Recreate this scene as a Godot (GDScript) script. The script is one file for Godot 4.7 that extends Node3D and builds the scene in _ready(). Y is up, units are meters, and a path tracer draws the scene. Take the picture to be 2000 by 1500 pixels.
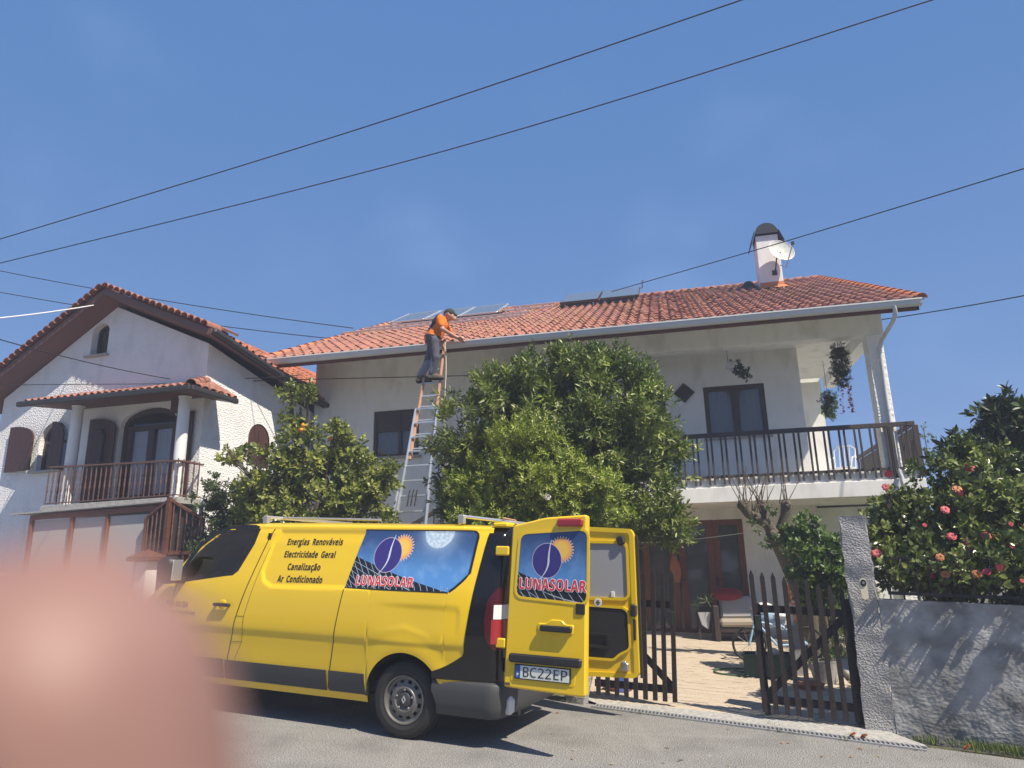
extends Node3D
# A street scene: a yellow van with open rear doors before a white house with a tiled roof, a worker on a ladder, a neighbour's gabled house,
# trees, a picket gate and a granite wall. Metres, y up. The road falls five in a hundred along the van.

const ROAD_DIP := 0.05
const WHEEL := Vector3(-1.047, 0.0, -7.158)      # where the van's near rear wheel stands
const HOUSE := Vector3(3.94, 0.0, -15.01)       # foot of the terrace doors
const NEIGHBOUR := Vector3(-7.073, 0.147, -12.94)
const GATE := Vector3(0.83, 0.0, -9.19)

var M := {}
var taken := {}
var rng := RandomNumberGenerator.new()
var t_road := Vector3(cos(deg_to_rad(23.0)), 0, sin(deg_to_rad(23.0)))
var n_gate := Vector3(-sin(deg_to_rad(24.0)), 0, cos(deg_to_rad(24.0)))
var t_gate := Vector3(cos(deg_to_rad(24.0)), 0, sin(deg_to_rad(24.0)))


# ---------------------------------------------------------------- mesh builder
class MB:
	var v := PackedVector3Array()
	var n := PackedVector3Array()
	var uv := PackedVector2Array()
	var c := PackedColorArray()
	var idx := PackedInt32Array()
	var col := Color(1, 1, 1)
	var xf := Transform3D()

	func put(p: Vector3, nn: Vector3, u := Vector2.ZERO) -> int:
		v.append(xf * p)
		n.append((xf.basis * nn).normalized())
		uv.append(u)
		c.append(col)
		return v.size() - 1

	func tri(a: int, b: int, d: int) -> void:
		# turned so that the front is on the side of the normals
		var f := (v[d] - v[a]).cross(v[b] - v[a])
		if f.dot(n[a] + n[b] + n[d]) < 0.0:
			idx.append_array(PackedInt32Array([a, d, b]))
		else:
			idx.append_array(PackedInt32Array([a, b, d]))

	func quad(a: Vector3, b: Vector3, d: Vector3, e: Vector3, out_dir := Vector3.ZERO, uvs := []) -> void:
		var nn := (d - a).cross(b - a)
		if nn.length() < 1e-12:
			nn = (e - a).cross(d - a)
		nn = nn.normalized()
		if out_dir != Vector3.ZERO and nn.dot(out_dir) < 0.0:
			nn = -nn
		var i := put(a, nn, uvs[0] if uvs else Vector2(0, 0))
		var j := put(b, nn, uvs[1] if uvs else Vector2(1, 0))
		var k := put(d, nn, uvs[2] if uvs else Vector2(1, 1))
		var l := put(e, nn, uvs[3] if uvs else Vector2(0, 1))
		tri(i, j, k)
		tri(i, k, l)

	func tri3(a: Vector3, b: Vector3, d: Vector3, out_dir := Vector3.ZERO) -> void:
		var nn := (d - a).cross(b - a).normalized()
		if out_dir != Vector3.ZERO and nn.dot(out_dir) < 0.0:
			nn = -nn
		tri(put(a, nn), put(b, nn), put(d, nn))

	func box(at: Vector3, size: Vector3, bev := 0.004, basis := Basis()) -> void:
		var keep := xf
		xf = xf * Transform3D(basis, at)
		var h := size * 0.5
		bev = minf(bev, minf(h.x, minf(h.y, h.z)) * 0.6)
		if bev <= 0.0005:
			for s in [-1.0, 1.0]:
				quad(Vector3(s * h.x, -h.y, -h.z), Vector3(s * h.x, h.y, -h.z), Vector3(s * h.x, h.y, h.z), Vector3(s * h.x, -h.y, h.z), Vector3(s, 0, 0))
				quad(Vector3(-h.x, s * h.y, -h.z), Vector3(h.x, s * h.y, -h.z), Vector3(h.x, s * h.y, h.z), Vector3(-h.x, s * h.y, h.z), Vector3(0, s, 0))
				quad(Vector3(-h.x, -h.y, s * h.z), Vector3(h.x, -h.y, s * h.z), Vector3(h.x, h.y, s * h.z), Vector3(-h.x, h.y, s * h.z), Vector3(0, 0, s))
			xf = keep
			return
		var cx := func(a, b, d): return Vector3(a * h.x, b * (h.y - bev), d * (h.z - bev))
		var cy := func(a, b, d): return Vector3(a * (h.x - bev), b * h.y, d * (h.z - bev))
		var cz := func(a, b, d): return Vector3(a * (h.x - bev), b * (h.y - bev), d * h.z)
		for s in [-1.0, 1.0]:
			quad(cx.call(s, -1, -1), cx.call(s, 1, -1), cx.call(s, 1, 1), cx.call(s, -1, 1), Vector3(s, 0, 0))
			quad(cy.call(-1, s, -1), cy.call(1, s, -1), cy.call(1, s, 1), cy.call(-1, s, 1), Vector3(0, s, 0))
			quad(cz.call(-1, -1, s), cz.call(1, -1, s), cz.call(1, 1, s), cz.call(-1, 1, s), Vector3(0, 0, s))
			for r in [-1.0, 1.0]:
				quad(cx.call(s, r, -1), cx.call(s, r, 1), cy.call(s, r, 1), cy.call(s, r, -1), Vector3(s, r, 0))
				quad(cx.call(s, -1, r), cx.call(s, 1, r), cz.call(s, 1, r), cz.call(s, -1, r), Vector3(s, 0, r))
				quad(cy.call(-1, s, r), cy.call(1, s, r), cz.call(1, s, r), cz.call(-1, s, r), Vector3(0, s, r))
				for q in [-1.0, 1.0]:
					tri3(cx.call(s, r, q), cy.call(s, r, q), cz.call(s, r, q), Vector3(s, r, q))
		xf = keep

	func bar(a: Vector3, b: Vector3, w: float, h: float, side := Vector3.UP, bev := 0.003) -> void:
		# a straight bar from a to b, w wide across and h along «side»
		var z := (b - a).normalized()
		var y := (side - z * side.dot(z)).normalized()
		if y.length() < 0.5:
			y = Vector3.RIGHT
			y = (y - z * y.dot(z)).normalized()
		box((a + b) * 0.5, Vector3(w, h, (b - a).length()), bev, Basis(y.cross(z), y, z))

	func tube(pts: Array, r0: float, r1 := -1.0, sides := 8, caps := true, radii := []) -> void:
		if r1 < 0.0:
			r1 = r0
		var count := pts.size()
		var last := Vector3.ZERO
		var first := v.size()
		for i in count:
			var d: Vector3 = (pts[mini(i + 1, count - 1)] - pts[maxi(i - 1, 0)]).normalized()
			var a := last - d * last.dot(d)
			if a.length() < 0.01:
				a = d.cross(Vector3.UP if absf(d.y) < 0.9 else Vector3.RIGHT)
			a = a.normalized()
			last = a
			var b := d.cross(a)
			var r: float = radii[i] if radii else lerpf(r0, r1, float(i) / maxf(count - 1, 1))
			for k in sides + 1:
				var w := TAU * k / sides
				var o := a * cos(w) + b * sin(w)
				put(pts[i] + o * r, o, Vector2(float(k) / sides, float(i)))
		for i in count - 1:
			for k in sides:
				var q := first + i * (sides + 1) + k
				tri(q, q + 1, q + sides + 2)
				tri(q, q + sides + 2, q + sides + 1)
		if caps:
			for e in [0, count - 1]:
				var d: Vector3 = (pts[0] - pts[1]) if e == 0 else (pts[count - 1] - pts[count - 2])
				var m := put(pts[e], d)
				var ring := []
				for k in sides:
					var inv := xf.affine_inverse()
					ring.append(put(inv * v[first + e * (sides + 1) + k], d))
				for k in sides:
					tri(m, ring[k], ring[(k + 1) % sides])

	func lathe(profile: Array, sides := 24, axis := Basis(), at := Vector3.ZERO) -> void:
		# profile of Vector2(radius, height), spun about the y of «axis»
		var keep := xf
		xf = xf * Transform3D(axis, at)
		for i in profile.size() - 1:
			var p: Vector2 = profile[i]
			var q: Vector2 = profile[i + 1]
			if p.distance_to(q) < 1e-6:
				continue
			var nn := Vector2(q.y - p.y, -(q.x - p.x)).normalized()
			var first := v.size()
			for k in sides + 1:
				var w := TAU * k / sides
				var o := Vector3(cos(w), 0, sin(w))
				var m := o * nn.x + Vector3(0, nn.y, 0)
				put(o * p.x + Vector3(0, p.y, 0), m, Vector2(float(k) / sides, 0))
				put(o * q.x + Vector3(0, q.y, 0), m, Vector2(float(k) / sides, 1))
			for k in sides:
				var a := first + k * 2
				tri(a, a + 2, a + 3)
				tri(a, a + 3, a + 1)
		xf = keep

	func prism(poly: PackedVector2Array, z0: float, z1: float, uvs := false) -> void:
		# a polygon in x and y, extruded from z0 to z1
		var t := Geometry2D.triangulate_polygon(poly)
		var lo := poly[0]
		var hi := poly[0]
		for p in poly:
			lo = lo.min(p)
			hi = hi.max(p)
		for s in [[z0, -1.0], [z1, 1.0]]:
			var first := v.size()
			for p in poly:
				put(Vector3(p.x, p.y, s[0]), Vector3(0, 0, s[1] * signf(z1 - z0)), Vector2((p.x - lo.x) / (hi.x - lo.x), (hi.y - p.y) / (hi.y - lo.y)) if uvs else Vector2.ZERO)
			for i in range(0, t.size(), 3):
				tri(first + t[i], first + t[i + 1], first + t[i + 2])
		var cw := Geometry2D.is_polygon_clockwise(poly)
		for i in poly.size():
			var a := poly[i]
			var b := poly[(i + 1) % poly.size()]
			var o := Vector3(b.y - a.y, a.x - b.x, 0) * (-1.0 if cw else 1.0)
			quad(Vector3(a.x, a.y, z0), Vector3(b.x, b.y, z0), Vector3(b.x, b.y, z1), Vector3(a.x, a.y, z1), o)

	func grid(rows: Array, flip := false, wrap := false) -> void:
		# rows of points, smooth; normals from the neighbours
		var h := rows.size()
		var w: int = rows[0].size()
		var first := v.size()
		for i in h:
			for j in w:
				var i0 := maxi(i - 1, 0)
				var i1 := mini(i + 1, h - 1)
				var j0 := maxi(j - 1, 0)
				var j1 := mini(j + 1, w - 1)
				if wrap:
					j0 = (j - 1 + w - 1) % (w - 1)
					j1 = (j + 1) % (w - 1)
				var nn: Vector3 = (rows[i1][j] - rows[i0][j]).cross(rows[i][j1] - rows[i][j0])
				put(rows[i][j], -nn if flip else nn, Vector2(float(j) / (w - 1), float(i) / (h - 1)))
		for i in h - 1:
			for j in w - 1:
				var a := first + i * w + j
				tri(a, a + 1, a + w + 1)
				tri(a, a + w + 1, a + w)

	func ball(at: Vector3, r: Vector3, rings := 6, sides := 10) -> void:
		var rows := []
		for i in rings + 1:
			var a := PI * i / rings
			var row := []
			for k in sides + 1:
				var w := TAU * k / sides
				row.append([Vector3(sin(a) * cos(w), cos(a), sin(a) * sin(w))])
			rows.append(row)
		var first := v.size()
		for row in rows:
			for o in row:
				put(at + o[0] * r, o[0] / r)
		for i in rings:
			for k in sides:
				var a := first + i * (sides + 1) + k
				tri(a, a + 1, a + sides + 2)
				tri(a, a + sides + 2, a + sides + 1)

	func mesh(tangents := false) -> ArrayMesh:
		var arr := []
		arr.resize(Mesh.ARRAY_MAX)
		arr[Mesh.ARRAY_VERTEX] = v
		arr[Mesh.ARRAY_NORMAL] = n
		arr[Mesh.ARRAY_TEX_UV] = uv
		arr[Mesh.ARRAY_COLOR] = c
		arr[Mesh.ARRAY_INDEX] = idx
		var m := ArrayMesh.new()
		m.add_surface_from_arrays(Mesh.PRIMITIVE_TRIANGLES, arr)
		return m


# ---------------------------------------------------------------- naming
func numbered(called: String, parent: Node) -> String:
	var key := "%d/%s" % [parent.get_instance_id(), called]
	var k: int = taken.get(key, 0)
	taken[key] = k + 1
	return called if k == 0 else "%s_%03d" % [called, k]


func put(called: String, what, material: Material, parent: Node = self, place := Transform3D()) -> MeshInstance3D:
	var o := MeshInstance3D.new()
	o.name = numbered(called, parent)
	o.mesh = what.mesh() if what is MB else what
	o.material_override = material
	o.transform = place
	parent.add_child(o)
	return o


func thing(called: String, label: String, category: String, at := Vector3.ZERO, turn := 0.0, group := "") -> Node3D:
	var o := Node3D.new()
	o.name = numbered(called, self)
	add_child(o)
	o.position = at
	o.rotation_degrees.y = turn
	tag(o, label, category, group)
	return o


func tag(o: Node, label: String, category: String, group := "") -> Node:
	o.set_meta("label", label)
	o.set_meta("category", category)
	if group:
		o.set_meta("group", group)
	return o


func kind(o: Node, k: String) -> Node:
	o.set_meta("kind", k)
	return o


func scatter(called: String, mesh: Mesh, material: Material, where: Array, tints: Array, parent: Node) -> MultiMeshInstance3D:
	var mm := MultiMesh.new()
	mm.transform_format = MultiMesh.TRANSFORM_3D
	mm.use_colors = true
	mm.mesh = mesh
	mm.instance_count = where.size()
	for i in where.size():
		mm.set_instance_transform(i, where[i])
		mm.set_instance_color(i, tints[i])
	var o := MultiMeshInstance3D.new()
	o.name = numbered(called, parent)
	o.multimesh = mm
	o.material_override = material
	parent.add_child(o)
	o.set_meta("kind", "stuff")
	return o


# ---------------------------------------------------------------- materials
func mat(called: String, c: Color, rough := 0.8, metal := 0.0) -> StandardMaterial3D:
	var m := StandardMaterial3D.new()
	m.resource_name = called
	m.albedo_color = c.linear_to_srgb()
	m.roughness = rough
	m.metallic = metal
	M[called] = m
	return m


func noise(freq: float, kind_of := FastNoiseLite.TYPE_SIMPLEX_SMOOTH, octaves := 4, seed_ := 1, size := 512) -> NoiseTexture2D:
	var f := FastNoiseLite.new()
	f.noise_type = kind_of
	f.frequency = freq
	f.fractal_octaves = octaves
	f.seed = seed_
	var t := NoiseTexture2D.new()
	t.noise = f
	t.width = size
	t.height = size
	t.seamless = true
	return t


func ramp(stops: Array) -> Gradient:
	# stops of [offset, linear colour]
	var g := Gradient.new()
	var o := PackedFloat32Array()
	var c := PackedColorArray()
	for s in stops:
		o.append(s[0])
		c.append((s[1] as Color).linear_to_srgb())
	g.offsets = o
	g.colors = c
	return g


func mottled(m: StandardMaterial3D, stops: Array, freq: float, scale: float, octaves := 5, seed_ := 3, world := true, type := FastNoiseLite.TYPE_SIMPLEX_SMOOTH, size := 512) -> void:
	var t := noise(freq, type, octaves, seed_, size)
	t.color_ramp = ramp(stops)
	m.albedo_color = Color.WHITE
	m.albedo_texture = t
	m.uv1_triplanar = true
	m.uv1_world_triplanar = world
	m.uv1_scale = Vector3.ONE * scale


func relief(m: StandardMaterial3D, tex: Texture2D, cm: float, scale := -1.0, world := true) -> void:
	m.heightmap_enabled = true
	m.heightmap_texture = tex
	m.heightmap_scale = cm
	if scale > 0.0:
		m.uv1_triplanar = true
		m.uv1_world_triplanar = world
		m.uv1_scale = Vector3.ONE * scale


func weather(m: StandardMaterial3D, stops: Array, freq: float, scale: float, seed_: int, tall := 1.0) -> void:
	# broad stains multiplied over a surface, on their own scale
	var t := noise(freq, FastNoiseLite.TYPE_SIMPLEX_SMOOTH, 6, seed_)
	t.color_ramp = ramp(stops)
	m.detail_enabled = true
	m.detail_blend_mode = BaseMaterial3D.BLEND_MODE_MUL
	m.detail_uv_layer = BaseMaterial3D.DETAIL_UV_2
	m.detail_albedo = t
	m.uv2_triplanar = true
	m.uv2_world_triplanar = true
	m.uv2_scale = Vector3(scale, scale * tall, scale)


func grey(x: float) -> Color:
	return Color(x, x, x)


func make_materials() -> void:
	var m := mat("asphalt", grey(0.2), 0.92)
	mottled(m, [[0.0, Color(0.09, 0.088, 0.085)], [0.42, Color(0.235, 0.23, 0.22)], [0.55, Color(0.30, 0.293, 0.28)], [1.0, Color(0.56, 0.55, 0.53)]], 0.12, 0.45, 3, 3, true, FastNoiseLite.TYPE_SIMPLEX_SMOOTH, 1024)
	relief(m, noise(0.14, FastNoiseLite.TYPE_SIMPLEX_SMOOTH, 3, 9, 1024), 1.6)
	weather(m, [[0.0, grey(0.7)], [0.4, grey(0.93)], [0.55, grey(1.0)], [1.0, grey(0.86)]], 0.012, 0.16, 91)
	m = mat("soil", grey(0.1), 0.95)
	mottled(m, [[0.0, Color(0.05, 0.045, 0.03)], [0.5, Color(0.10, 0.10, 0.05)], [1.0, Color(0.17, 0.15, 0.09)]], 0.03, 0.5)
	m = mat("plaster", Color(0.86, 0.855, 0.835), 0.9)
	relief(m, noise(0.09, FastNoiseLite.TYPE_SIMPLEX_SMOOTH, 4, 4), 0.35, 1.3)
	weather(m, [[0.0, Color(0.78, 0.76, 0.72)], [0.35, grey(0.95)], [0.5, grey(1.0)], [1.0, Color(0.93, 0.92, 0.9)]], 0.012, 0.35, 92, 0.35)
	m = mat("rough_plaster", Color(0.85, 0.84, 0.82), 0.9)
	relief(m, noise(0.03, FastNoiseLite.TYPE_CELLULAR, 2, 5), 1.6, 1.1)
	m = mat("stucco", Color(0.87, 0.87, 0.87), 0.92)
	relief(m, noise(0.045, FastNoiseLite.TYPE_SIMPLEX_SMOOTH, 3, 6), 2.2, 1.15)
	weather(m, [[0.0, Color(0.82, 0.81, 0.79)], [0.35, grey(0.96)], [0.5, grey(1.0)], [1.0, Color(0.95, 0.95, 0.95)]], 0.012, 0.35, 93, 0.35)
	m = mat("concrete", grey(0.4), 0.9)
	mottled(m, [[0.0, grey(0.24)], [0.5, Color(0.38, 0.37, 0.35)], [1.0, Color(0.52, 0.51, 0.48)]], 0.03, 0.9)
	relief(m, noise(0.12, FastNoiseLite.TYPE_SIMPLEX_SMOOTH, 4, 11), 0.5)
	m = mat("granite", grey(0.33), 0.85)
	mottled(m, [[0.0, grey(0.07)], [0.38, grey(0.22)], [0.52, Color(0.34, 0.34, 0.345)], [0.7, Color(0.46, 0.46, 0.47)], [1.0, grey(0.7)]], 0.16, 1.2, 3, 21)
	relief(m, noise(0.06, FastNoiseLite.TYPE_SIMPLEX_SMOOTH, 5, 22), 1.6)
	m = mat("rendered_wall", grey(0.24), 0.95)
	mottled(m, [[0.0, grey(0.10)], [0.36, Color(0.22, 0.22, 0.215)], [0.55, Color(0.36, 0.36, 0.355)], [1.0, grey(0.52)]], 0.010, 0.42, 6, 31)
	relief(m, noise(0.11, FastNoiseLite.TYPE_SIMPLEX_SMOOTH, 4, 32), 0.8)
	for k in 5:
		m = mat("tile_%d" % k, grey(0.3), 0.85)
		var c: Color = [Color(0.385, 0.17, 0.118), Color(0.36, 0.157, 0.11), Color(0.41, 0.185, 0.132), Color(0.33, 0.147, 0.107), Color(0.39, 0.18, 0.13)][k]
		mottled(m, [[0.0, Color(0.10, 0.09, 0.06)], [0.22, c * 0.72], [0.5, c], [1.0, c * 1.25]], 0.03, 1.7, 4, 40 + k)
		if k == 0:
			weather(m, [[0.0, grey(0.55)], [0.4, grey(0.92)], [0.55, grey(1.0)], [1.0, Color(1.0, 0.9, 0.85)]], 0.01, 0.22, 94)
		else:
			var first: StandardMaterial3D = M.tile_0
			copy_weather(first, m)
	m = mat("tile_mass", Color.WHITE, 0.85)
	mottled(m, [[0.0, Color(0.3, 0.34, 0.32)], [0.22, grey(0.72)], [0.5, grey(0.93)], [1.0, grey(1.0)]], 0.03, 1.7, 4, 46)
	copy_weather(M.tile_0, m)
	m.vertex_color_use_as_albedo = true
	mat("ridge_tile", Color(0.58, 0.2, 0.08), 0.8)
	m = mat("old_tile", grey(0.3), 0.85)
	mottled(m, [[0.0, Color(0.1, 0.05, 0.03)], [0.4, Color(0.4, 0.13, 0.06)], [0.6, Color(0.5, 0.18, 0.08)], [1.0, Color(0.62, 0.27, 0.12)]], 0.03, 1.4, 5, 47)
	m.vertex_color_use_as_albedo = true
	m = mat("dark_tile", Color(0.16, 0.07, 0.05), 0.85)
	mat("brown_board", Color(0.13, 0.045, 0.03), 0.7)
	mat("dark_board", Color(0.045, 0.032, 0.03), 0.6)
	m = mat("brown_wood", grey(0.1), 0.55)
	mottled(m, [[0.0, Color(0.06, 0.02, 0.012)], [0.5, Color(0.12, 0.045, 0.024)], [1.0, Color(0.19, 0.075, 0.038)]], 0.02, 2.0, 5, 51)
	m = mat("door_wood", grey(0.1), 0.5)
	mottled(m, [[0.0, Color(0.10, 0.032, 0.014)], [0.5, Color(0.17, 0.058, 0.025)], [1.0, Color(0.24, 0.09, 0.04)]], 0.02, 2.0, 5, 52)
	m = mat("weathered_wood", grey(0.1), 0.85)
	mottled(m, [[0.0, Color(0.02, 0.017, 0.017)], [0.45, Color(0.048, 0.040, 0.039)], [0.75, Color(0.075, 0.064, 0.062)], [1.0, Color(0.2, 0.18, 0.17)]], 0.05, 2.0, 5, 53)
	m = mat("gate_wood", grey(0.06), 0.8)
	mottled(m, [[0.0, Color(0.006, 0.005, 0.005)], [0.5, Color(0.014, 0.0105, 0.0105)], [0.74, Color(0.03, 0.016, 0.014)], [1.0, Color(0.11, 0.05, 0.04)]], 0.025, 2.0, 5, 54)
	m = mat("shutter", grey(0.06), 0.6)
	mottled(m, [[0.0, Color(0.04, 0.017, 0.014)], [0.5, Color(0.068, 0.028, 0.022)], [1.0, Color(0.095, 0.042, 0.032)]], 0.02, 1.4, 4, 55)
	mat("baluster_wood", Color(0.125, 0.062, 0.045), 0.55)
	mat("white_paint", grey(0.74), 0.55)
	m = mat("gutter", Color(0.62, 0.63, 0.64), 0.45)
	mat("dark_gutter", Color(0.035, 0.032, 0.032), 0.5)
	mat("dark_frame", Color(0.05, 0.03, 0.022), 0.5)
	mat("roller", Color(0.06, 0.045, 0.045), 0.6)
	mat("blind_cloth", Color(0.42, 0.41, 0.40), 0.9)
	mat("eave_brown", Color(0.15, 0.075, 0.06), 0.7)
	mat("curtain", Color(0.55, 0.56, 0.6), 0.9)
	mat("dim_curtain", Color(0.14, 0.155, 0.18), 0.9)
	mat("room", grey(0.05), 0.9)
	m = mat("glass", Color(0.2, 0.22, 0.24, 1), 0.03)
	m.transparency = BaseMaterial3D.TRANSPARENCY_ALPHA
	m.albedo_color.a = 0.25
	m = mat("dark_glass", Color(0.03, 0.035, 0.035, 1), 0.03)
	m.transparency = BaseMaterial3D.TRANSPARENCY_ALPHA
	m.albedo_color.a = 0.08
	m = mat("collector_glass", Color(0.13, 0.16, 0.18), 0.16)
	mat("aluminium", Color(0.72, 0.74, 0.76), 0.35, 0.7)
	mat("ladder_metal", Color(0.55, 0.6, 0.66), 0.4, 0.55)
	mat("ladder_wood", Color(0.5, 0.27, 0.17), 0.6)
	mat("steel", Color(0.45, 0.45, 0.46), 0.4, 0.8)
	mat("black_metal", grey(0.02), 0.5)
	m = mat("yellow_paint", Color(0.82, 0.55, 0.008), 0.32)
	m.clearcoat_enabled = true
	m.clearcoat = 0.6
	m.clearcoat_roughness = 0.08
	mat("yellow_inner", Color(0.76, 0.53, 0.01), 0.4)
	mat("cladding", Color(0.05, 0.052, 0.054), 0.6)
	mat("gloss_black", grey(0.008), 0.12)
	mat("black_plastic", grey(0.018), 0.5)
	mat("rubber", Color(0.024, 0.023, 0.022), 0.85)
	mat("rim_metal", Color(0.19, 0.185, 0.175), 0.5, 0.45)
	m = mat("red_lens", Color(0.30, 0.008, 0.012), 0.12)
	m.clearcoat_enabled = true
	mat("dark_red_lens", Color(0.06, 0.006, 0.008), 0.15)
	mat("clear_lens", grey(0.75), 0.12)
	mat("decal_black", grey(0.012), 0.5)
	mat("faded_print", Color(0.12, 0.10, 0.03), 0.6)
	mat("red_print", Color(0.66, 0.04, 0.055), 0.5)
	mat("white_print", grey(0.85), 0.5)
	mat("plate_white", Color(0.66, 0.70, 0.66), 0.45)
	mat("plate_blue", Color(0.02, 0.09, 0.36), 0.45)
	mat("film_grey", Color(0.33, 0.34, 0.37), 0.6)
	mat("inner_black", Color(0.016, 0.016, 0.017), 0.65)
	mat("seat_cloth", grey(0.02), 0.9)
	m = mat("leaf", Color.WHITE, 0.42)
	m.vertex_color_use_as_albedo = true
	m.backlight_enabled = true
	m.backlight = Color(0.45, 0.6, 0.12)
	m.metallic_specular = 0.5
	m = mat("glossy_leaf", Color.WHITE, 0.25)
	m.vertex_color_use_as_albedo = true
	m.backlight_enabled = true
	m.backlight = Color(0.25, 0.35, 0.06)
	m = mat("bark", grey(0.1), 0.95)
	mottled(m, [[0.0, Color(0.05, 0.04, 0.03)], [0.5, Color(0.13, 0.11, 0.08)], [0.75, Color(0.22, 0.19, 0.14)], [1.0, Color(0.13, 0.15, 0.06)]], 0.04, 2.0, 5, 61)
	relief(m, noise(0.06, FastNoiseLite.TYPE_SIMPLEX_SMOOTH, 4, 62), 2.0)
	mat("twig", Color(0.14, 0.10, 0.07), 0.9)
	m = mat("petal", Color.WHITE, 0.6)
	m.vertex_color_use_as_albedo = true
	m.backlight_enabled = true
	m.backlight = Color(0.5, 0.2, 0.2)
	mat("orange_fruit", Color(0.75, 0.26, 0.02), 0.5)
	m = mat("skin", Color(0.50, 0.27, 0.20), 0.55)
	m.subsurf_scatter_enabled = true
	m.subsurf_scatter_strength = 0.2
	m = mat("hand_skin", grey(0.5), 0.55)
	mottled(m, [[0.0, Color(0.22, 0.12, 0.10)], [0.5, Color(0.255, 0.142, 0.122)], [1.0, Color(0.28, 0.165, 0.142)]], 0.02, 30.0, 3, 63, false)
	mat("face_skin", Color(0.36, 0.17, 0.12), 0.6)
	mat("nail", Color(0.27, 0.155, 0.135), 0.45)
	m = mat("cloth", Color.WHITE, 0.9)
	m.vertex_color_use_as_albedo = true
	m = mat("tan_leather", grey(0.2), 0.8)
	m.vertex_color_use_as_albedo = true
	mat("rope", Color(0.6, 0.56, 0.46), 0.9)
	m = mat("paver", Color.WHITE, 0.9)
	mottled(m, [[0.0, grey(0.78)], [0.5, grey(0.92)], [1.0, grey(1.0)]], 0.04, 1.0, 5, 71)
	m.vertex_color_use_as_albedo = true
	for k in 3:
		m = mat("paver_%d" % k, grey(0.4), 0.9)
		var c: Color = [Color(0.48, 0.40, 0.31), Color(0.46, 0.39, 0.305), Color(0.49, 0.415, 0.325)][k]
		mottled(m, [[0.0, c * 0.8], [0.5, c], [1.0, c * 1.1]], 0.04, 1.0, 5, 72 + k)
	mat("mortar", Color(0.33, 0.27, 0.21), 0.95)
	m = mat("turf", grey(0.1), 0.95)
	mottled(m, [[0.0, Color(0.05, 0.07, 0.02)], [0.5, Color(0.09, 0.13, 0.03)], [1.0, Color(0.15, 0.18, 0.06)]], 0.05, 1.0, 5, 76)
	m = mat("blade", Color.WHITE, 0.7)
	m.vertex_color_use_as_albedo = true
	m.backlight_enabled = true
	m.backlight = Color(0.4, 0.5, 0.1)
	mat("grate", Color(0.42, 0.43, 0.44), 0.5, 0.5)
	mat("cable", grey(0.015), 0.7)
	mat("white_cable", grey(0.8), 0.6)
	mat("terracotta", Color(0.42, 0.15, 0.075), 0.8)
	mat("cream", Color(0.72, 0.66, 0.5), 0.6)
	mat("red_cloth", Color(0.26, 0.02, 0.03), 0.9)
	mat("grey_cloth", Color(0.42, 0.42, 0.45), 0.95)
	mat("beige_cloth", Color(0.34, 0.30, 0.24), 0.95)
	mat("blue_plastic", Color(0.12, 0.19, 0.62), 0.4)
	mat("pale_blue", Color(0.38, 0.55, 0.75), 0.4)
	mat("green_plastic", Color(0.012, 0.05, 0.038), 0.45)
	mat("hose", Color(0.05, 0.12, 0.05), 0.5)
	mat("dish", Color(0.5, 0.52, 0.5), 0.6)
	mat("dark_zinc", Color(0.012, 0.013, 0.02), 0.5)
	mat("pot_white", grey(0.55), 0.6)


func copy_weather(a: StandardMaterial3D, m: StandardMaterial3D) -> void:
	m.detail_enabled = true
	m.detail_blend_mode = a.detail_blend_mode
	m.detail_uv_layer = a.detail_uv_layer
	m.detail_albedo = a.detail_albedo
	m.uv2_triplanar = true
	m.uv2_world_triplanar = true
	m.uv2_scale = a.uv2_scale


func road_y(p: Vector3) -> float:
	return -ROAD_DIP * clampf((p - WHEEL).dot(t_road), -18.0, 14.0)


func yard_y(p: Vector3) -> float:
	return road_y(p) + 0.02 + 0.038 * maxf(-(p - GATE).dot(n_gate), 0.0)


func _ready() -> void:
	rng.seed = 7
	set_camera_and_light()
	make_materials()
	build_ground()
	build_house()
	build_neighbour_house()
	build_frontage()
	build_van()
	build_roof_things()
	build_ladder_and_worker()
	build_trees()
	build_yard_things()
	build_cables()
	build_small_litter()
	build_hand()


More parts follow.
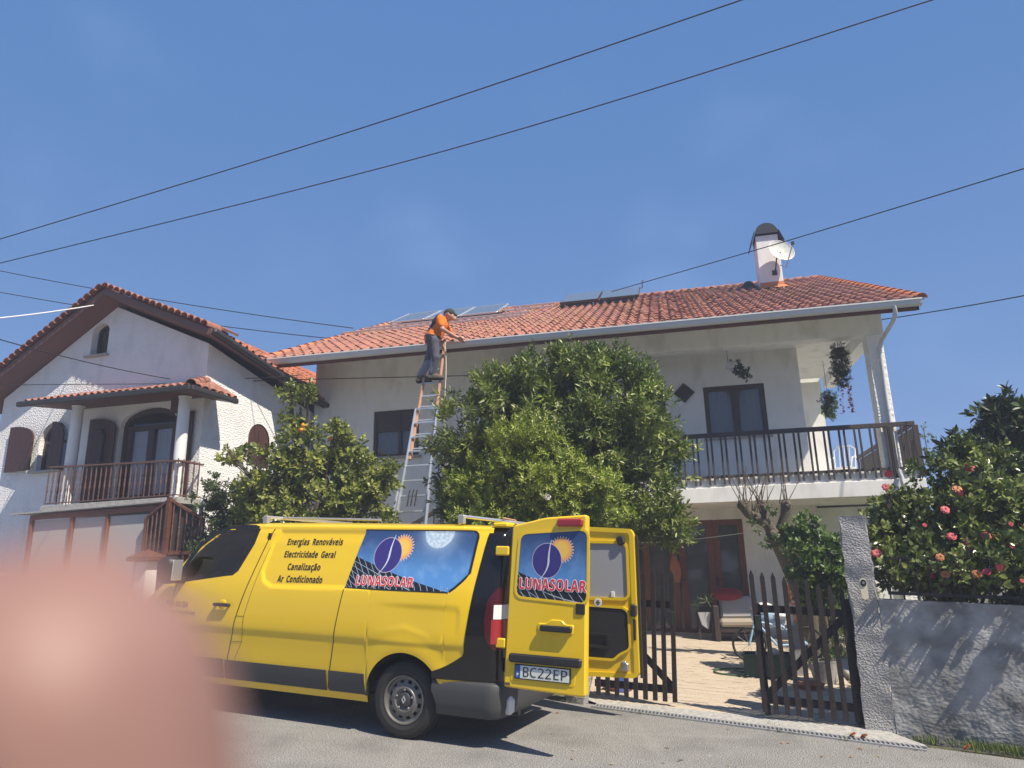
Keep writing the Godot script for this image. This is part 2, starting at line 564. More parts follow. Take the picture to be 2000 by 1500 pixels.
func set_camera_and_light() -> void:
	var cam := Camera3D.new()
	cam.name = "camera"
	add_child(cam)
	cam.position = Vector3(0, 1.47, 0)
	var pitch := deg_to_rad(14.7)
	var roll := deg_to_rad(-1.3)
	var fwd := Vector3(0, sin(pitch), -cos(pitch))
	var up := Vector3(0, cos(pitch), sin(pitch))
	var right := Vector3.RIGHT * cos(roll) + up * sin(roll)
	cam.basis = Basis(right, -Vector3.RIGHT * sin(roll) + up * cos(roll), -fwd)

	cam.near = 0.005
	cam.far = 600.0
	var at := CameraAttributesPhysical.new()
	at.frustum_focal_length = 22.4
	at.exposure_aperture = 9.0
	at.frustum_focus_distance = 11.0
	at.frustum_near = 0.004
	at.frustum_far = 900.0
	cam.attributes = at
	cam.current = true

	var env := Environment.new()
	env.background_mode = Environment.BG_SKY
	var sky := Sky.new()
	var sm := ProceduralSkyMaterial.new()
	sm.sky_top_color = Color(0.066, 0.155, 0.355).linear_to_srgb()
	sm.sky_horizon_color = Color(0.165, 0.28, 0.51).linear_to_srgb()
	sm.sky_curve = 0.22
	sm.ground_bottom_color = Color(0.16, 0.15, 0.13).linear_to_srgb()
	sm.ground_horizon_color = Color(0.3, 0.33, 0.38).linear_to_srgb()
	sm.sky_cover = sky_cover()
	sm.sun_angle_max = 8.0
	sky.sky_material = sm
	env.sky = sky
	env.tonemap_mode = Environment.TONE_MAPPER_LINEAR
	env.tonemap_exposure = 1.5
	env.fog_enabled = true
	env.fog_density = 0.0042
	env.fog_light_color = Color(0.86, 0.9, 1.0)
	env.sdfgi_enabled = true
	env.ssao_enabled = true
	env.ssil_enabled = true
	var we := WorldEnvironment.new()
	we.name = "daylight"
	we.environment = env
	add_child(we)

	var az := deg_to_rad(43.0)
	var el := deg_to_rad(52.5)
	var to_sun := Vector3(cos(az) * cos(el), sin(el), sin(az) * cos(el))
	var sun := DirectionalLight3D.new()
	sun.name = "sun"
	add_child(sun)
	sun.look_at_from_position(Vector3.ZERO, -to_sun, Vector3.UP)
	sun.light_color = Color(1.0, 0.95, 0.87)
	sun.light_energy = 1.55
	sun.light_angular_distance = 0.5
	sun.shadow_enabled = true


func sky_cover() -> ImageTexture:
	# thin high wisps and a faint vapour trail's worth of air, brighter near the horizon
	var f := FastNoiseLite.new()
	f.seed = 12
	f.frequency = 0.9
	f.fractal_octaves = 4
	var w := 512
	var h := 256
	var im := Image.create(w, h, false, Image.FORMAT_RGBA8)
	for y in h:
		var e := PI * (0.5 - (y + 0.5) / h)
		for x in w:
			var a := TAU * (x + 0.5) / w
			var d := Vector3(cos(a) * cos(e), sin(e) * 3.0, sin(a) * cos(e) * 2.0)
			var s := clampf(f.get_noise_3dv(d * 2.0) * 1.3 + 0.05, 0.0, 1.0)
			im.set_pixel(x, y, Color(0.8, 0.86, 0.95, s * s * 0.05 if e > 0.0 else 0.0))
	return ImageTexture.create_from_image(im)


func build_ground() -> void:
	# one sheet of ground to the horizon
	var g := MB.new()
	var rows := []
	var steps := [-260.0, -120.0, -60.0, -40.0, -30.0, -24.0, -18.0, -14.0, -10.0, -6.0, -2.0, 2.0, 6.0, 10.0, 14.0, 18.0, 24.0, 34.0, 60.0, 120.0, 260.0]
	for z in steps:
		var row := []
		for x in steps:
			var p: Vector3 = WHEEL + t_road * x + Vector3(t_road.z, 0, -t_road.x) * z
			row.append(Vector3(p.x, road_y(p) - 0.05, p.z))
		rows.append(row)
	g.grid(rows, true)
	kind(put("ground", g, M.soil), "structure")
	# the road, in front of the drain
	g = MB.new()
	rows = []
	for k in 40:
		var along := -40.0 + k * 2.0
		var row := []
		for b in [-16.0, -10.0, -7.0, -4.0, -2.0, 0.12]:
			var p: Vector3 = Vector3(0.86, 0, -8.96) + Vector3(0.876, 0, 0.482) * along - Vector3(-0.482, 0, 0.876) * b
			row.append(Vector3(p.x, road_y(p), p.z))
		rows.append(row)
	g.grid(rows, false)
	kind(put("road", g, M.asphalt), "structure")


# ---------------------------------------------------------------- walls, windows, tiles
func wall_face(b: MB, u0: float, u1: float, y0: float, y1: float, holes: Array, v: float, deep := 0.14) -> void:
	# the front of a wall with openings (u0, u1, y0, y1) and their reveals
	var us := [u0, u1]
	var ys := [y0, y1]
	for h in holes:
		us.append_array([h[0], h[1]])
		ys.append_array([h[2], h[3]])
	us.sort()
	ys.sort()
	for i in us.size() - 1:
		for j in ys.size() - 1:
			if us[i + 1] - us[i] < 0.001 or ys[j + 1] - ys[j] < 0.001:
				continue
			var m := Vector2(us[i] + us[i + 1], ys[j] + ys[j + 1]) * 0.5
			var open := false
			for h in holes:
				open = open or (m.x > h[0] and m.x < h[1] and m.y > h[2] and m.y < h[3])
			if not open:
				b.quad(Vector3(us[i], ys[j], v), Vector3(us[i + 1], ys[j], v), Vector3(us[i + 1], ys[j + 1], v), Vector3(us[i], ys[j + 1], v), Vector3(0, 0, 1))
	for h in holes:
		for s in [[h[0], 1.0], [h[1], -1.0]]:
			b.quad(Vector3(s[0], h[2], v), Vector3(s[0], h[3], v), Vector3(s[0], h[3], v - deep), Vector3(s[0], h[2], v - deep), Vector3(s[1], 0, 0))
		for s in [[h[2], 1.0], [h[3], -1.0]]:
			b.quad(Vector3(h[0], s[0], v), Vector3(h[1], s[0], v), Vector3(h[1], s[0], v - deep), Vector3(h[0], s[0], v - deep), Vector3(0, s[1], 0))


func window(parent: Node3D, u0: float, u1: float, y0: float, y1: float, v: float, frame: Material, posts: Array, fw := 0.08, curtain := true, glass: Material = null) -> MeshInstance3D:
	# frame with posts (offset from u0, width), a pane in each light, a curtain behind
	var b := MB.new()
	b.box(Vector3((u0 + u1) / 2, y1 - fw / 2, v), Vector3(u1 - u0, fw, 0.07))
	b.box(Vector3((u0 + u1) / 2, y0 + fw / 2, v), Vector3(u1 - u0, fw, 0.07))
	for x in [u0 + fw / 2, u1 - fw / 2]:
		b.box(Vector3(x, (y0 + y1) / 2, v), Vector3(fw, y1 - y0 - 2 * fw, 0.07))
	var edges := [u0 + fw]
	for p in posts:
		b.box(Vector3(u0 + p[0], (y0 + y1) / 2, v + 0.006), Vector3(p[1], y1 - y0 - 2 * fw, 0.085))
		edges.append(u0 + p[0] - p[1] / 2)
		edges.append(u0 + p[0] + p[1] / 2)
	edges.append(u1 - fw)
	var f := put("window_frame", b, frame, parent)
	for i in range(0, edges.size(), 2):
		var g := MB.new()
		g.box(Vector3((edges[i] + edges[i + 1]) / 2, (y0 + y1) / 2, v - 0.01), Vector3(edges[i + 1] - edges[i], y1 - y0 - 2 * fw, 0.008), 0.0)
		put("pane", g, glass if glass else M.glass, f)
		if curtain:
			g = MB.new()
			var top := []
			var bot := []
			for k in 25:
				var x: float = lerpf(edges[i], edges[i + 1], k / 24.0)
				var z := v - 0.1 + 0.005 * sin(k * 1.9 + i) + 0.006 * sin(k * 0.7)
				top.append(Vector3(x, y1, z))
				bot.append(Vector3(x, y0, z))
			g.grid([bot, top])
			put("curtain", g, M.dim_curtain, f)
	return f


func tile_mesh(w: float, l: float, hump := 0.062) -> MB:
	# an S-shaped roof tile: x across, z down the slope (front edge at z = 0), y up
	var b := MB.new()
	var prof := []
	for k in 11:
		var t := k / 10.0
		var y := 0.0
		if t < 0.58:
			y = hump * pow(sin(PI * t / 0.58), 0.75)
		else:
			y = -0.010 * sin(PI * (t - 0.58) / 0.42)
		prof.append(Vector2(w * (t - 0.29) * 1.04, y))
	var back := []
	var front := []
	for p in prof:
		back.append(Vector3(p.x * 0.97, p.y, -l))
		front.append(Vector3(p.x, p.y + 0.022, 0.0))
	b.grid([back, front])
	# the thickness of the lower edge
	for k in 10:
		b.quad(front[k], front[k + 1], front[k + 1] - Vector3(0, 0.016, 0.004), front[k] - Vector3(0, 0.016, 0.004), Vector3(0, 0, 1))
	return b


func roof_tiles(roof: Node3D, origin: Vector3, across: Vector3, down: Vector3, columns: int, rows: int, w: float, l: float, singles: int, seed_: int, skip = null) -> void:
	# rows counted from the eave up; «origin» is the middle of the eave's first tile, «down» points down the slope
	var r := RandomNumberGenerator.new()
	r.seed = seed_
	var nn := down.cross(across).normalized()
	if nn.y < 0.0:
		nn = -nn
	var shape := tile_mesh(w, l * 1.12).mesh()
	var where := []
	var tints := []
	var made := 0
	var base := Color(0.39, 0.175, 0.122)
	for row in rows:
		for k in columns:
			var at := origin + across * (w * k) - down * (l * row)
			if skip != null and skip.call(at):
				continue
			var tilt := Basis(across, r.randfn(0.0, 0.012)) * Basis(nn, r.randfn(0.0, 0.010))
			var t := Transform3D(tilt * Basis(across, nn, down), at + nn * r.randfn(0.004, 0.003) + down * r.randfn(0.0, 0.006))
			if made < singles:
				put("roof_tile", shape, M["tile_%d" % [0, 0, 1, 2, 3, 4, 0, 2][r.randi() % 8]], roof, t)
				made += 1
			else:
				where.append(t)
				var s := r.randf_range(0.86, 1.1)
				tints.append(Color(base.r * s, base.g * s * r.randf_range(0.9, 1.2), base.b * s * r.randf_range(0.85, 1.3)))
	if where:
		scatter("roof_tiles", shape, M.tile_mass, where, tints, roof)


func barrel(b: MB, a: Vector3, d: Vector3, r0: float, r1: float, up: Vector3, thick := 0.014) -> void:
	# a half-round tile lying from a to d
	var z := (d - a).normalized()
	var x := up.cross(z).normalized()
	var y := z.cross(x)
	var rows := []
	for e in [[a, r0], [d, r1]]:
		var row := []
		for k in 9:
			var w := PI * k / 8.0
			row.append((e[0] as Vector3) + x * cos(w) * e[1] + y * sin(w) * e[1])
		rows.append(row)
	b.grid(rows, true)
	for e in [[0, -z], [1, z]]:
		for k in 8:
			var p: Vector3 = rows[e[0]][k]
			var q: Vector3 = rows[e[0]][k + 1]
			var m: Vector3 = a if e[0] == 0 else d
			b.quad(p, q, q - (q - m).normalized() * thick, p - (p - m).normalized() * thick, e[1])


func railing(parent: Node3D, a: Vector3, d: Vector3, top: float, pair_step: float, pair_gap: float, material: Material, slat := Vector2(0.045, 0.022), low := -0.14, foot := 0.045) -> void:
	# a wooden rail from a to d (points at floor level) with slats in pairs
	var dir := (d - a).normalized()
	var b := MB.new()
	b.bar(a + Vector3.UP * top, d + Vector3.UP * top, 0.05, 0.085, Vector3.UP, 0.008)
	put("top_rail", b, material, parent)
	b = MB.new()
	b.bar(a + Vector3.UP * foot, d + Vector3.UP * foot, 0.03, 0.05, Vector3.UP, 0.005)
	put("bottom_rail", b, material, parent)
	var side := dir.cross(Vector3.UP)
	var length := a.distance_to(d)
	var k := 0
	while (k + 0.35) * pair_step + pair_gap < length:
		for e in [0.0, pair_gap]:
			var p: Vector3 = a + dir * ((k + 0.25) * pair_step + e) + side * 0.028
			b = MB.new()
			b.bar(p + Vector3.UP * low, p + Vector3.UP * (top - 0.05), slat.x, slat.y, side, 0.003)
			put("slat", b, material, parent)
		k += 1


func build_house() -> void:
	var h := thing("white_house", "white two-storey house with terracotta tiled roof, corner balcony and a worker at its eave", "house", HOUSE, -12.5)
	# walls: the recessed front, the block beside it, the ends and the gables
	var b := MB.new()
	wall_face(b, -3.5, 2.15, -0.3, 6.5, [[-2.3, 0.70, 0.19, 2.42], [0.17, 1.42, 4.12, 5.23], [-1.62, -0.64, 3.06, 5.1]], 0.0)
	b.quad(Vector3(2.15, 2.64, 0), Vector3(2.15, 2.64, -2.9), Vector3(2.15, 6.0, -2.9), Vector3(2.15, 6.0, 0), Vector3(1, 0, 0))
	wall_face(b, 2.15, 3.12, 2.6, 6.0, [], -2.9)
	b.quad(Vector3(3.12, -0.3, -2.9), Vector3(3.12, -0.3, -11.5), Vector3(3.12, 6.0, -11.5), Vector3(3.12, 6.0, -2.9), Vector3(1, 0, 0))
	wall_face(b, 2.15, 3.4, -0.3, 2.6, [], -0.35)
	b.quad(Vector3(2.15, -0.3, 0), Vector3(2.15, -0.3, -0.35), Vector3(2.15, 2.6, -0.35), Vector3(2.15, 2.6, 0), Vector3(1, 0, 0))
	b.quad(Vector3(3.4, -0.3, -0.35), Vector3(3.4, -0.3, -2.9), Vector3(3.4, 2.6, -2.9), Vector3(3.4, 2.6, -0.35), Vector3(1, 0, 0))
	put("wall", b, M.plaster, h)
	b = MB.new()
	wall_face(b, -8.58, -3.5, -0.3, 6.5, [[-7.10, -6.02, 4.0, 5.06]], 0.7)
	b.quad(Vector3(-3.5, -0.3, 0.7), Vector3(-3.5, -0.3, 0.0), Vector3(-3.5, 6.5, 0.0), Vector3(-3.5, 6.5, 0.7), Vector3(1, 0, 0))
	b.quad(Vector3(-8.58, -0.3, 0.7), Vector3(-8.58, -0.3, -11.5), Vector3(-8.58, 5.95, -11.5), Vector3(-8.58, 6.5, 0.7), Vector3(-1, 0, 0))
	b.quad(Vector3(-8.58, -0.3, -11.5), Vector3(3.12, -0.3, -11.5), Vector3(3.12, 5.95, -11.5), Vector3(-8.58, 5.95, -11.5), Vector3(0, 0, -1))
	for u in [-8.58, 3.12]:
		b.tri3(Vector3(u, 5.9, 0.7 if u < 0 else -2.9), Vector3(u, 9.35, -5.5), Vector3(u, 5.9, -11.5), Vector3(signf(u), 0, 0))
	put("wall", b, M.plaster, h)
	# floors inside keep the rooms dark
	b = MB.new()
	b.box(Vector3(-2.7, 2.72, -5.9), Vector3(11.4, 0.14, 10.9), 0.0)
	b.box(Vector3(-2.7, 0.0, -5.9), Vector3(11.4, 0.1, 10.9), 0.0)
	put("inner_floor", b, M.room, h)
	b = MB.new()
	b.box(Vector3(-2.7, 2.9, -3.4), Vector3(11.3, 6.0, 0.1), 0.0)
	put("partition", b, M.room, h)
	# windows and doors
	window(h, 0.17, 1.42, 4.12, 5.23, -0.06, M.dark_frame, [[0.635, 0.15]], 0.10)
	b = MB.new()
	b.box(Vector3(0.795, 4.09, 0.02), Vector3(1.38, 0.05, 0.2), 0.006)
	put("window_sill", b, M.concrete, h)
	window(h, -1.62, -0.64, 3.06, 5.1, -0.06, M.dark_frame, [[0.5, 0.12]], 0.10)
	var w := window(h, -7.10, -6.02, 4.0, 5.06, 0.63, M.dark_frame, [[0.62, 0.07]], 0.07)
	for k in 8:
		b = MB.new()
		b.box(Vector3(-6.56, 4.98 - k * 0.054, 0.655), Vector3(0.92, 0.05, 0.014), 0.004)
		put("roller_slat", b, M.roller, w)
	b = MB.new()
	b.box(Vector3(-6.56, 3.975, 0.72), Vector3(1.2, 0.05, 0.18), 0.006)
	put("window_sill", b, M.concrete, h)
	# terrace doors: three wide wooden leaves
	var d := window(h, -2.3, 0.70, 0.19, 2.42, -0.05, M.door_wood, [[0.82, 0.13], [1.03, 0.13], [1.58, 0.16], [1.76, 0.14], [2.33, 0.13], [2.46, 0.12]], 0.11, false)
	d.name = "terrace_doors"
	for u in [-1.2, -0.6, 0.1]:
		b = MB.new()
		b.box(Vector3(u, 1.2, 0.0), Vector3(0.035, 0.2, 0.03), 0.006)
		b.box(Vector3(u + 0.05, 1.24, 0.03), Vector3(0.12, 0.02, 0.02), 0.006)
		put("door_handle", b, M.black_metal, d)
	# balcony slab with its curb, beams, columns, ceiling
	b = MB.new()
	b.box(Vector3(0.125, 2.78, -0.69), Vector3(7.25, 0.28, 4.42), 0.008)
	put("balcony_slab", b, M.plaster, h)
	b = MB.new()
	b.box(Vector3(0.115, 3.01, 1.40), Vector3(7.17, 0.18, 0.10), 0.008)
	b.box(Vector3(3.65, 3.011, -0.75), Vector3(0.10, 0.178, 4.2), 0.008)
	put("balcony_curb", b, M.plaster, h)
	b = MB.new()
	b.box(Vector3(0.02, 5.97, 1.29), Vector3(6.92, 0.60, 0.26), 0.006)
	put("front_beam", b, M.plaster, h)
	b = MB.new()
	b.box(Vector3(3.30, 5.85, -0.87), Vector3(0.24, 0.36, 4.05), 0.006)
	put("side_beam", b, M.plaster, h)
	b = MB.new()
	b.box(Vector3(-0.15, 5.96, -0.85), Vector3(7.1, 0.05, 4.0), 0.0)
	put("balcony_ceiling", b, M.plaster, h)
	for u in [3.30, -3.29]:
		b = MB.new()
		b.box(Vector3(u, 4.293, 1.27), Vector3(0.28, 2.75, 0.29), 0.012)
		put("column", b, M.rough_plaster, h)
	b = MB.new()
	b.box(Vector3(3.30, 1.18, 1.2), Vector3(0.28, 2.9, 0.28), 0.012)
	put("column", b, M.rough_plaster, h)
	# balcony railing: front and side
	railing(h, Vector3(-3.4, 2.93, 1.495), Vector3(3.72, 2.93, 1.495), 0.98, 0.262, 0.085, M.weathered_wood, Vector2(0.036, 0.022), 0.03, 0.185)
	railing(h, Vector3(3.70, 2.93, 1.47), Vector3(3.70, 2.93, -2.85), 0.98, 0.20, 0.10, M.weathered_wood, Vector2(0.036, 0.022), 0.03, 0.185)
	for p in [Vector3(3.72, 0, 1.50), Vector3(3.3, 0, 1.50)]:
		b = MB.new()
		b.bar(p + Vector3.UP * 2.95, p + Vector3.UP * 3.88, 0.09, 0.05, Vector3(0, 0, 1))
		put("rail_post", b, M.weathered_wood, h)
	# roof: eave at v 2.45, ridge at v -5.5
	var slope := Vector3(0, -0.462, 1).normalized()
	var roof := MB.new()
	var e0 := Vector3(-8.93, 5.86, 2.36)
	var e1 := Vector3(3.84, 5.86, 2.36)
	var r0 := Vector3(-8.83, 9.49, -5.5)
	var r1 := Vector3(3.90, 9.49, -5.5)
	var low := Vector3(0, 0.10, 0)
	roof.quad(e0, e1, r1, r0, Vector3(0, 1, 1))
	roof.quad(r0, r1, Vector3(3.88, 5.9, -13.0), Vector3(-8.93, 5.9, -13.0), Vector3(0, 1, -1))
	roof.quad(e0, r0, r0 - low, e0 - low, Vector3(-1, 0, 0))
	roof.quad(e1, r1, r1 - low, e1 - low, Vector3(1, 0, 0))
	var rf := put("roof", roof, M.dark_tile, h)
	b = MB.new()
	b.quad(e0 - low, e1 - low, r1 - low, r0 - low, Vector3(0, -1, -1))
	put("soffit", b, M.plaster, h)
	b = MB.new()
	b.bar(Vector3(-8.90, 5.80, 2.36), Vector3(3.80, 5.80, 2.36), 0.03, 0.085)
	put("fascia_board", b, M.brown_board, h)
	roof_tiles(rf, Vector3(-8.80, 5.905, 2.45), Vector3(1, 0, 0), slope, 59, 24, 0.2165, 0.372, 300, 5)
	for u in [[-8.92, -8.80], [3.88, 3.95]]:
		for k in 22:
			var t0 := k / 22.0
			var t1 := (k + 1.15) / 22.0
			b = MB.new()
			barrel(b, Vector3(lerpf(u[0], u[1], t1), lerpf(5.92, 9.56, t1), lerpf(2.44, -5.5, t1)), Vector3(lerpf(u[0], u[1], t0), lerpf(5.945, 9.58, t0), lerpf(2.44, -5.5, t0)), 0.085, 0.10, Vector3(0, 1, 0.3))
			put("verge_tile", b, M.ridge_tile if u[0] > 0 or k % 3 else M.tile_2, rf)
	for k in 31:
		b = MB.new()
		barrel(b, Vector3(-8.8 + k * 0.41, 9.54, -5.5), Vector3(-8.8 + k * 0.41 + 0.44, 9.565, -5.5), 0.10, 0.115, Vector3.UP)
		put("ridge_cap", b, M["tile_%d" % (k % 3)], rf)
	# gutter along the eave, its end caps and the downpipe on the column
	b = MB.new()
	var sec := [Vector2(0.0, 0.12), Vector2(0.0, 0.01), Vector2(0.02, 0.0), Vector2(0.07, 0.0), Vector2(0.105, 0.03), Vector2(0.118, 0.085), Vector2(0.118, 0.10), Vector2(0.135, 0.10), Vector2(0.135, 0.125), Vector2(0.11, 0.125), Vector2(0.108, 0.115)]
	var gy := 5.815
	var gz := 2.385
	for i in sec.size() - 1:
		var p: Vector2 = sec[i]
		var q: Vector2 = sec[i + 1]
		var o := Vector3(0, -(q.x - p.x), q.y - p.y)
		b.quad(Vector3(-8.93, gy + p.y, gz + p.x), Vector3(3.86, gy + p.y, gz + p.x), Vector3(3.86, gy + q.y, gz + q.x), Vector3(-8.93, gy + q.y, gz + q.x), o)
	for x in [-8.93, 3.86]:
		for i in range(1, sec.size() - 2):
			b.tri3(Vector3(x, gy + 0.115, gz + 0.02), Vector3(x, gy + sec[i].y, gz + sec[i].x), Vector3(x, gy + sec[i + 1].y, gz + sec[i + 1].x), Vector3(signf(x), 0, 0))
	put("gutter", b, M.gutter, h)
	b = MB.new()
	b.tube([Vector3(3.42, 5.86, 2.46), Vector3(3.42, 5.72, 2.45), Vector3(3.42, 5.64, 2.30), Vector3(3.38, 5.50, 1.62), Vector3(3.345, 5.38, 1.475), Vector3(3.34, 4.5, 1.455), Vector3(3.34, 3.15, 1.455), Vector3(3.34, 2.95, 1.60), Vector3(3.34, 0.3, 1.60)], 0.036, -1, 10)
	put("downpipe", b, M.gutter, h)
	for y in [5.2, 4.2, 3.2]:
		b = MB.new()
		b.lathe([Vector2(0.042, -0.015), Vector2(0.042, 0.015), Vector2(0.036, 0.015)], 12, Basis(), Vector3(3.34, y, 1.455))
		put("pipe_clip", b, M.gutter, h)
	# chimney: stack, flashing, dark half-round cap
	b = MB.new()
	b.box(Vector3(2.31, 8.9, -3.33), Vector3(0.57, 2.2, 0.55), 0.012)
	var ch := put("chimney", b, M.plaster, h)
	b = MB.new()
	b.quad(Vector3(2.0, 8.56, -3.04), Vector3(2.62, 8.56, -3.04), Vector3(2.68, 8.43, -2.84), Vector3(1.94, 8.43, -2.84), Vector3(0, 1, 1))
	b.quad(Vector3(2.02, 8.66, -3.05), Vector3(2.60, 8.66, -3.05), Vector3(2.62, 8.56, -3.04), Vector3(2.0, 8.56, -3.04), Vector3(0, 0, 1))
	put("flashing", b, M.ridge_tile, ch)
	b = MB.new()
	var rows := []
	for e in [-2.98, -3.68]:
		var row := []
		for k in 15:
			var a := PI * k / 14.0
			row.append(Vector3(2.31 - cos(a) * 0.29, 10.02 + sin(a) * 0.30, e))
		rows.append(row)
	b.grid(rows)
	for e in [[0, 1.0], [1, -1.0]]:
		for k in 14:
			b.tri3(Vector3(2.31, 10.02, rows[e[0]][0].z), rows[e[0]][k], rows[e[0]][k + 1], Vector3(0, 0, e[1]))
	for s in [-1.0, 1.0]:
		b.box(Vector3(2.31 + s * 0.36, 9.94, -3.33), Vector3(0.025, 0.34, 0.72), 0.004, Basis(Vector3(0, 0, 1), s * 0.35))
	put("chimney_cap", b, M.dark_zinc, ch)
	b = MB.new()
	b.ball(Vector3(1.80, 8.62, -3.75), Vector3(0.24, 0.40, 0.24), 8, 14)
	put("roof_vent", b, M.dark_zinc, h)
	# lamp bracket box and cables' anchor at the block's edge
	b = MB.new()
	b.box(Vector3(-3.62, 5.62, 0.74), Vector3(0.16, 0.10, 0.08), 0.01)
	put("cable_anchor", b, M.black_metal, h)


func build_roof_things() -> void:
	var slope := Vector3(0, -0.462, 1).normalized()
	var up := Vector3(0, 1, 0.462).normalized()
	var h := Transform3D(Basis(Vector3.UP, deg_to_rad(-12.5)), HOUSE)
	var roof := func(u: float, v: float, off: float) -> Vector3: return Vector3(u, 5.92 + (2.45 - v) * 0.462, v) + up * off
	# three panels on the rails at the far end, two collectors nearer the chimney
	for k in 3:
		var u0: float = -8.15 + k * 1.06
		var at: Vector3 = roof.call(u0 + 0.54, -3.35, 0.20)
		var o := thing("solar_module", ["dark solar panel on the roof, farthest from the chimney", "middle solar panel of the row behind the worker's hat", "solar panel at the end of its row, nearest to the bare rails"][k], "solar panel", h * at, 0.0, "solar panels behind the worker")
		o.basis = h.basis * Basis(Vector3(1, 0, 0), up, slope) * Basis(Vector3.RIGHT, 0.05)
		panel(o, 1.04, 1.75, M.collector_glass)
	for k in 2:
		var u0: float = -3.35 + k * 1.13
		var at: Vector3 = roof.call(u0 + 0.54, -4.3, 0.20)
		var o := thing("solar_collector", ["solar collector on the ridge, farther from the chimney of the pair", "solar collector on the ridge with a pipe stub, nearer to the chimney"][k], "solar collector", h * at, 0.0, "solar collectors on the ridge")
		o.basis = h.basis * Basis(Vector3(1, 0, 0), up, slope) * Basis(Vector3.RIGHT, 0.055)
		panel(o, 1.08, 1.9, M.collector_glass, 0.075, M.dark_frame)
		for s in [-0.4, 0.4]:
			var b := MB.new()
			b.bar(Vector3(s, -0.05, 0.9), Vector3(s, -0.34, 0.95), 0.035, 0.035)
			put("support_leg", b, M.aluminium, o)
		if k == 1:
			var b := MB.new()
			b.tube([Vector3(0.5, 0.0, -0.85), Vector3(0.62, 0.02, -0.85), Vector3(0.62, 0.22, -0.85), Vector3(0.68, 0.24, -0.85)], 0.02)
			put("pipe", b, M.steel, o)
	# bare mounting rails waiting for panels
	var names := ["lower aluminium rail fixed along the tiles below the worker's shoulders", "second aluminium rail, just under the dark solar panels", "short aluminium rail beside the collectors, upper of the two", "short aluminium rail beside the collectors, lower of the two"]
	var ends := [[-8.7, -3.9, -0.9], [-8.5, -3.9, -1.75], [-4.85, -3.6, -4.2], [-4.85, -3.5, -3.0]]
	for k in 4:
		var e: Array = ends[k]
		var a: Vector3 = roof.call(e[0], e[2], 0.14)
		var d: Vector3 = roof.call(e[1], e[2], 0.14)
		var o := thing("mounting_rail", names[k], "mounting rail", h * a, -12.5, "mounting rails on the tiles")
		var b := MB.new()
		b.bar(Vector3.ZERO, d - a, 0.045, 0.05, up)
		put("rail", b, M.aluminium, o)
		var x := 0.4
		while x < e[1] - e[0]:
			b = MB.new()
			b.bar(Vector3(x, -0.02, 0), Vector3(x, -0.02, 0) - up * 0.10, 0.03, 0.03)
			put("foot", b, M.steel, o)
			x += 1.2
	# satellite dish on the chimney
	var o := thing("satellite_dish", "pale satellite dish with mossy stains bolted to the chimney", "satellite dish", h * Vector3(2.50, 9.02, -2.98), -12.5)
	var b := MB.new()
	var aim := Basis(Vector3.UP, deg_to_rad(18.0)) * Basis(Vector3.RIGHT, deg_to_rad(-22.0))
	var rows := []
	for i in 7:
		var row := []
		for k in 25:
			var w := TAU * k / 24.0
			var r := i / 6.0
			row.append(aim * Vector3(cos(w) * r * 0.33, sin(w) * r * 0.36, 0.09 * r * r) + Vector3(0.06, 0.32, 0.18))
		rows.append(row)
	b.grid(rows, false, true)
	var m: StandardMaterial3D = M.dish
	mottled(m, [[0.0, Color(0.30, 0.34, 0.18)], [0.25, Color(0.42, 0.45, 0.38)], [0.45, Color(0.52, 0.54, 0.52)], [1.0, Color(0.56, 0.58, 0.57)]], 0.012, 1.6, 4, 88)
	put("reflector", b, m, o)
	b = MB.new()
	var rim := []
	for k in 25:
		var w := TAU * k / 24.0
		rim.append(aim * Vector3(cos(w) * 0.33, sin(w) * 0.36, 0.09) + Vector3(0.06, 0.32, 0.18))
	b.tube(rim, 0.008, -1, 6)
	put("rim", b, M.steel, o)
	b = MB.new()
	b.tube([Vector3(0.02, -0.04, 0.22), Vector3(0.12, -0.18, 0.36), Vector3(0.30, 0.32, 0.62)], 0.014)
	put("feed_arm", b, M.steel, o)
	b = MB.new()
	b.box(Vector3(0.31, 0.36, 0.60), Vector3(0.07, 0.08, 0.12), 0.015)
	put("receiver", b, M.black_plastic, o)
	b = MB.new()
	b.tube([Vector3(-0.1, -0.12, -0.05), Vector3(-0.1, -0.12, 0.14), Vector3(-0.04, 0.2, 0.17)], 0.018)
	b.box(Vector3(-0.1, -0.12, -0.056), Vector3(0.12, 0.14, 0.02), 0.004)
	put("bracket", b, M.black_metal, o)


func panel(o: Node3D, w: float, l: float, face: Material, thick := 0.045, sides: Material = null) -> void:
	var b := MB.new()
	for s in [-1.0, 1.0]:
		b.box(Vector3(s * (w / 2 - 0.018), 0, 0), Vector3(0.036, thick, l), 0.004)
		b.box(Vector3(0, 0, s * (l / 2 - 0.018)), Vector3(w - 0.074, thick, 0.036), 0.004)
	put("frame", b, sides if sides else M.aluminium, o)
	b = MB.new()
	b.box(Vector3(0, -0.004, 0), Vector3(w - 0.076, thick * 0.7, l - 0.076), 0.0)
	if sides:
		b.box(Vector3(0, thick * 0.5, 0), Vector3(w - 0.03, 0.012, l - 0.03), 0.003)
	put("glass_face", b, face, o)


# ---------------------------------------------------------------- the neighbour's house
func arch(u0: float, u1: float, y0: float, spring: float, rise: float, steps := 12) -> PackedVector2Array:
	# an opening with a curved head: anticlockwise from the lower left
	var p := PackedVector2Array([Vector2(u0, y0), Vector2(u1, y0)])
	for k in steps + 1:
		var a := PI * k / steps
		p.append(Vector2((u0 + u1) / 2 + cos(a) * (u1 - u0) / 2, spring + sin(a) * rise))
	return p


func inset(p: PackedVector2Array, by: float) -> PackedVector2Array:
	var q := Geometry2D.offset_polygon(p, -by, Geometry2D.JOIN_MITER)
	return q[0] if q else p


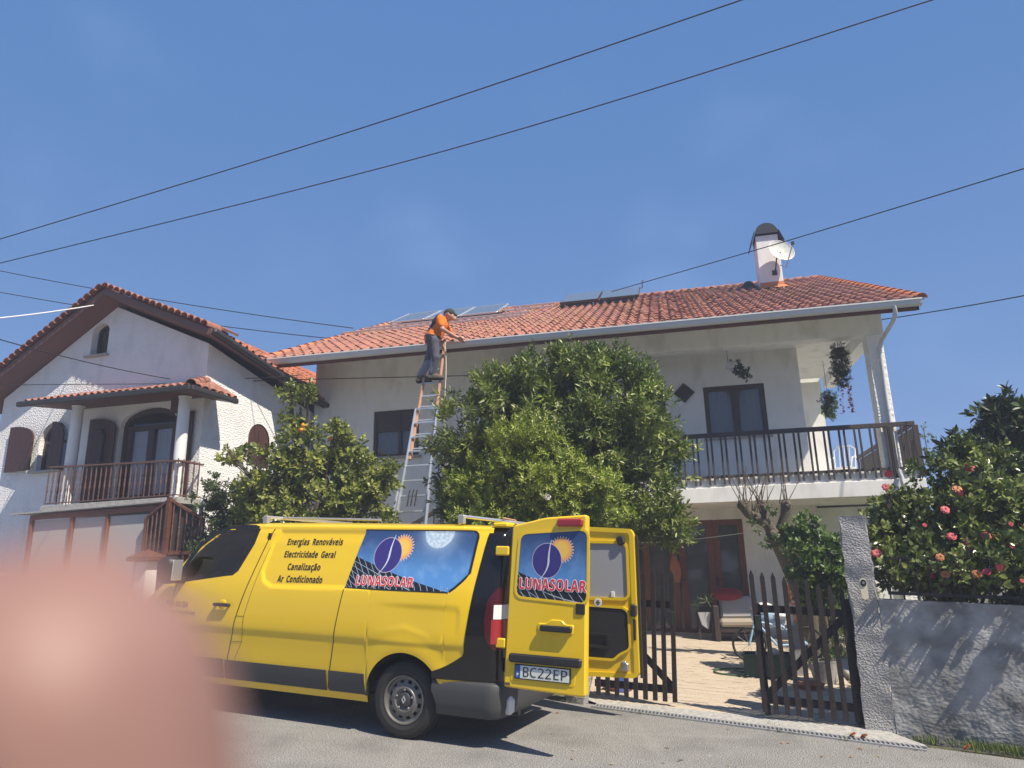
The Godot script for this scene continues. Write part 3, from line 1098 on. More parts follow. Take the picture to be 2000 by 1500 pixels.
func ring(b: MB, outer: PackedVector2Array, inner: PackedVector2Array, z0: float, z1: float) -> void:
	# a flat frame between two outlines of the same number of points
	var k := outer.size()
	for i in k:
		var j := (i + 1) % k
		b.quad(Vector3(outer[i].x, outer[i].y, z1), Vector3(outer[j].x, outer[j].y, z1), Vector3(inner[j].x, inner[j].y, z1), Vector3(inner[i].x, inner[i].y, z1), Vector3(0, 0, 1))
		b.quad(Vector3(outer[i].x, outer[i].y, z0), Vector3(outer[j].x, outer[j].y, z0), Vector3(outer[j].x, outer[j].y, z1), Vector3(outer[i].x, outer[i].y, z1))
		b.quad(Vector3(inner[i].x, inner[i].y, z0), Vector3(inner[j].x, inner[j].y, z0), Vector3(inner[j].x, inner[j].y, z1), Vector3(inner[i].x, inner[i].y, z1))


func shrunk(p: PackedVector2Array, by: float) -> PackedVector2Array:
	# the same number of points, each moved inwards
	var q := PackedVector2Array()
	var k := p.size()
	var s := 1.0 if not Geometry2D.is_polygon_clockwise(p) else -1.0
	for i in k:
		var a := (p[i] - p[(i + k - 1) % k]).normalized()
		var c := (p[(i + 1) % k] - p[i]).normalized()
		var m := (Vector2(-a.y, a.x) + Vector2(-c.y, c.x)).normalized() * s
		var f := maxf(0.4, m.dot(Vector2(-a.y, a.x) * s))
		q.append(p[i] + m * by / f)
	return q


func half_arch_leaf(parent: Node3D, at: Vector3, turn: float, w: float, h: float, drop: float) -> void:
	# a boarded shutter: full height at its free edge, curving down to the hinge at x = w
	var o := Node3D.new()
	o.name = numbered("shutter", parent)
	parent.add_child(o)
	o.position = at
	o.rotation_degrees.y = turn
	var boards := 5
	for k in boards:
		var x0 := w * k / boards
		var x1 := w * (k + 1) / boards - 0.004
		var b := MB.new()
		var poly := PackedVector2Array([Vector2(x0, 0), Vector2(x1, 0)])
		for q in 4:
			var x := lerpf(x1, x0, q / 3.0)
			var t := clampf(x / w, 0, 1)
			poly.append(Vector2(x, h - drop * (1.0 - sqrt(maxf(0.0, 1.0 - pow(t, 2.4))))))
		b.prism(poly, 0.0, 0.035)
		put("board", b, M.shutter, o)


func build_neighbour_house() -> void:
	var h := thing("gabled_house", "white stucco house with brown shutters and a small tiled porch over its balcony", "house", NEIGHBOUR, -19.0)
	h.scale = Vector3.ONE * 0.9
	var v := -0.55
	var outline := PackedVector2Array([Vector2(-4.55, -0.6), Vector2(1.35, -0.6), Vector2(1.35, 6.30), Vector2(-1.35, 7.52), Vector2(-4.55, 5.68)])
	var holes := [arch(-3.2, -2.36, 3.87, 4.55, 0.43), arch(-0.85, 0.68, 3.02, 4.70, 0.36), arch(-2.02, -1.52, 6.42, 7.0, 0.18, 8)]
	# bridge the holes into one outline, split at each hole's middle
	var b := MB.new()
	var cuts := [-4.6, -2.78, -1.77, -0.085, 1.4]
	for i in cuts.size() - 1:
		var strip := PackedVector2Array([Vector2(cuts[i], -1), Vector2(cuts[i + 1], -1), Vector2(cuts[i + 1], 9), Vector2(cuts[i], 9)])
		for piece in Geometry2D.intersect_polygons(outline, strip):
			var rest := [piece]
			for hole in holes:
				var next := []
				for r in rest:
					next.append_array(Geometry2D.clip_polygons(r, hole))
				rest = next
			for r in rest:
				var t := Geometry2D.triangulate_polygon(r)
				for k in range(0, t.size(), 3):
					b.tri3(Vector3(r[t[k]].x, r[t[k]].y, v), Vector3(r[t[k + 1]].x, r[t[k + 1]].y, v), Vector3(r[t[k + 2]].x, r[t[k + 2]].y, v), Vector3(0, 0, 1))
	for hole in holes:
		for i in hole.size():
			var p: Vector2 = hole[i]
			var q: Vector2 = hole[(i + 1) % hole.size()]
			b.quad(Vector3(p.x, p.y, v), Vector3(q.x, q.y, v), Vector3(q.x, q.y, v - 0.24), Vector3(p.x, p.y, v - 0.24))
	put("wall", b, M.stucco, h)
	# the side wall with its shuttered arch
	b = MB.new()
	var side := PackedVector2Array([Vector2(0.55, -0.6), Vector2(9.5, -0.6), Vector2(9.5, 4.75), Vector2(3.6, 5.68), Vector2(0.55, 6.30)])
	var hole := arch(1.98, 2.72, 3.9, 4.52, 0.37)
	for strip in [PackedVector2Array([Vector2(0, -1), Vector2(2.35, -1), Vector2(2.35, 9), Vector2(0, 9)]), PackedVector2Array([Vector2(2.35, -1), Vector2(12, -1), Vector2(12, 9), Vector2(2.35, 9)])]:
		for piece in Geometry2D.intersect_polygons(side, strip):
			for r in Geometry2D.clip_polygons(piece, hole):
				var t := Geometry2D.triangulate_polygon(r)
				for k in range(0, t.size(), 3):
					b.tri3(Vector3(1.35, r[t[k]].y, -r[t[k]].x), Vector3(1.35, r[t[k + 1]].y, -r[t[k + 1]].x), Vector3(1.35, r[t[k + 2]].y, -r[t[k + 2]].x), Vector3(1, 0, 0))
	b.quad(Vector3(-4.55, -0.6, v), Vector3(-4.55, -0.6, -9.5), Vector3(-4.55, 5.6, -9.5), Vector3(-4.55, 5.68, v), Vector3(-1, 0, 0))
	b.quad(Vector3(-4.55, -0.6, -9.5), Vector3(1.35, -0.6, -9.5), Vector3(1.35, 4.7, -9.5), Vector3(-4.55, 5.6, -9.5), Vector3(0, 0, -1))
	put("wall", b, M.stucco, h)
	b = MB.new()
	b.box(Vector3(-1.6, 2.9, -3.4), Vector3(5.8, 6.8, 0.1), 0.0)
	b.box(Vector3(-1.6, 5.6, -2.0), Vector3(5.8, 0.1, 2.6), 0.0)
	b.box(Vector3(-1.6, 2.93, -2.0), Vector3(5.8, 0.1, 2.6), 0.0)
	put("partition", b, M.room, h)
	# side shutters, closed
	b = MB.new()
	b.xf = Transform3D(Basis(Vector3.UP, PI / 2), Vector3(1.33, 0, 0))
	var leaf := shrunk(hole, 0.015)
	b.prism(leaf, -0.04, 0.0)
	var ss := put("shutter", b, M.shutter, h)
	b = MB.new()
	b.box(Vector3(1.345, 4.3, -2.35), Vector3(0.012, 0.9, 0.02), 0.0)
	put("cover_strip", b, M.dark_board, ss)
	# arched window with one leaf folded back and one half shut
	b = MB.new()
	ring(b, holes[0], shrunk(holes[0], 0.07), v - 0.20, v - 0.12)
	b.box(Vector3(-2.78, 4.36, v - 0.16), Vector3(0.09, 0.95, 0.07))
	b.box(Vector3(-2.78, 4.54, v - 0.155), Vector3(0.70, 0.06, 0.06))
	var f := put("window_frame", b, M.dark_frame, h)
	b = MB.new()
	b.prism(shrunk(holes[0], 0.06), v - 0.17, v - 0.165)
	put("pane", b, M.glass, f)
	b = MB.new()
	for e in [[-3.12, -2.86], [-2.70, -2.44]]:
		var top := []
		var bot := []
		for k in 15:
			var x: float = lerpf(e[0], e[1], k / 14.0)
			top.append(Vector3(x, 4.7, v - 0.28 + 0.02 * sin(k * 1.7)))
			bot.append(Vector3(x, 3.88, v - 0.28 + 0.02 * sin(k * 1.7)))
		b.grid([bot, top])
	put("curtain", b, M.curtain, f)
	b = MB.new()
	b.box(Vector3(-2.78, 3.85, v + 0.04), Vector3(1.0, 0.045, 0.18), 0.006)
	put("window_sill", b, M.concrete, h)
	half_arch_leaf(h, Vector3(-4.07, 3.9, v + 0.05), -4.0, 0.84, 1.04, 0.30)
	# the half-shut leaf mirrors the other
	var m := Node3D.new()
	m.name = numbered("shutter", h)
	h.add_child(m)
	m.position = Vector3(-2.80, 3.9, v + 0.03)
	m.rotation_degrees.y = -6.0
	for k in 3:
		b = MB.new()
		var x0 := 0.45 * k / 3.0
		var x1 := 0.45 * (k + 1) / 3.0 - 0.004
		var poly := PackedVector2Array([Vector2(x0, 0), Vector2(x1, 0)])
		for q in 5:
			var x := lerpf(x1, x0, q / 4.0)
			poly.append(Vector2(x, 0.64 + 0.43 * sqrt(maxf(0.0, 1.0 - pow(x / 0.46, 2.0)))))
		b.prism(poly, 0.0, 0.035)
		put("board", b, M.shutter, m)
	# arched balcony door
	b = MB.new()
	ring(b, holes[1], shrunk(holes[1], 0.10), v - 0.20, v - 0.10)
	b.box(Vector3(-0.085, 3.85, v - 0.15), Vector3(0.17, 1.5, 0.08))
	b.box(Vector3(-0.085, 4.64, v - 0.145), Vector3(1.36, 0.10, 0.08))
	b.box(Vector3(-0.70, 3.86, v - 0.15), Vector3(0.12, 1.48, 0.07))
	b.box(Vector3(0.53, 3.86, v - 0.15), Vector3(0.12, 1.48, 0.07))
	b.box(Vector3(-0.085, 3.14, v - 0.15), Vector3(1.35, 0.14, 0.075))
	f = put("balcony_door", b, M.dark_frame, h)
	for e in [[-0.64, -0.17], [0.0, 0.47]]:
		b = MB.new()
		b.box(Vector3((e[0] + e[1]) / 2, 3.9, v - 0.16), Vector3(e[1] - e[0], 1.40, 0.008), 0.0)
		put("pane", b, M.glass, f)
		b = MB.new()
		var top := []
		var bot := []
		for k in 21:
			var x: float = lerpf(e[0] - 0.03, e[1] + 0.03, k / 20.0)
			top.append(Vector3(x, 4.64, v - 0.24 + 0.015 * sin(k * 1.9)))
			bot.append(Vector3(x, 3.12, v - 0.24 + 0.015 * sin(k * 1.9)))
		b.grid([bot, top])
		put("curtain", b, M.curtain, f)
	b = MB.new()
	var head := PackedVector2Array()
	for k in 13:
		var a := PI * k / 12
		head.append(Vector2(-0.085 + cos(a) * 0.68, 4.70 + sin(a) * 0.29))
	b.prism(head, v - 0.17, v - 0.16)
	put("pane", b, M.dark_glass, f)
	half_arch_leaf(h, Vector3(-1.66, 3.05, v + 0.04), -3.0, 0.80, 1.86, 0.28)
	b = MB.new()
	b.box(Vector3(0.94, 3.95, v + 0.05), Vector3(0.44, 1.80, 0.035))
	put("shutter", b, M.shutter, h)
	# attic window, set deep
	b = MB.new()
	ring(b, holes[2], shrunk(holes[2], 0.06), v - 0.23, v - 0.16)
	b.box(Vector3(-1.77, 6.74, v - 0.19), Vector3(0.06, 0.58, 0.06))
	f = put("window_frame", b, M.dark_frame, h)
	b = MB.new()
	b.prism(shrunk(holes[2], 0.05), v - 0.20, v - 0.195)
	put("pane", b, M.dark_glass, f)
	b = MB.new()
	b.box(Vector3(-1.77, 6.40, v + 0.0), Vector3(0.66, 0.04, 0.2), 0.005)
	put("window_sill", b, M.concrete, h)
	# balcony: slab, columns, turned balusters
	b = MB.new()
	b.box(Vector3(-0.2, 2.94, -0.20), Vector3(3.55, 0.12, 0.72), 0.006)
	put("balcony_slab", b, M.concrete, h)
	for c in [[-1.50, 5.10], [1.36, 5.02]]:
		b = MB.new()
		b.lathe([Vector2(0.115, 3.0), Vector2(0.112, c[1] - 0.02), Vector2(0.13, c[1] - 0.015), Vector2(0.13, c[1])], 20, Basis(), Vector3(c[0], 0, -0.02))
		put("column", b, M.white_paint, h)
	b = MB.new()
	b.bar(Vector3(-1.92, 3.80, 0.12), Vector3(1.50, 3.70, 0.12), 0.045, 0.035)
	b.bar(Vector3(1.50, 3.70, 0.12), Vector3(1.50, 3.70, -0.52), 0.045, 0.035)
	b.bar(Vector3(-1.92, 3.80, 0.12), Vector3(-1.92, 3.80, -0.52), 0.045, 0.035)
	put("top_rail", b, M.baluster_wood, h)
	b = MB.new()
	b.bar(Vector3(-1.92, 3.045, 0.12), Vector3(1.50, 3.045, 0.12), 0.03, 0.02)
	b.bar(Vector3(1.50, 3.045, 0.12), Vector3(1.50, 3.045, -0.52), 0.03, 0.02)
	put("bottom_rail", b, M.baluster_wood, h)
	var turned := turned_spindle(0.70).mesh()
	for k in 27:
		put("baluster", turned, M.baluster_wood, h, Transform3D(Basis(), Vector3(-1.90 + k * 0.130, 3.05, 0.12)))
	for k in 4:
		put("baluster", turned, M.baluster_wood, h, Transform3D(Basis(), Vector3(1.50, 3.05, 0.0 - k * 0.14)))
		put("baluster", turned, M.baluster_wood, h, Transform3D(Basis(), Vector3(-1.92, 3.05, 0.0 - k * 0.14)))
	# downpipe with its swan neck
	b = MB.new()
	b.tube([Vector3(-1.35, 4.62, -0.42), Vector3(-1.22, 4.62, -0.42), Vector3(-1.17, 4.52, -0.42), Vector3(-1.20, 3.05, -0.42)], 0.045, -1, 10)
	put("downpipe", b, M.dark_gutter, h)
	# lamp box under the porch
	b = MB.new()
	b.box(Vector3(0.72, 5.02, -0.47), Vector3(0.22, 0.36, 0.14), 0.02)
	put("wall_lantern", b, M.brown_wood, h)
	# porch roof: brown soffit, dark gutter, one eave of tiles and a hipped end
	var pr := MB.new()
	var ea := Vector3(-2.55, 5.17, 0.40)
	var eb := Vector3(1.88, 5.06, 0.40)
	var wa := Vector3(-2.30, 5.50, -0.55)
	var wb := Vector3(1.35, 5.42, -0.55)
	var ec := Vector3(1.88, 5.06, -0.85)
	pr.quad(ea, eb, wb, wa, Vector3(0, 1, 0.5))
	pr.quad(eb, ec, Vector3(1.35, 5.42, -0.75), wb, Vector3(1, 1, 0))
	pr.quad(ea - Vector3(0, 0.05, 0), eb - Vector3(0, 0.05, 0), wb - Vector3(0, 0.30, 0), wa - Vector3(0, 0.30, 0), Vector3(0, -1, 0))
	pr.quad(eb - Vector3(0, 0.05, 0), ec - Vector3(0, 0.05, 0), Vector3(1.35, 5.12, -0.75), wb - Vector3(0, 0.30, 0), Vector3(0, -1, 0))
	pr.quad(ea, wa, wa - Vector3(0, 0.3, 0), ea - Vector3(0, 0.05, 0), Vector3(-1, 0, 0))
	pr.quad(ec, Vector3(1.35, 5.42, -0.75), Vector3(1.35, 5.12, -0.75), ec - Vector3(0, 0.05, 0), Vector3(0, 0, -1))
	var porch := put("porch_roof", pr, M.brown_wood, h)
	b = MB.new()
	b.bar(ea + Vector3(-0.12, -0.02, 0.06), eb + Vector3(0.06, -0.02, 0.06), 0.10, 0.11, Vector3.UP, 0.02)
	b.bar(eb + Vector3(0.06, -0.02, 0.06), ec + Vector3(0.06, -0.02, 0), 0.10, 0.11, Vector3.UP, 0.02)
	put("gutter", b, M.dark_gutter, porch)
	for k in 24:
		for row in 3:
			var t := (k + 0.5) / 24.0
			var e := ea.lerp(eb, t)
			var w := wa.lerp(wb, t)
			b = MB.new()
			var p0 := e.lerp(w, row * 0.32 - 0.03) + Vector3(0, 0.02, 0)
			var p1 := e.lerp(w, row * 0.32 + 0.36) + Vector3(0, 0.012, 0)
			barrel(b, p1, p0, 0.066, 0.078, Vector3.UP)
			put("roof_tile", b, M["tile_%d" % [2, 0, 4][(k * 7 + row) % 3]], porch)
	for k in 6:
		b = MB.new()
		var e := eb.lerp(ec, (k + 0.7) / 6.0)
		var w := wb.lerp(Vector3(1.35, 5.42, -0.75), (k + 0.7) / 6.0)
		barrel(b, w + Vector3(0, 0.02, 0), e + Vector3(0.03, 0.03, 0), 0.066, 0.078, Vector3.UP)
		put("roof_tile", b, M["tile_%d" % (k % 3)], porch)
	for k in 3:
		b = MB.new()
		barrel(b, eb.lerp(wb, k / 3.0 + 0.38) + Vector3(0, 0.06, 0), eb.lerp(wb, k / 3.0 - 0.02) + Vector3(0, 0.07, 0), 0.09, 0.11, Vector3.UP)
		put("hip_cap", b, M.tile_4, porch)
	# main roof: two slopes, brown boards beneath the verge, short barrel tiles along it
	var apex := Vector3(-1.25, 7.80, -0.10)
	var left := Vector3(-5.2, 5.60, -0.10)
	var right := Vector3(1.74, 6.47, -0.14)
	var back_apex := Vector3(-1.25, 6.16, -9.5)
	var back_left := Vector3(-5.2, 5.60, -9.5)
	var back_right := Vector3(1.70, 4.9, -9.5)
	b = MB.new()
	for s in [[left, apex, back_apex, back_left], [apex, right, back_right, back_apex]]:
		b.quad(s[0], s[1], s[2], s[3], Vector3(0, 1, 0))
		b.quad(s[0] - Vector3(0, 0.14, 0), s[1] - Vector3(0, 0.14, 0), s[2] - Vector3(0, 0.14, 0), s[3] - Vector3(0, 0.14, 0), Vector3(0, -1, 0))
		b.quad(s[0], s[1], s[1] - Vector3(0, 0.14, 0), s[0] - Vector3(0, 0.14, 0), Vector3(0, 0, 1))
	b.quad(right, back_right, back_right - Vector3(0, 0.14, 0), right - Vector3(0, 0.14, 0), Vector3(1, 0, 0))
	var rf := put("roof", b, M.eave_brown, h)
	b = MB.new()
	b.bar(left + Vector3(0, -0.09, 0.02), apex + Vector3(0, -0.09, 0.02), 0.03, 0.13)
	b.bar(apex + Vector3(0, -0.09, 0.02), right + Vector3(0, -0.09, 0.02), 0.03, 0.13)
	put("verge_board", b, M.eave_brown, rf)
	for s in [[left, apex, 25], [apex, right, 17]]:
		var a: Vector3 = s[0]
		var d: Vector3 = s[1]
		var nn := Vector3(-(d - a).y, (d - a).x, 0).normalized()
		for k in s[2]:
			var p := a.lerp(d, (k + 0.5) / s[2])
			b = MB.new()
			barrel(b, p + Vector3(0, 0, -0.36) + nn * 0.02, p + Vector3(0, 0, 0.13) + nn * 0.01, 0.085, 0.105, nn)
			put("verge_tile", b, M["tile_%d" % [3, 1, 0][k % 3]], rf)
	# flat-laid tiles seen over the falling slope, then its body
	for k in 9:
		b = MB.new()
		var p := apex.lerp(right, k / 9.0)
		var q := apex.lerp(right, (k + 1.1) / 9.0)
		var nn := Vector3(-(right - apex).y, (right - apex).x, 0).normalized()
		b.quad(p + nn * 0.13 + Vector3(0, 0, -0.30), q + nn * 0.10 + Vector3(0, 0, -0.30), q + nn * 0.10 + Vector3(0, 0, -0.75), p + nn * 0.13 + Vector3(0, 0, -0.75), Vector3(0, 1, 0))
		b.quad(p + nn * 0.13 + Vector3(0, 0, -0.30), q + nn * 0.10 + Vector3(0, 0, -0.30), q + nn * 0.05 + Vector3(0, 0, -0.30), p + nn * 0.08 + Vector3(0, 0, -0.30), Vector3(0, 0, 1))
		b.quad(q + nn * 0.10 + Vector3(0, 0, -0.30), q + nn * 0.10 + Vector3(0, 0, -0.75), q + nn * 0.05 + Vector3(0, 0, -0.75), q + nn * 0.05 + Vector3(0, 0, -0.30), Vector3(1, 0, 0))
		put("cover_tile", b, M["tile_%d" % [2, 4, 0][k % 3]], rf)
	var where := []
	var tints := []
	var shape := tile_mesh(0.22, 0.42).mesh()
	for row in 10:
		for k in 40:
			var z := -0.55 - k * 0.215
			var t := row / 10.0
			var e := right.lerp(back_right, (-0.1 - z) / 9.4)
			var p := e.lerp(Vector3(apex.x, apex.y, z), t)
			var down := (e - Vector3(apex.x, apex.y, z)).normalized()
			var across := Vector3(0, 0, -1)
			across = (across - down * across.dot(down)).normalized()
			where.append(Transform3D(Basis(across, down.cross(across), down), p + Vector3(0, 0.03, 0)))
			var c := rng.randf_range(0.7, 1.1)
			tints.append(Color(0.46 * c, 0.16 * c, 0.085 * c))
	scatter("roof_tiles", shape, M.tile_mass, where, tints, rf)
	b = MB.new()
	b.bar(right + Vector3(0.07, -0.06, 0.0), back_right + Vector3(0.07, -0.06, 0), 0.12, 0.12, Vector3.UP, 0.03)
	put("gutter", b, M.dark_gutter, rf)
	# glazed porch below the balcony, with its cover and brown posts
	b = MB.new()
	b.quad(Vector3(-2.6, 2.86, 0.32), Vector3(1.55, 2.93, 0.32), Vector3(1.5, 3.0, -0.1), Vector3(-2.0, 2.96, -0.5), Vector3(0, 1, 0))
	b.quad(Vector3(-2.6, 2.83, 0.32), Vector3(1.55, 2.90, 0.32), Vector3(1.5, 2.87, -0.1), Vector3(-2.0, 2.86, -0.5), Vector3(0, -1, 0))
	b.quad(Vector3(-2.6, 2.86, 0.32), Vector3(1.55, 2.93, 0.32), Vector3(1.55, 2.90, 0.32), Vector3(-2.6, 2.83, 0.32), Vector3(0, 0, 1))
	put("porch_cover", b, M.concrete, h)
	b = MB.new()
	b.bar(Vector3(-2.1, 2.76, 0.22), Vector3(1.25, 2.80, 0.22), 0.06, 0.10)
	var gp := put("porch_beam", b, M.door_wood, h)
	for u in [-2.06, -0.95, -0.03, 1.2]:
		b = MB.new()
		b.bar(Vector3(u, 0.3, 0.22), Vector3(u, 2.72, 0.22), 0.07, 0.07, Vector3(0, 0, 1))
		put("post", b, M.door_wood, gp)
	for e in [[-2.0, -1.0], [-0.9, -0.08], [0.02, 1.15]]:
		b = MB.new()
		b.box(Vector3((e[0] + e[1]) / 2, 1.5, 0.20), Vector3(e[1] - e[0], 2.4, 0.01), 0.0)
		put("panel", b, M.blind_cloth, gp)
	# spindle screens that meet at a corner post
	var sc := MB.new()
	sc.bar(Vector3(1.58, 0.3, 0.34), Vector3(1.58, 2.97, 0.34), 0.08, 0.08)
	var screen := put("corner_post", sc, M.brown_wood, h)
	var spindle := turned_spindle(0.80).mesh()
	for s in [[Vector3(1.02, 0, 0.30), Vector3(1.55, 0, 0.33), 2.62, 2.92], [Vector3(2.20, 0, 0.12), Vector3(1.61, 0, 0.33), 2.55, 2.92]]:
		var a: Vector3 = s[0]
		var d: Vector3 = s[1]
		b = MB.new()
		for y in [0.9, 1.95]:
			b.bar(a + Vector3.UP * y, d + Vector3.UP * y, 0.04, 0.07)
		b.bar(a + Vector3.UP * s[2], d + Vector3.UP * s[3], 0.04, 0.05)
		b.bar(a + Vector3.UP * 0.3, a + Vector3.UP * s[2], 0.05, 0.05)
		put("screen_frame", b, M.brown_wood, screen)
		for k in 5:
			var t := (k + 0.5) / 5.0
			var p := a.lerp(d, t)
			put("spindle", spindle, M.baluster_wood, screen, Transform3D(Basis().scaled(Vector3(1, lerpf(0.80, 1.18, t), 1)), p + Vector3.UP * 1.97))
			b = MB.new()
			b.bar(p + Vector3.UP * 0.92, p + Vector3.UP * 1.93, 0.03, 0.02)
			put("slat", b, M.brown_wood, screen)
		b = MB.new()
		b.quad(a + Vector3(0, 0.3, -0.05), d + Vector3(0, 0.3, -0.05), d + Vector3(0, s[3], -0.05), a + Vector3(0, s[2], -0.05))
		put("screen_back", b, M.dark_board, screen)
	b = MB.new()
	b.tube([Vector3(1.93, 3.0, -0.1), Vector3(1.95, 0.4, -0.1)], 0.04)
	put("white_post", b, M.white_paint, h)


func turned_spindle(l: float) -> MB:
	var b := MB.new()
	var p := [Vector2(0.011, 0.0), Vector2(0.011, l * 0.06)]
	for k in 5:
		var y := l * (0.08 + k * 0.035)
		p.append_array([Vector2(0.011, y), Vector2(0.020, y + l * 0.012), Vector2(0.011, y + l * 0.024)])
	p.append_array([Vector2(0.012, l * 0.28), Vector2(0.020, l * 0.36), Vector2(0.014, l * 0.48), Vector2(0.018, l * 0.50), Vector2(0.011, l * 0.53), Vector2(0.016, l * 0.70), Vector2(0.011, l)])
	b.lathe(p, 8)
	return b


# ---------------------------------------------------------------- gate, pillar, wall, drain, yard floor
func gate_leaf(o: Node3D, length: float, pickets: int, tall: float, taper := 0.0) -> void:
	# local x runs from the hinge to the free end; pointed pickets on two rails and a brace
	for y in [0.16, 1.10]:
		var b := MB.new()
		b.bar(Vector3(0, y, -0.03), Vector3(length, y, -0.03), 0.035, 0.08)
		put("rail", b, M.gate_wood, o)
	var b := MB.new()
	b.bar(Vector3(0.06, 1.05, -0.028), Vector3(length - 0.06, 0.2, -0.028), 0.03, 0.075)
	put("brace", b, M.gate_wood, o)
	for k in pickets:
		var x := lerpf(0.05, length - 0.02, float(k) / (pickets - 1))
		var hgt := tall - taper * (1.0 - float(k) / pickets) + 0.012 * sin(k * 2.3)
		b = MB.new()
		b.prism(PackedVector2Array([Vector2(x - 0.026, 0.03), Vector2(x + 0.026, 0.03), Vector2(x + 0.025, hgt - 0.06), Vector2(x, hgt), Vector2(x - 0.025, hgt - 0.06)]), -0.012, 0.012)
		put("picket", b, M.gate_wood, o)
	b = MB.new()
	b.box(Vector3(length - 0.04, 0.95, 0.02), Vector3(0.06, 0.16, 0.03), 0.006)
	put("latch", b, M.black_metal, o)


func rough_block(size: Vector3, amount: float, seed_: int, steps := 10) -> MB:
	# a split stone: a box whose faces are knocked about
	var f := FastNoiseLite.new()
	f.seed = seed_
	f.frequency = 3.2
	f.fractal_octaves = 4
	var b := MB.new()
	var faces := [[Vector3.RIGHT, Vector3.UP, Vector3.BACK], [Vector3.LEFT, Vector3.UP, Vector3.BACK], [Vector3.BACK, Vector3.UP, Vector3.RIGHT], [Vector3.FORWARD, Vector3.UP, Vector3.RIGHT], [Vector3.UP, Vector3.BACK, Vector3.RIGHT]]
	for s in faces:
		var rows := []
		var nu := int(clampf((s[1] * size).length() / 0.05, 3, 44))
		var nv := int(clampf((s[2] * size).length() / 0.05, 3, 44))
		for i in nu + 1:
			var row := []
			for j in nv + 1:
				var p: Vector3 = s[0] * 0.5 + s[1] * (float(i) / nu - 0.5) + s[2] * (float(j) / nv - 0.5)
				p = p * size + Vector3(0, size.y / 2, 0)
				var q := p
				q += Vector3(f.get_noise_3d(p.x, p.y, p.z), 0.4 * f.get_noise_3d(p.x + 9, p.y, p.z), f.get_noise_3d(p.x, p.y, p.z + 9)) * amount
				row.append(q)
			rows.append(row)
		var mid: Vector3 = rows[nu / 2][nv / 2]
		var nn: Vector3 = (rows[nu / 2 + 1][nv / 2] - mid).cross(rows[nu / 2][nv / 2 + 1] - mid)
		b.grid(rows, nn.dot(s[0]) < 0.0)
	return b


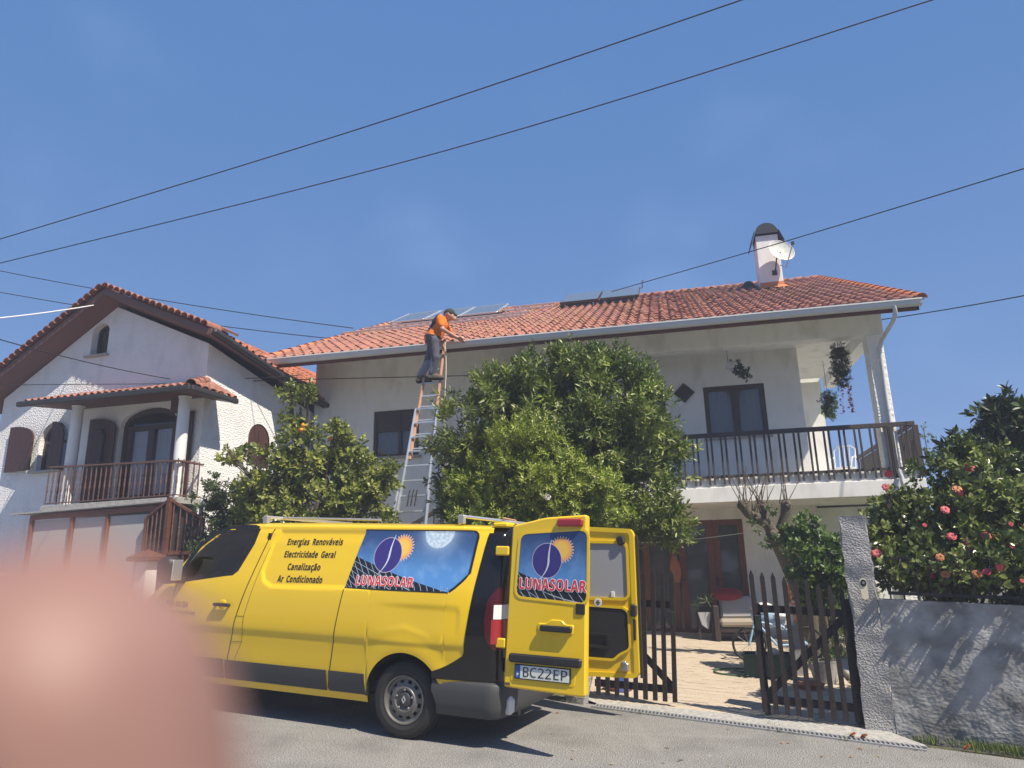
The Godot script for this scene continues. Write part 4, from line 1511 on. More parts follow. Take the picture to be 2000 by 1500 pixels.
func build_frontage() -> void:
	# drain with its grating along the edge of the road
	var a := Vector3(0.86, 0, -8.96)
	var d := Vector3(3.79, 0, -7.35)
	a.y = road_y(a)
	d.y = road_y(d)
	var o := thing("drain_channel", "grey slotted drain channel between the road and the gate threshold", "drain", a, 0.0)
	var x := (d - a).normalized()
	var z := x.cross(Vector3.UP).normalized()
	o.basis = Basis(x, z.cross(x) , z).orthonormalized()
	var length := a.distance_to(d)
	for s in [-0.07, 0.07]:
		var b := MB.new()
		b.box(Vector3(length / 2, 0.006, s), Vector3(length, 0.03, 0.02), 0.003)
		put("edge_frame", b, M.grate, o)
	var bed := MB.new()
	bed.quad(Vector3(0, 0.004, -0.06), Vector3(length, 0.004, -0.06), Vector3(length, 0.004, 0.06), Vector3(0, 0.004, 0.06), Vector3.UP)
	put("channel_bed", bed, M.inner_black, o)
	var bar := MB.new()
	bar.box(Vector3.ZERO, Vector3(0.019, 0.012, 0.118), 0.002, Basis(Vector3.UP, 0.25))
	var bm := bar.mesh()
	for k in int(length / 0.042):
		put("grating_bar", bm, M.grate, o, Transform3D(Basis(), Vector3(0.02 + k * 0.042, 0.013, 0)))
	# concrete threshold behind it
	var g := MB.new()
	var rows := []
	for k in 25:
		var p := a.lerp(d, k / 24.0) + z * (-0.09 if z.z < 0 else 0.09)
		var back := Vector3(0.74, 0, -9.30).lerp(Vector3(3.72, 0, -7.95), k / 24.0)
		var f := p
		f -= n_gate * 0.10
		if z.z > 0:
			f = a.lerp(d, k / 24.0) - n_gate * 0.10
		rows.append([Vector3(f.x, road_y(f) - 0.02, f.z), Vector3(f.x, road_y(f) + 0.022, f.z), Vector3(back.x, yard_y(back) + 0.012, back.z)])
	g.grid(rows, false)
	kind(put("threshold", g, M.concrete), "structure")
	# yard: mortar bed, pavers, lawn
	g = MB.new()
	rows = []
	var house_x := Vector3(cos(deg_to_rad(12.5)), 0, sin(deg_to_rad(12.5)))
	for i in 9:
		var row := []
		for k in 8:
			var p := GATE + t_gate * lerpf(-0.1, 3.25, k / 7.0)
			var q := HOUSE + house_x * lerpf(-3.4, 1.7, k / 7.0)
			var m := p.lerp(q, i / 8.0)
			row.append(Vector3(m.x, yard_y(m) - 0.006, m.z))
		rows.append(row)
	g.grid(rows, true)
	var bed_node := kind(put("patio", g, M.mortar), "structure")
	var pm := MB.new()
	pm.box(Vector3(0, 0, 0), Vector3(0.197, 0.03, 0.097), 0.002)
	var paver := pm.mesh()
	var spots := []
	for i in 75:
		for k in 34:
			var off := 0.1 if i % 2 else 0.0
			var p := GATE + t_gate * (-1.6 + k * 0.2 + off) - n_gate * (0.10 + i * 0.1)
			var along := (p - GATE).dot(t_gate)
			var dist := -(p - GATE).dot(n_gate)
			var r: float = lerpf(3.2, 4.1, dist / 6.0) - maxf(0.0, dist - 2.6) * 0.12
			if along < -0.05 - dist * 0.35 or along > r:
				continue
			if ((p - HOUSE).dot(Vector3(-sin(deg_to_rad(12.5)), 0, cos(deg_to_rad(12.5))))) < 0.02:
				continue
			spots.append(p)
	var where := []
	var tints := []
	var up := Vector3(ROAD_DIP * t_road.x, 1, ROAD_DIP * t_road.z) - Vector3(0.038 * -n_gate.x, 0, 0.038 * -n_gate.z)
	up = up.normalized()
	var px := (t_gate - up * t_gate.dot(up)).normalized()
	for k in spots.size():
		var p: Vector3 = spots[k]
		p.y = yard_y(p) - 0.002 + rng.randf_range(-0.003, 0.003)
		var t := Transform3D(Basis(px, up, px.cross(up)) * Basis(Vector3(rng.randf_range(-1, 1), 0.4, rng.randf_range(-1, 1)).normalized(), rng.randf_range(-0.02, 0.02)), p)
		if k < 300:
			put("paver", paver, M["paver_%d" % (rng.randi() % 3)], bed_node, t)
		else:
			var s := rng.randf_range(0.94, 1.06)
			where.append(t)
			tints.append(Color(0.51 * s, 0.43 * s, 0.335 * s))
	scatter("pavers", paver, M.paver, where, tints, bed_node)
	g = MB.new()
	rows = []
	for i in 6:
		var row := []
		for k in 8:
			var m := Vector3(lerpf(3.4, 12.0, k / 7.0), 0, lerpf(-8.4, -15.0, i / 5.0))
			row.append(Vector3(m.x, yard_y(m) - 0.03, m.z))
		rows.append(row)
	g.grid(rows, true)
	kind(put("lawn", g, M.turf), "structure")
	where = []
	tints = []
	for k in 9000:
		var p := Vector3(rng.randf_range(4.2, 6.6), 0, rng.randf_range(-13.2, -8.7))
		if (p - GATE).dot(t_gate) < lerpf(3.35, 4.2, clampf(-(p - GATE).dot(n_gate) / 6.0, 0, 1)):
			continue
		p.y = yard_y(p) - 0.03
		where.append(Transform3D(Basis(Vector3.UP, rng.randf() * TAU).scaled(Vector3.ONE * rng.randf_range(0.6, 1.5)), p))
		var s := rng.randf_range(0.7, 1.3)
		tints.append(Color(0.10 * s, 0.16 * s, 0.03 * s))
	scatter("grass", blade_mesh(), M.blade, where, tints, self)
	# stone kerb between pavers and lawn
	o = thing("stone_kerb", "pale stone edging between the pavers and the lawn, behind the gate", "kerb")
	for k in 7:
		var t0 := k / 7.0
		var t1 := (k + 0.94) / 7.0
		var p := Vector3(4.28, 0, -9.4).lerp(Vector3(5.15, 0, -12.9), t0)
		var q := Vector3(4.28, 0, -9.4).lerp(Vector3(5.15, 0, -12.9), t1)
		p.y = yard_y(p) + 0.02
		q.y = yard_y(q) + 0.02
		var b := MB.new()
		b.bar(p, q, 0.10, 0.13, Vector3.UP, 0.012)
		put("kerb_stone", b, M.concrete, o)
	# granite gate pillar and the small post at the other side
	o = thing("gate_pillar", "tall split-granite gate pillar carrying a doorbell", "gate pillar", Vector3(3.72, -0.24, -8.06), -24.0)
	put("shaft", rough_block(Vector3(0.27, 2.22, 0.25), 0.034, 3), M.granite, o)
	o = thing("doorbell", "small oval doorbell with a black button plate on the granite pillar", "doorbell", Vector3(3.665, 1.22, -7.885), -24.0)
	var b := MB.new()
	var oval := PackedVector2Array()
	for k in 20:
		var w := TAU * k / 20
		oval.append(Vector2(cos(w) * 0.034, sin(w) * 0.034 + (0.075 if sin(w) > 0 else -0.075)))
	b.prism(oval, 0.0, 0.03)
	put("case", b, M.cream, o)
	b = MB.new()
	oval = PackedVector2Array()
	for k in 20:
		var w := TAU * k / 20
		oval.append(Vector2(cos(w) * 0.029, sin(w) * 0.036 + 0.058))
	b.prism(oval, 0.03, 0.036)
	put("button_plate", b, M.black_plastic, o)
	b = MB.new()
	b.lathe([Vector2(0.013, 0.0), Vector2(0.013, 0.006), Vector2(0.0, 0.007)], 14, Basis(Vector3.RIGHT, PI / 2), Vector3(0, 0.06, 0.036))
	put("button", b, M.steel, o)
	o = thing("stone_post", "squat rough stone gate post half hidden by the open van door", "gate post", Vector3(0.70, -0.14, -9.22), -24.0)
	put("shaft", rough_block(Vector3(0.26, 1.5, 0.25), 0.07, 8), M.granite, o)
	# gate leaves
	var p0 := Vector3(0.90, 0, -9.24)
	var p1 := Vector3(1.80, 0, -8.86)
	p0.y = yard_y(p0) + 0.03
	p1.y = yard_y(p1) + 0.03
	o = thing("picket_gate", "dark picket gate leaf partly behind the yellow van door", "gate", p0)
	x = (p1 - p0).normalized()
	z = x.cross(Vector3.UP).normalized()
	o.basis = Basis(x, z.cross(x), z)
	gate_leaf(o, p0.distance_to(p1), 9, 1.5)
	p0 = Vector3(3.55, 0, -8.06)
	p1 = Vector3(2.62, 0, -8.36)
	p0.y = yard_y(p0) + 0.03
	p1.y = yard_y(p1) + 0.05
	o = thing("picket_gate", "dark rusty picket gate leaf hinged to the granite pillar", "gate", p0)
	x = (p1 - p0).normalized()
	z = -x.cross(Vector3.UP).normalized()
	o.basis = Basis(x, Vector3.UP, z)
	gate_leaf(o, p0.distance_to(p1), 9, 1.54, 0.16)
	b = MB.new()
	b.bar(Vector3(0.93, 0.0, -0.07), Vector3(0.93, 1.15, -0.07), 0.06, 0.05, Vector3(0, 0, 1))
	put("end_post", b, M.gate_wood, o)
	b = MB.new()
	b.bar(Vector3(0.02, 0.0, -0.05), Vector3(0.02, 1.25, -0.05), 0.09, 0.06, Vector3(0, 0, 1))
	put("hinge_post", b, M.gate_wood, o)
	# rendered wall along the road, its dark iron fence
	var wy := deg_to_rad(30.0)
	var w0 := Vector3(3.80, 0, -7.90)
	o = thing("rendered_wall", "grey roughcast garden wall beneath the camellia", "wall", w0, -30.0)
	var f := FastNoiseLite.new()
	f.seed = 4
	f.frequency = 9.0
	f.fractal_octaves = 3
	b = MB.new()
	rows = []
	for i in 30:
		var row := []
		for k in 121:
			var u := k * 0.04
			var bottom := -0.30 - u * ROAD_DIP
			var top := 1.11 - u * 0.05
			var yy := lerpf(bottom, top, i / 29.0)
			row.append(Vector3(u, yy, 0.014 * f.get_noise_2d(u, yy) + 0.02 * f.get_noise_2d(u * 0.12, yy * 0.12)))
		rows.append(row)
	b.grid(rows, false)
	for s in [[0.0, 4.8]]:
		b.quad(Vector3(s[0], 1.11, 0), Vector3(s[1], 0.87, 0), Vector3(s[1], 0.87, -0.22), Vector3(s[0], 1.11, -0.22), Vector3.UP)
		b.quad(Vector3(s[0], 1.11, -0.22), Vector3(s[1], 0.87, -0.22), Vector3(s[1], -0.5, -0.22), Vector3(s[0], -0.5, -0.22), Vector3(0, 0, -1))
	put("render_face", b, M.rendered_wall, o)
	o = thing("iron_fence", "dark iron fence on top of the roughcast wall, overgrown by camellia", "fence", w0 + Vector3(0, 1.11, 0), -30.0)
	for y in [0.06, 0.42]:
		b = MB.new()
		b.bar(Vector3(0.1, y, -0.1), Vector3(4.7, y - 0.23, -0.1), 0.03, 0.035)
		put("rail", b, M.black_metal, o)
	for k in 36:
		b = MB.new()
		var u := 0.12 + k * 0.128
		b.bar(Vector3(u, -0.02 - u * 0.05, -0.1), Vector3(u, 0.5 - u * 0.05, -0.1), 0.016, 0.016, Vector3(0, 0, 1))
		put("upright", b, M.black_metal, o)


func blade_mesh() -> ArrayMesh:
	var b := MB.new()
	for k in 4:
		var a := k * 1.7
		var o := Vector3(cos(a), 0, sin(a)) * 0.018
		var s := Vector3(-sin(a), 0, cos(a)) * 0.004
		var tip := o * 2.6 + Vector3(0, 0.07 + 0.02 * (k % 2), 0)
		b.tri3(o - s, tip, o + s, Vector3(cos(a), 0.5, sin(a)))
	return b.mesh()


# ---------------------------------------------------------------- the van
const PROFILE := [[0.27, -0.085], [0.345, -0.05], [0.45, -0.022], [0.55, -0.006], [0.70, 0.008], [0.82, 0.022], [0.86, 0.036], [0.95, 0.040], [1.10, 0.034], [1.25, 0.020], [1.40, -0.008], [1.60, -0.058], [1.75, -0.10], [1.86, -0.138], [1.90, -0.158]]
var panel_poly := PackedVector2Array([Vector2(-1.73, 1.885), Vector2(-1.79, 1.743), Vector2(-1.83, 1.448), Vector2(-1.78, 1.344), Vector2(-1.66, 1.290), Vector2(-0.6, 1.312), Vector2(0.44, 1.335), Vector2(0.50, 1.36), Vector2(0.635, 1.49), Vector2(0.665, 1.84), Vector2(0.64, 1.875), Vector2(0.58, 1.888)])
var quarter_poly := PackedVector2Array([Vector2(-0.5, 1.03), Vector2(-0.35, 1.205), Vector2(0.54, 1.20), Vector2(0.585, 1.155), Vector2(0.58, 0.95), Vector2(0.52, 0.86), Vector2(0.34, 0.82), Vector2(0.22, 0.92), Vector2(0.0, 0.98), Vector2(-0.25, 0.93)])
var cab_poly := PackedVector2Array([Vector2(-2.045, 1.90), Vector2(-2.055, 1.74), Vector2(-2.17, 1.456), Vector2(-2.225, 1.41), Vector2(-2.99, 1.312), Vector2(-3.02, 1.36), Vector2(-2.94, 1.53), Vector2(-2.83, 1.70), Vector2(-2.64, 1.845), Vector2(-2.45, 1.90), Vector2(-2.25, 1.915), Vector2(-2.10, 1.915)])


func edge_distance(p: Vector2, poly: PackedVector2Array) -> float:
	# inside is positive
	var best := 1e9
	for i in poly.size():
		var q := Geometry2D.get_closest_point_to_segment(p, poly[i], poly[(i + 1) % poly.size()])
		best = minf(best, p.distance_squared_to(q))
	return sqrt(best) * (1.0 if Geometry2D.is_point_in_polygon(p, poly) else -1.0)


func van_profile(y: float) -> float:
	for i in PROFILE.size() - 1:
		if y <= PROFILE[i + 1][0]:
			var t: float = clampf((y - PROFILE[i][0]) / (PROFILE[i + 1][0] - PROFILE[i][0]), 0, 1)
			var p0: float = PROFILE[maxi(i - 1, 0)][1]
			var p3: float = PROFILE[mini(i + 2, PROFILE.size() - 1)][1]
			return cubic_interpolate(PROFILE[i][1], PROFILE[i + 1][1], p0, p3, t)
	return PROFILE[-1][1]


func van_z(x: float, y: float) -> float:
	# the near side of the body, plus towards the viewer
	var z := van_profile(y)
	if x > 0.35:
		z -= 0.045 * pow((x - 0.35) / 0.45, 2.0)
	if x < -2.2:
		z -= 0.05 * pow((-2.2 - x) / 1.0, 2.0) if x > -3.2 else 0.05 + 0.1 * (-3.2 - x) + 0.42 * pow((-3.2 - x) / 0.83, 2.4)
	for wx in [0.0, -3.098]:
		var r := Vector2(x - wx, y - 0.34).length()
		z += 0.014 * smoothstep(0.0, 1.0, clampf(1.0 - absf(r - 0.44) / 0.16, 0, 1)) * clampf((y - 0.3) / 0.2, 0, 1)
	if y > 1.2 and x > -2.0 and x < 0.75:
		z -= 0.020 * smoothstep(-0.002, 0.022, edge_distance(Vector2(x, y), panel_poly))
	elif y > 0.75 and y <= 1.22 and x > -0.6 and x < 0.65:
		z -= 0.009 * smoothstep(-0.01, 0.05, edge_distance(Vector2(x, y), quarter_poly)) * smoothstep(-0.5, 0.15, x) * smoothstep(0.80, 1.10, y)
	return z


func van_roof(x: float) -> float:
	# height of the outline above each station
	var p := [[-4.03, 0.62], [-3.97, 0.86], [-3.80, 1.02], [-3.50, 1.17], [-3.30, 1.30], [-3.10, 1.52], [-2.92, 1.72], [-2.70, 1.885], [-2.45, 1.955], [-2.1, 1.985], [-1.2, 1.99], [0.2, 1.98], [0.80, 1.965], [0.95, 1.95]]
	for i in p.size() - 1:
		if x <= p[i + 1][0]:
			var t: float = clampf((x - p[i][0]) / (p[i + 1][0] - p[i][0]), 0, 1)
			return lerpf(p[i][1], p[i + 1][1], t * 0.8 + 0.2 * smoothstep(0, 1, t))
	return p[-1][1]


func van_low(x: float) -> float:
	var y := 0.275
	for wx in [0.0, -3.098]:
		var d := absf(x - wx)
		if d < 0.42:
			y = maxf(y, 0.35 + sqrt(maxf(0.0, 0.42 * 0.42 - d * d)) - 0.01)
	return y


func van_skin(b: MB, ys: Array, left: Callable, right: Callable, off: float, across := 12, edge := 0.0) -> void:
	# a patch lying on the near side, off proud of it; with edges when edge is given
	var rows := []
	for y in ys:
		var row := []
		var x0: float = left.call(y)
		var x1: float = right.call(y)
		for k in across + 1:
			var x := lerpf(x0, x1, float(k) / across)
			row.append(Vector3(x, y, van_z(x, y) + off))
		rows.append(row)
	b.grid(rows, rows[0][1].x < rows[0][0].x)
	if edge > 0.0:
		for k in across:
			for e in [[0, Vector3(0, -1, 0)], [ys.size() - 1, Vector3(0, 1, 0)]]:
				var p: Vector3 = rows[e[0]][k]
				var q: Vector3 = rows[e[0]][k + 1]
				b.quad(p, q, q - Vector3(0, 0, edge), p - Vector3(0, 0, edge), e[1])
		for i in ys.size() - 1:
			for e in [[0, Vector3(-1, 0, 0)], [across, Vector3(1, 0, 0)]]:
				var p: Vector3 = rows[i][e[0]]
				var q: Vector3 = rows[i + 1][e[0]]
				b.quad(p, q, q - Vector3(0, 0, edge), p - Vector3(0, 0, edge), e[1])


func span(a: float, d: float, steps: int) -> Array:
	var r := []
	for k in steps + 1:
		r.append(lerpf(a, d, float(k) / steps))
	return r


func skin_line(b: MB, pts: Array, width: float, off: float) -> void:
	# a thin strip along a line on the near side
	var rows := []
	var dense := []
	for i in pts.size() - 1:
		var p: Vector2 = pts[i]
		var q: Vector2 = pts[i + 1]
		var steps := maxi(1, int(p.distance_to(q) / 0.04))
		for k in steps:
			dense.append(p.lerp(q, float(k) / steps))
	dense.append(pts[-1])
	for i in dense.size():
		var d: Vector2 = (dense[mini(i + 1, dense.size() - 1)] - dense[maxi(i - 1, 0)]).normalized()
		var s := Vector2(-d.y, d.x) * width * 0.5
		var p: Vector2 = dense[i]
		rows.append([Vector3(p.x + s.x, p.y + s.y, van_z(p.x, p.y) + off), Vector3(p.x - s.x, p.y - s.y, van_z(p.x, p.y) + off)])
	var first := b.v.size()
	for r in rows:
		b.put(r[0], Vector3(0, 0, 1))
		b.put(r[1], Vector3(0, 0, 1))
	for i in rows.size() - 1:
		var a := first + i * 2
		b.tri(a, a + 1, a + 3)
		b.tri(a, a + 3, a + 2)


func lettering(text: String, height: float, material: Material, parent: Node3D, at: Vector3, squeeze := 1.0, bold := true, basis := Basis(), depth := 0.002, centred := true) -> MeshInstance3D:
	var t := TextMesh.new()
	var f := SystemFont.new()
	f.font_names = PackedStringArray(["Droid Sans"])
	f.font_weight = 700 if bold else 400
	t.font = f
	t.text = text
	t.font_size = 64
	t.pixel_size = height / (64.0 * 0.714)
	t.depth = depth
	t.curve_step = 1.0
	t.horizontal_alignment = HORIZONTAL_ALIGNMENT_CENTER if centred else HORIZONTAL_ALIGNMENT_LEFT
	return put("lettering", t, material, parent, Transform3D(basis * Basis().scaled(Vector3(squeeze, 1, 1)), at))


func night_art(w: int, h: int, aspect: float, disc: Vector2, disc_r: float, sun_at: Vector2, sun_r: float, moon_at: Vector2, moon_r: float, horizon_l: float, horizon_r: float) -> ImageTexture:
	# the printed film on the windows: a starry blue sky, solar panels, a violet disc with a swoosh, a sun and a moon (units: picture heights, y down)
	var im := Image.create(w, h, false, Image.FORMAT_RGB8)
	var f := FastNoiseLite.new()
	f.seed = 5
	f.frequency = 0.006
	f.fractal_octaves = 5
	for y in h:
		for x in w:
			var p := Vector2(float(x) / w * aspect, float(y) / h)
			var t := clampf(p.y * 1.1, 0, 1)
			var c := Color(0.035, 0.075, 0.20).lerp(Color(0.10, 0.28, 0.62), smoothstep(0.05, 0.9, t))
			var n := f.get_noise_2d(x * 512.0 / h, y * 512.0 / h) * 0.5 + 0.5
			c = c.lerp(Color(0.30, 0.48, 0.78), clampf(n - 0.45, 0, 1) * 1.1 * t)
			var dm := p.distance_to(moon_at)
			if dm < moon_r:
				var mn := f.get_noise_2d(x * 2000.0 / h, y * 2000.0 / h)
				c = Color(0.42, 0.56, 0.68).lerp(Color(0.62, 0.74, 0.82), smoothstep(-0.3, 0.4, mn))
			else:
				c = c.lerp(Color(0.4, 0.55, 0.75), 0.5 * exp(-(dm - moon_r) * 9.0))
			# panels
			var hy := lerpf(horizon_l, horizon_r, p.x / aspect) + 0.06 * sin(p.x / aspect * PI)
			if p.y > hy:
				c = Color(0.012, 0.014, 0.022)
				var u := (p.x * 1.6 - (p.y - hy) * 1.35) * 4.2
				var v := (p.y - hy) / (0.25 + 0.4 * (p.x / aspect)) * 3.0
				if absf(u - roundf(u)) < 0.045 or (absf(v - roundf(v)) < 0.04 and v > 0.4):
					c = Color(0.42, 0.50, 0.56)
				elif absf(u * 5.0 - roundf(u * 5.0)) < 0.06:
					c = Color(0.03, 0.035, 0.05)
			# sun with points, behind the disc
			var ds := p - sun_at
			var rs := ds.length() / sun_r
			var spike := 0.72 + 0.28 * absf(fposmod(ds.angle() / TAU * 26.0, 1.0) - 0.5) * 2.0
			if rs < spike:
				c = Color(0.86, 0.55, 0.10).lerp(Color(0.80, 0.16, 0.04), smoothstep(0.45, 0.95, rs))
				if rs > spike - 0.07:
					c = Color(0.85, 0.72, 0.55)
			var dd := (p - disc) * Vector2(1.0, 0.93)
			if dd.length() < disc_r:
				c = Color(0.045, 0.035, 0.20)
				if dd.length() > disc_r * 0.965:
					c = Color(0.5, 0.45, 0.6)
			# the swoosh
			var sw := disc + Vector2(0.12 * disc_r - 0.42 * disc_r * pow((p.y - disc.y) / disc_r, 2.0) * (1.0 if p.y > disc.y else -0.25), 0)
			if absf(p.y - disc.y) < disc_r * 1.25 and absf(p.x - sw.x) < disc_r * 0.055 * (1.2 - absf(p.y - disc.y) / disc_r * 0.7):
				c = Color(0.62, 0.66, 0.74)
			im.set_pixel(x, y, c.linear_to_srgb())
	var r := RandomNumberGenerator.new()
	r.seed = 31
	for k in 70:
		var s := Vector2i(r.randi_range(2, w - 3), r.randi_range(2, int(h * 0.6)))
		var hue := Color(0.75, 0.85, 0.95)
		im.set_pixelv(s, hue)
		if k % 5 == 0:
			im.set_pixelv(s + Vector2i(1, 0), hue)
			im.set_pixelv(s + Vector2i(0, 1), hue)
	return ImageTexture.create_from_image(im)


func build_van() -> void:
	var van := thing("yellow_van", "yellow panel van parked with both rear doors open", "van", WHEEL)
	van.position -= t_road * 0.065
	van.basis = Basis(Vector3.UP, deg_to_rad(-23.0)) * Basis(Vector3(0, 0, 1), -atan(ROAD_DIP))
	# near side
	var xs := []
	var x := -4.03
	while x < 0.80:
		xs.append(x)
		x += 0.014 if x > -3.3 else 0.03
	xs.append(0.80)
	var cols := 96
	var b := MB.new()
	var rows := []
	for sx in xs:
		var low := van_low(sx)
		var top := van_roof(sx)
		var row := []
		for j in cols + 1:
			var t := float(j) / cols
			var y: float
			var z: float
			var shrink := clampf((top - 0.62) / (1.985 - 0.62), 0, 1.2)
			if t <= 0.8:
				y = lerpf(low, maxf(1.90 if top > 1.94 else 0.62 + (1.90 - 0.62) * shrink, low + 0.02), t / 0.8)
				z = van_z(sx, minf(y, 1.9))
				if top < 1.94:
					z -= 0.05 * smoothstep(0.6, 0.8, t)
			else:
				var a := (t - 0.8) / 0.2
				var y0 := maxf(1.90 if top > 1.94 else 0.62 + (1.90 - 0.62) * shrink, low + 0.02)
				var z0 := van_z(sx, minf(y0, 1.9)) - (0.05 if top < 1.94 else 0.0)
				var ang := a * PI / 2
				y = y0 + (top - y0) * pow(sin(ang), 0.8)
				z = lerpf(z0, -0.96, pow(1.0 - cos(ang), 1.5) * 0.8 + 0.2 * a * a)
			row.append(Vector3(sx, y, z))
		rows.append(row)
	# normals first, then the faces outside the cab window
	var base := b.v.size()
	for i in rows.size():
		for j in cols + 1:
			var du: Vector3 = rows[mini(i + 1, rows.size() - 1)][j] - rows[maxi(i - 1, 0)][j]
			var dv: Vector3 = rows[i][mini(j + 1, cols)] - rows[i][maxi(j - 1, 0)]
			b.put(rows[i][j], du.cross(dv))
	for i in rows.size() - 1:
		for j in cols:
			var m: Vector3 = (rows[i][j] + rows[i + 1][j + 1]) * 0.5
			if j < cols * 0.82 and m.x < -1.9 and m.y > 1.25 and edge_distance(Vector2(m.x, m.y), cab_poly) > 0.012:
				continue
			var a := base + i * (cols + 1) + j
			b.tri(a, a + 1, a + cols + 2)
			b.tri(a, a + cols + 2, a + cols + 1)
	# the far side and its window, plainer
	var far := base + rows.size() * (cols + 1)
	for i in range(0, rows.size(), 4):
		for j in range(0, cols + 1, 4):
			var p: Vector3 = rows[i][j]
			var nn := b.n[base + i * (cols + 1) + j]
			b.put(Vector3(p.x, p.y, -1.92 - p.z), Vector3(nn.x, nn.y, -nn.z))
	var fc := cols / 4 + 1
	var fr := (rows.size() + 3) / 4
	for i in fr - 1:
		for j in fc - 1:
			var m: Vector3 = rows[i * 4][j * 4]
			if j < fc * 0.8 and m.x < -1.98 and m.y > 1.33 and edge_distance(Vector2(m.x, m.y), cab_poly) > 0.0:
				continue
			var a := far + i * fc + j
			b.tri(a, a + 1, a + fc + 1)
			b.tri(a, a + fc + 1, a + fc)
	put("body", b, M.yellow_paint, van)
	# floor, bulkhead and cab
	b = MB.new()
	b.box(Vector3(-0.9, 0.42, -0.96), Vector3(3.4, 0.1, 1.7), 0.0)
	b.box(Vector3(-1.85, 1.15, -0.96), Vector3(0.04, 1.4, 1.7), 0.0)
	b.box(Vector3(-2.7, 0.5, -0.96), Vector3(1.6, 0.1, 1.6), 0.0)
	put("load_floor", b, M.inner_black, van)
	b = MB.new()
	b.box(Vector3(-3.05, 1.16, -0.96), Vector3(0.5, 0.22, 1.6), 0.05)
	put("dashboard", b, M.black_plastic, van)
	for z in [-0.45, -1.40]:
		var seat := MB.new()
		seat.box(Vector3(-2.18, 0.80, z), Vector3(0.5, 0.16, 0.5), 0.05)
		seat.box(Vector3(-1.98, 1.15, z), Vector3(0.14, 0.66, 0.48), 0.05, Basis(Vector3(0, 0, 1), -0.2))
		seat.box(Vector3(-1.93, 1.56, z), Vector3(0.09, 0.18, 0.26), 0.04)
		put("seat", seat, M.seat_cloth, van)
	b = MB.new()
	var sw := []
	for k in 25:
		sw.append(Vector3(-2.62, 1.13, -0.45) + Basis(Vector3(0, 0, 1), 0.5) * Vector3(0, cos(TAU * k / 24) * 0.19, sin(TAU * k / 24) * 0.19))
	b.tube(sw, 0.015, -1, 6)
	put("steering_wheel", b, M.black_plastic, van)
	# windows: windscreen and the two door panes with their black surrounds
	b = MB.new()
	rows = []
	for k in 13:
		var sx := lerpf(-3.34, -2.62, k / 12.0)
		var row := []
		for j in 13:
			var z := lerpf(-0.16, -1.76, j / 12.0)
			row.append(Vector3(sx - 0.02 + 0.10 * pow(absf(z + 0.96), 2.0), van_roof(sx) + 0.004 - 0.07 * pow(absf(z + 0.96) / 0.8, 2.0), z))
		rows.append(row)
	b.grid(rows, true)
	put("windscreen", b, M.dark_glass, van)
	b = MB.new()
	var pane := MB.new()
	var t := Geometry2D.triangulate_polygon(cab_poly)
	var cab: MeshInstance3D
	for far_side in [false, true]:
		var first := pane.v.size()
		for p in cab_poly:
			var z := van_z(p.x, minf(p.y, 1.9)) - 0.006
			pane.put(Vector3(p.x, p.y, -1.92 - z if far_side else z), Vector3(0, 0, -1 if far_side else 1))
		for i in range(0, t.size(), 3):
			pane.tri(first + t[i], first + t[i + 1], first + t[i + 2])
		if not far_side:
			cab = put("door_pane", pane, M.dark_glass, van)
			pane = MB.new()
		else:
			put("door_pane", pane, M.dark_glass, van)
	var closed := []
	for p in cab_poly:
		closed.append(p)
	closed.append(cab_poly[0])
	skin_line(b, closed, 0.05, 0.004)
	put("rubber_seal", b, M.black_plastic, cab)
	# panel gaps
	b = MB.new()
	skin_line(b, [Vector2(-1.82, 1.90), Vector2(-1.86, 1.76), Vector2(-1.94, 1.42), Vector2(-2.06, 0.985), Vector2(-2.12, 0.72), Vector2(-2.20, 0.36)], 0.011, 0.0025)
	put("door_gap", b, M.inner_black, van)
	b = MB.new()
	skin_line(b, [Vector2(-0.60, 1.89), Vector2(-0.64, 1.7), Vector2(-0.735, 1.30), Vector2(-0.80, 0.82), Vector2(-0.87, 0.36)], 0.009, 0.0025)
	put("door_gap", b, M.inner_black, van)
	b = MB.new()
	skin_line(b, [Vector2(-2.06, 0.985), Vector2(-1.955, 0.985), Vector2(-1.97, 0.735), Vector2(-2.12, 0.72)], 0.006, 0.0025)
	skin_line(b, [Vector2(-1.955, 0.985), Vector2(-1.80, 1.70)], 0.005, 0.0025)
	skin_line(b, [Vector2(-1.97, 0.735), Vector2(-2.06, 0.55)], 0.006, 0.0025)
	put("flap_gap", b, M.faded_print, van)
	b = MB.new()
	skin_line(b, [Vector2(-3.02, 1.30), Vector2(-3.05, 1.05), Vector2(-2.98, 0.86), Vector2(-2.80, 0.70), Vector2(-2.66, 0.52)], 0.009, 0.0025)
	put("door_gap", b, M.inner_black, van)
	# grey cladding along the sills
	b = MB.new()
	van_skin(b, span(0.345, 0.54, 8), func(_y): return -2.66, func(_y): return -2.215, 0.010, 12, 0.01)
	put("cladding", b, M.cladding, van)
	b = MB.new()
	van_skin(b, span(0.345, 0.535, 8), func(_y): return -2.19, func(_y): return -0.885, 0.010, 30, 0.01)
	put("cladding", b, M.cladding, van)
	b = MB.new()
	van_skin(b, span(0.345, 0.535, 8), func(_y): return -0.855, func(_y): return -0.43, 0.010, 14, 0.01)
	put("cladding", b, M.cladding, van)
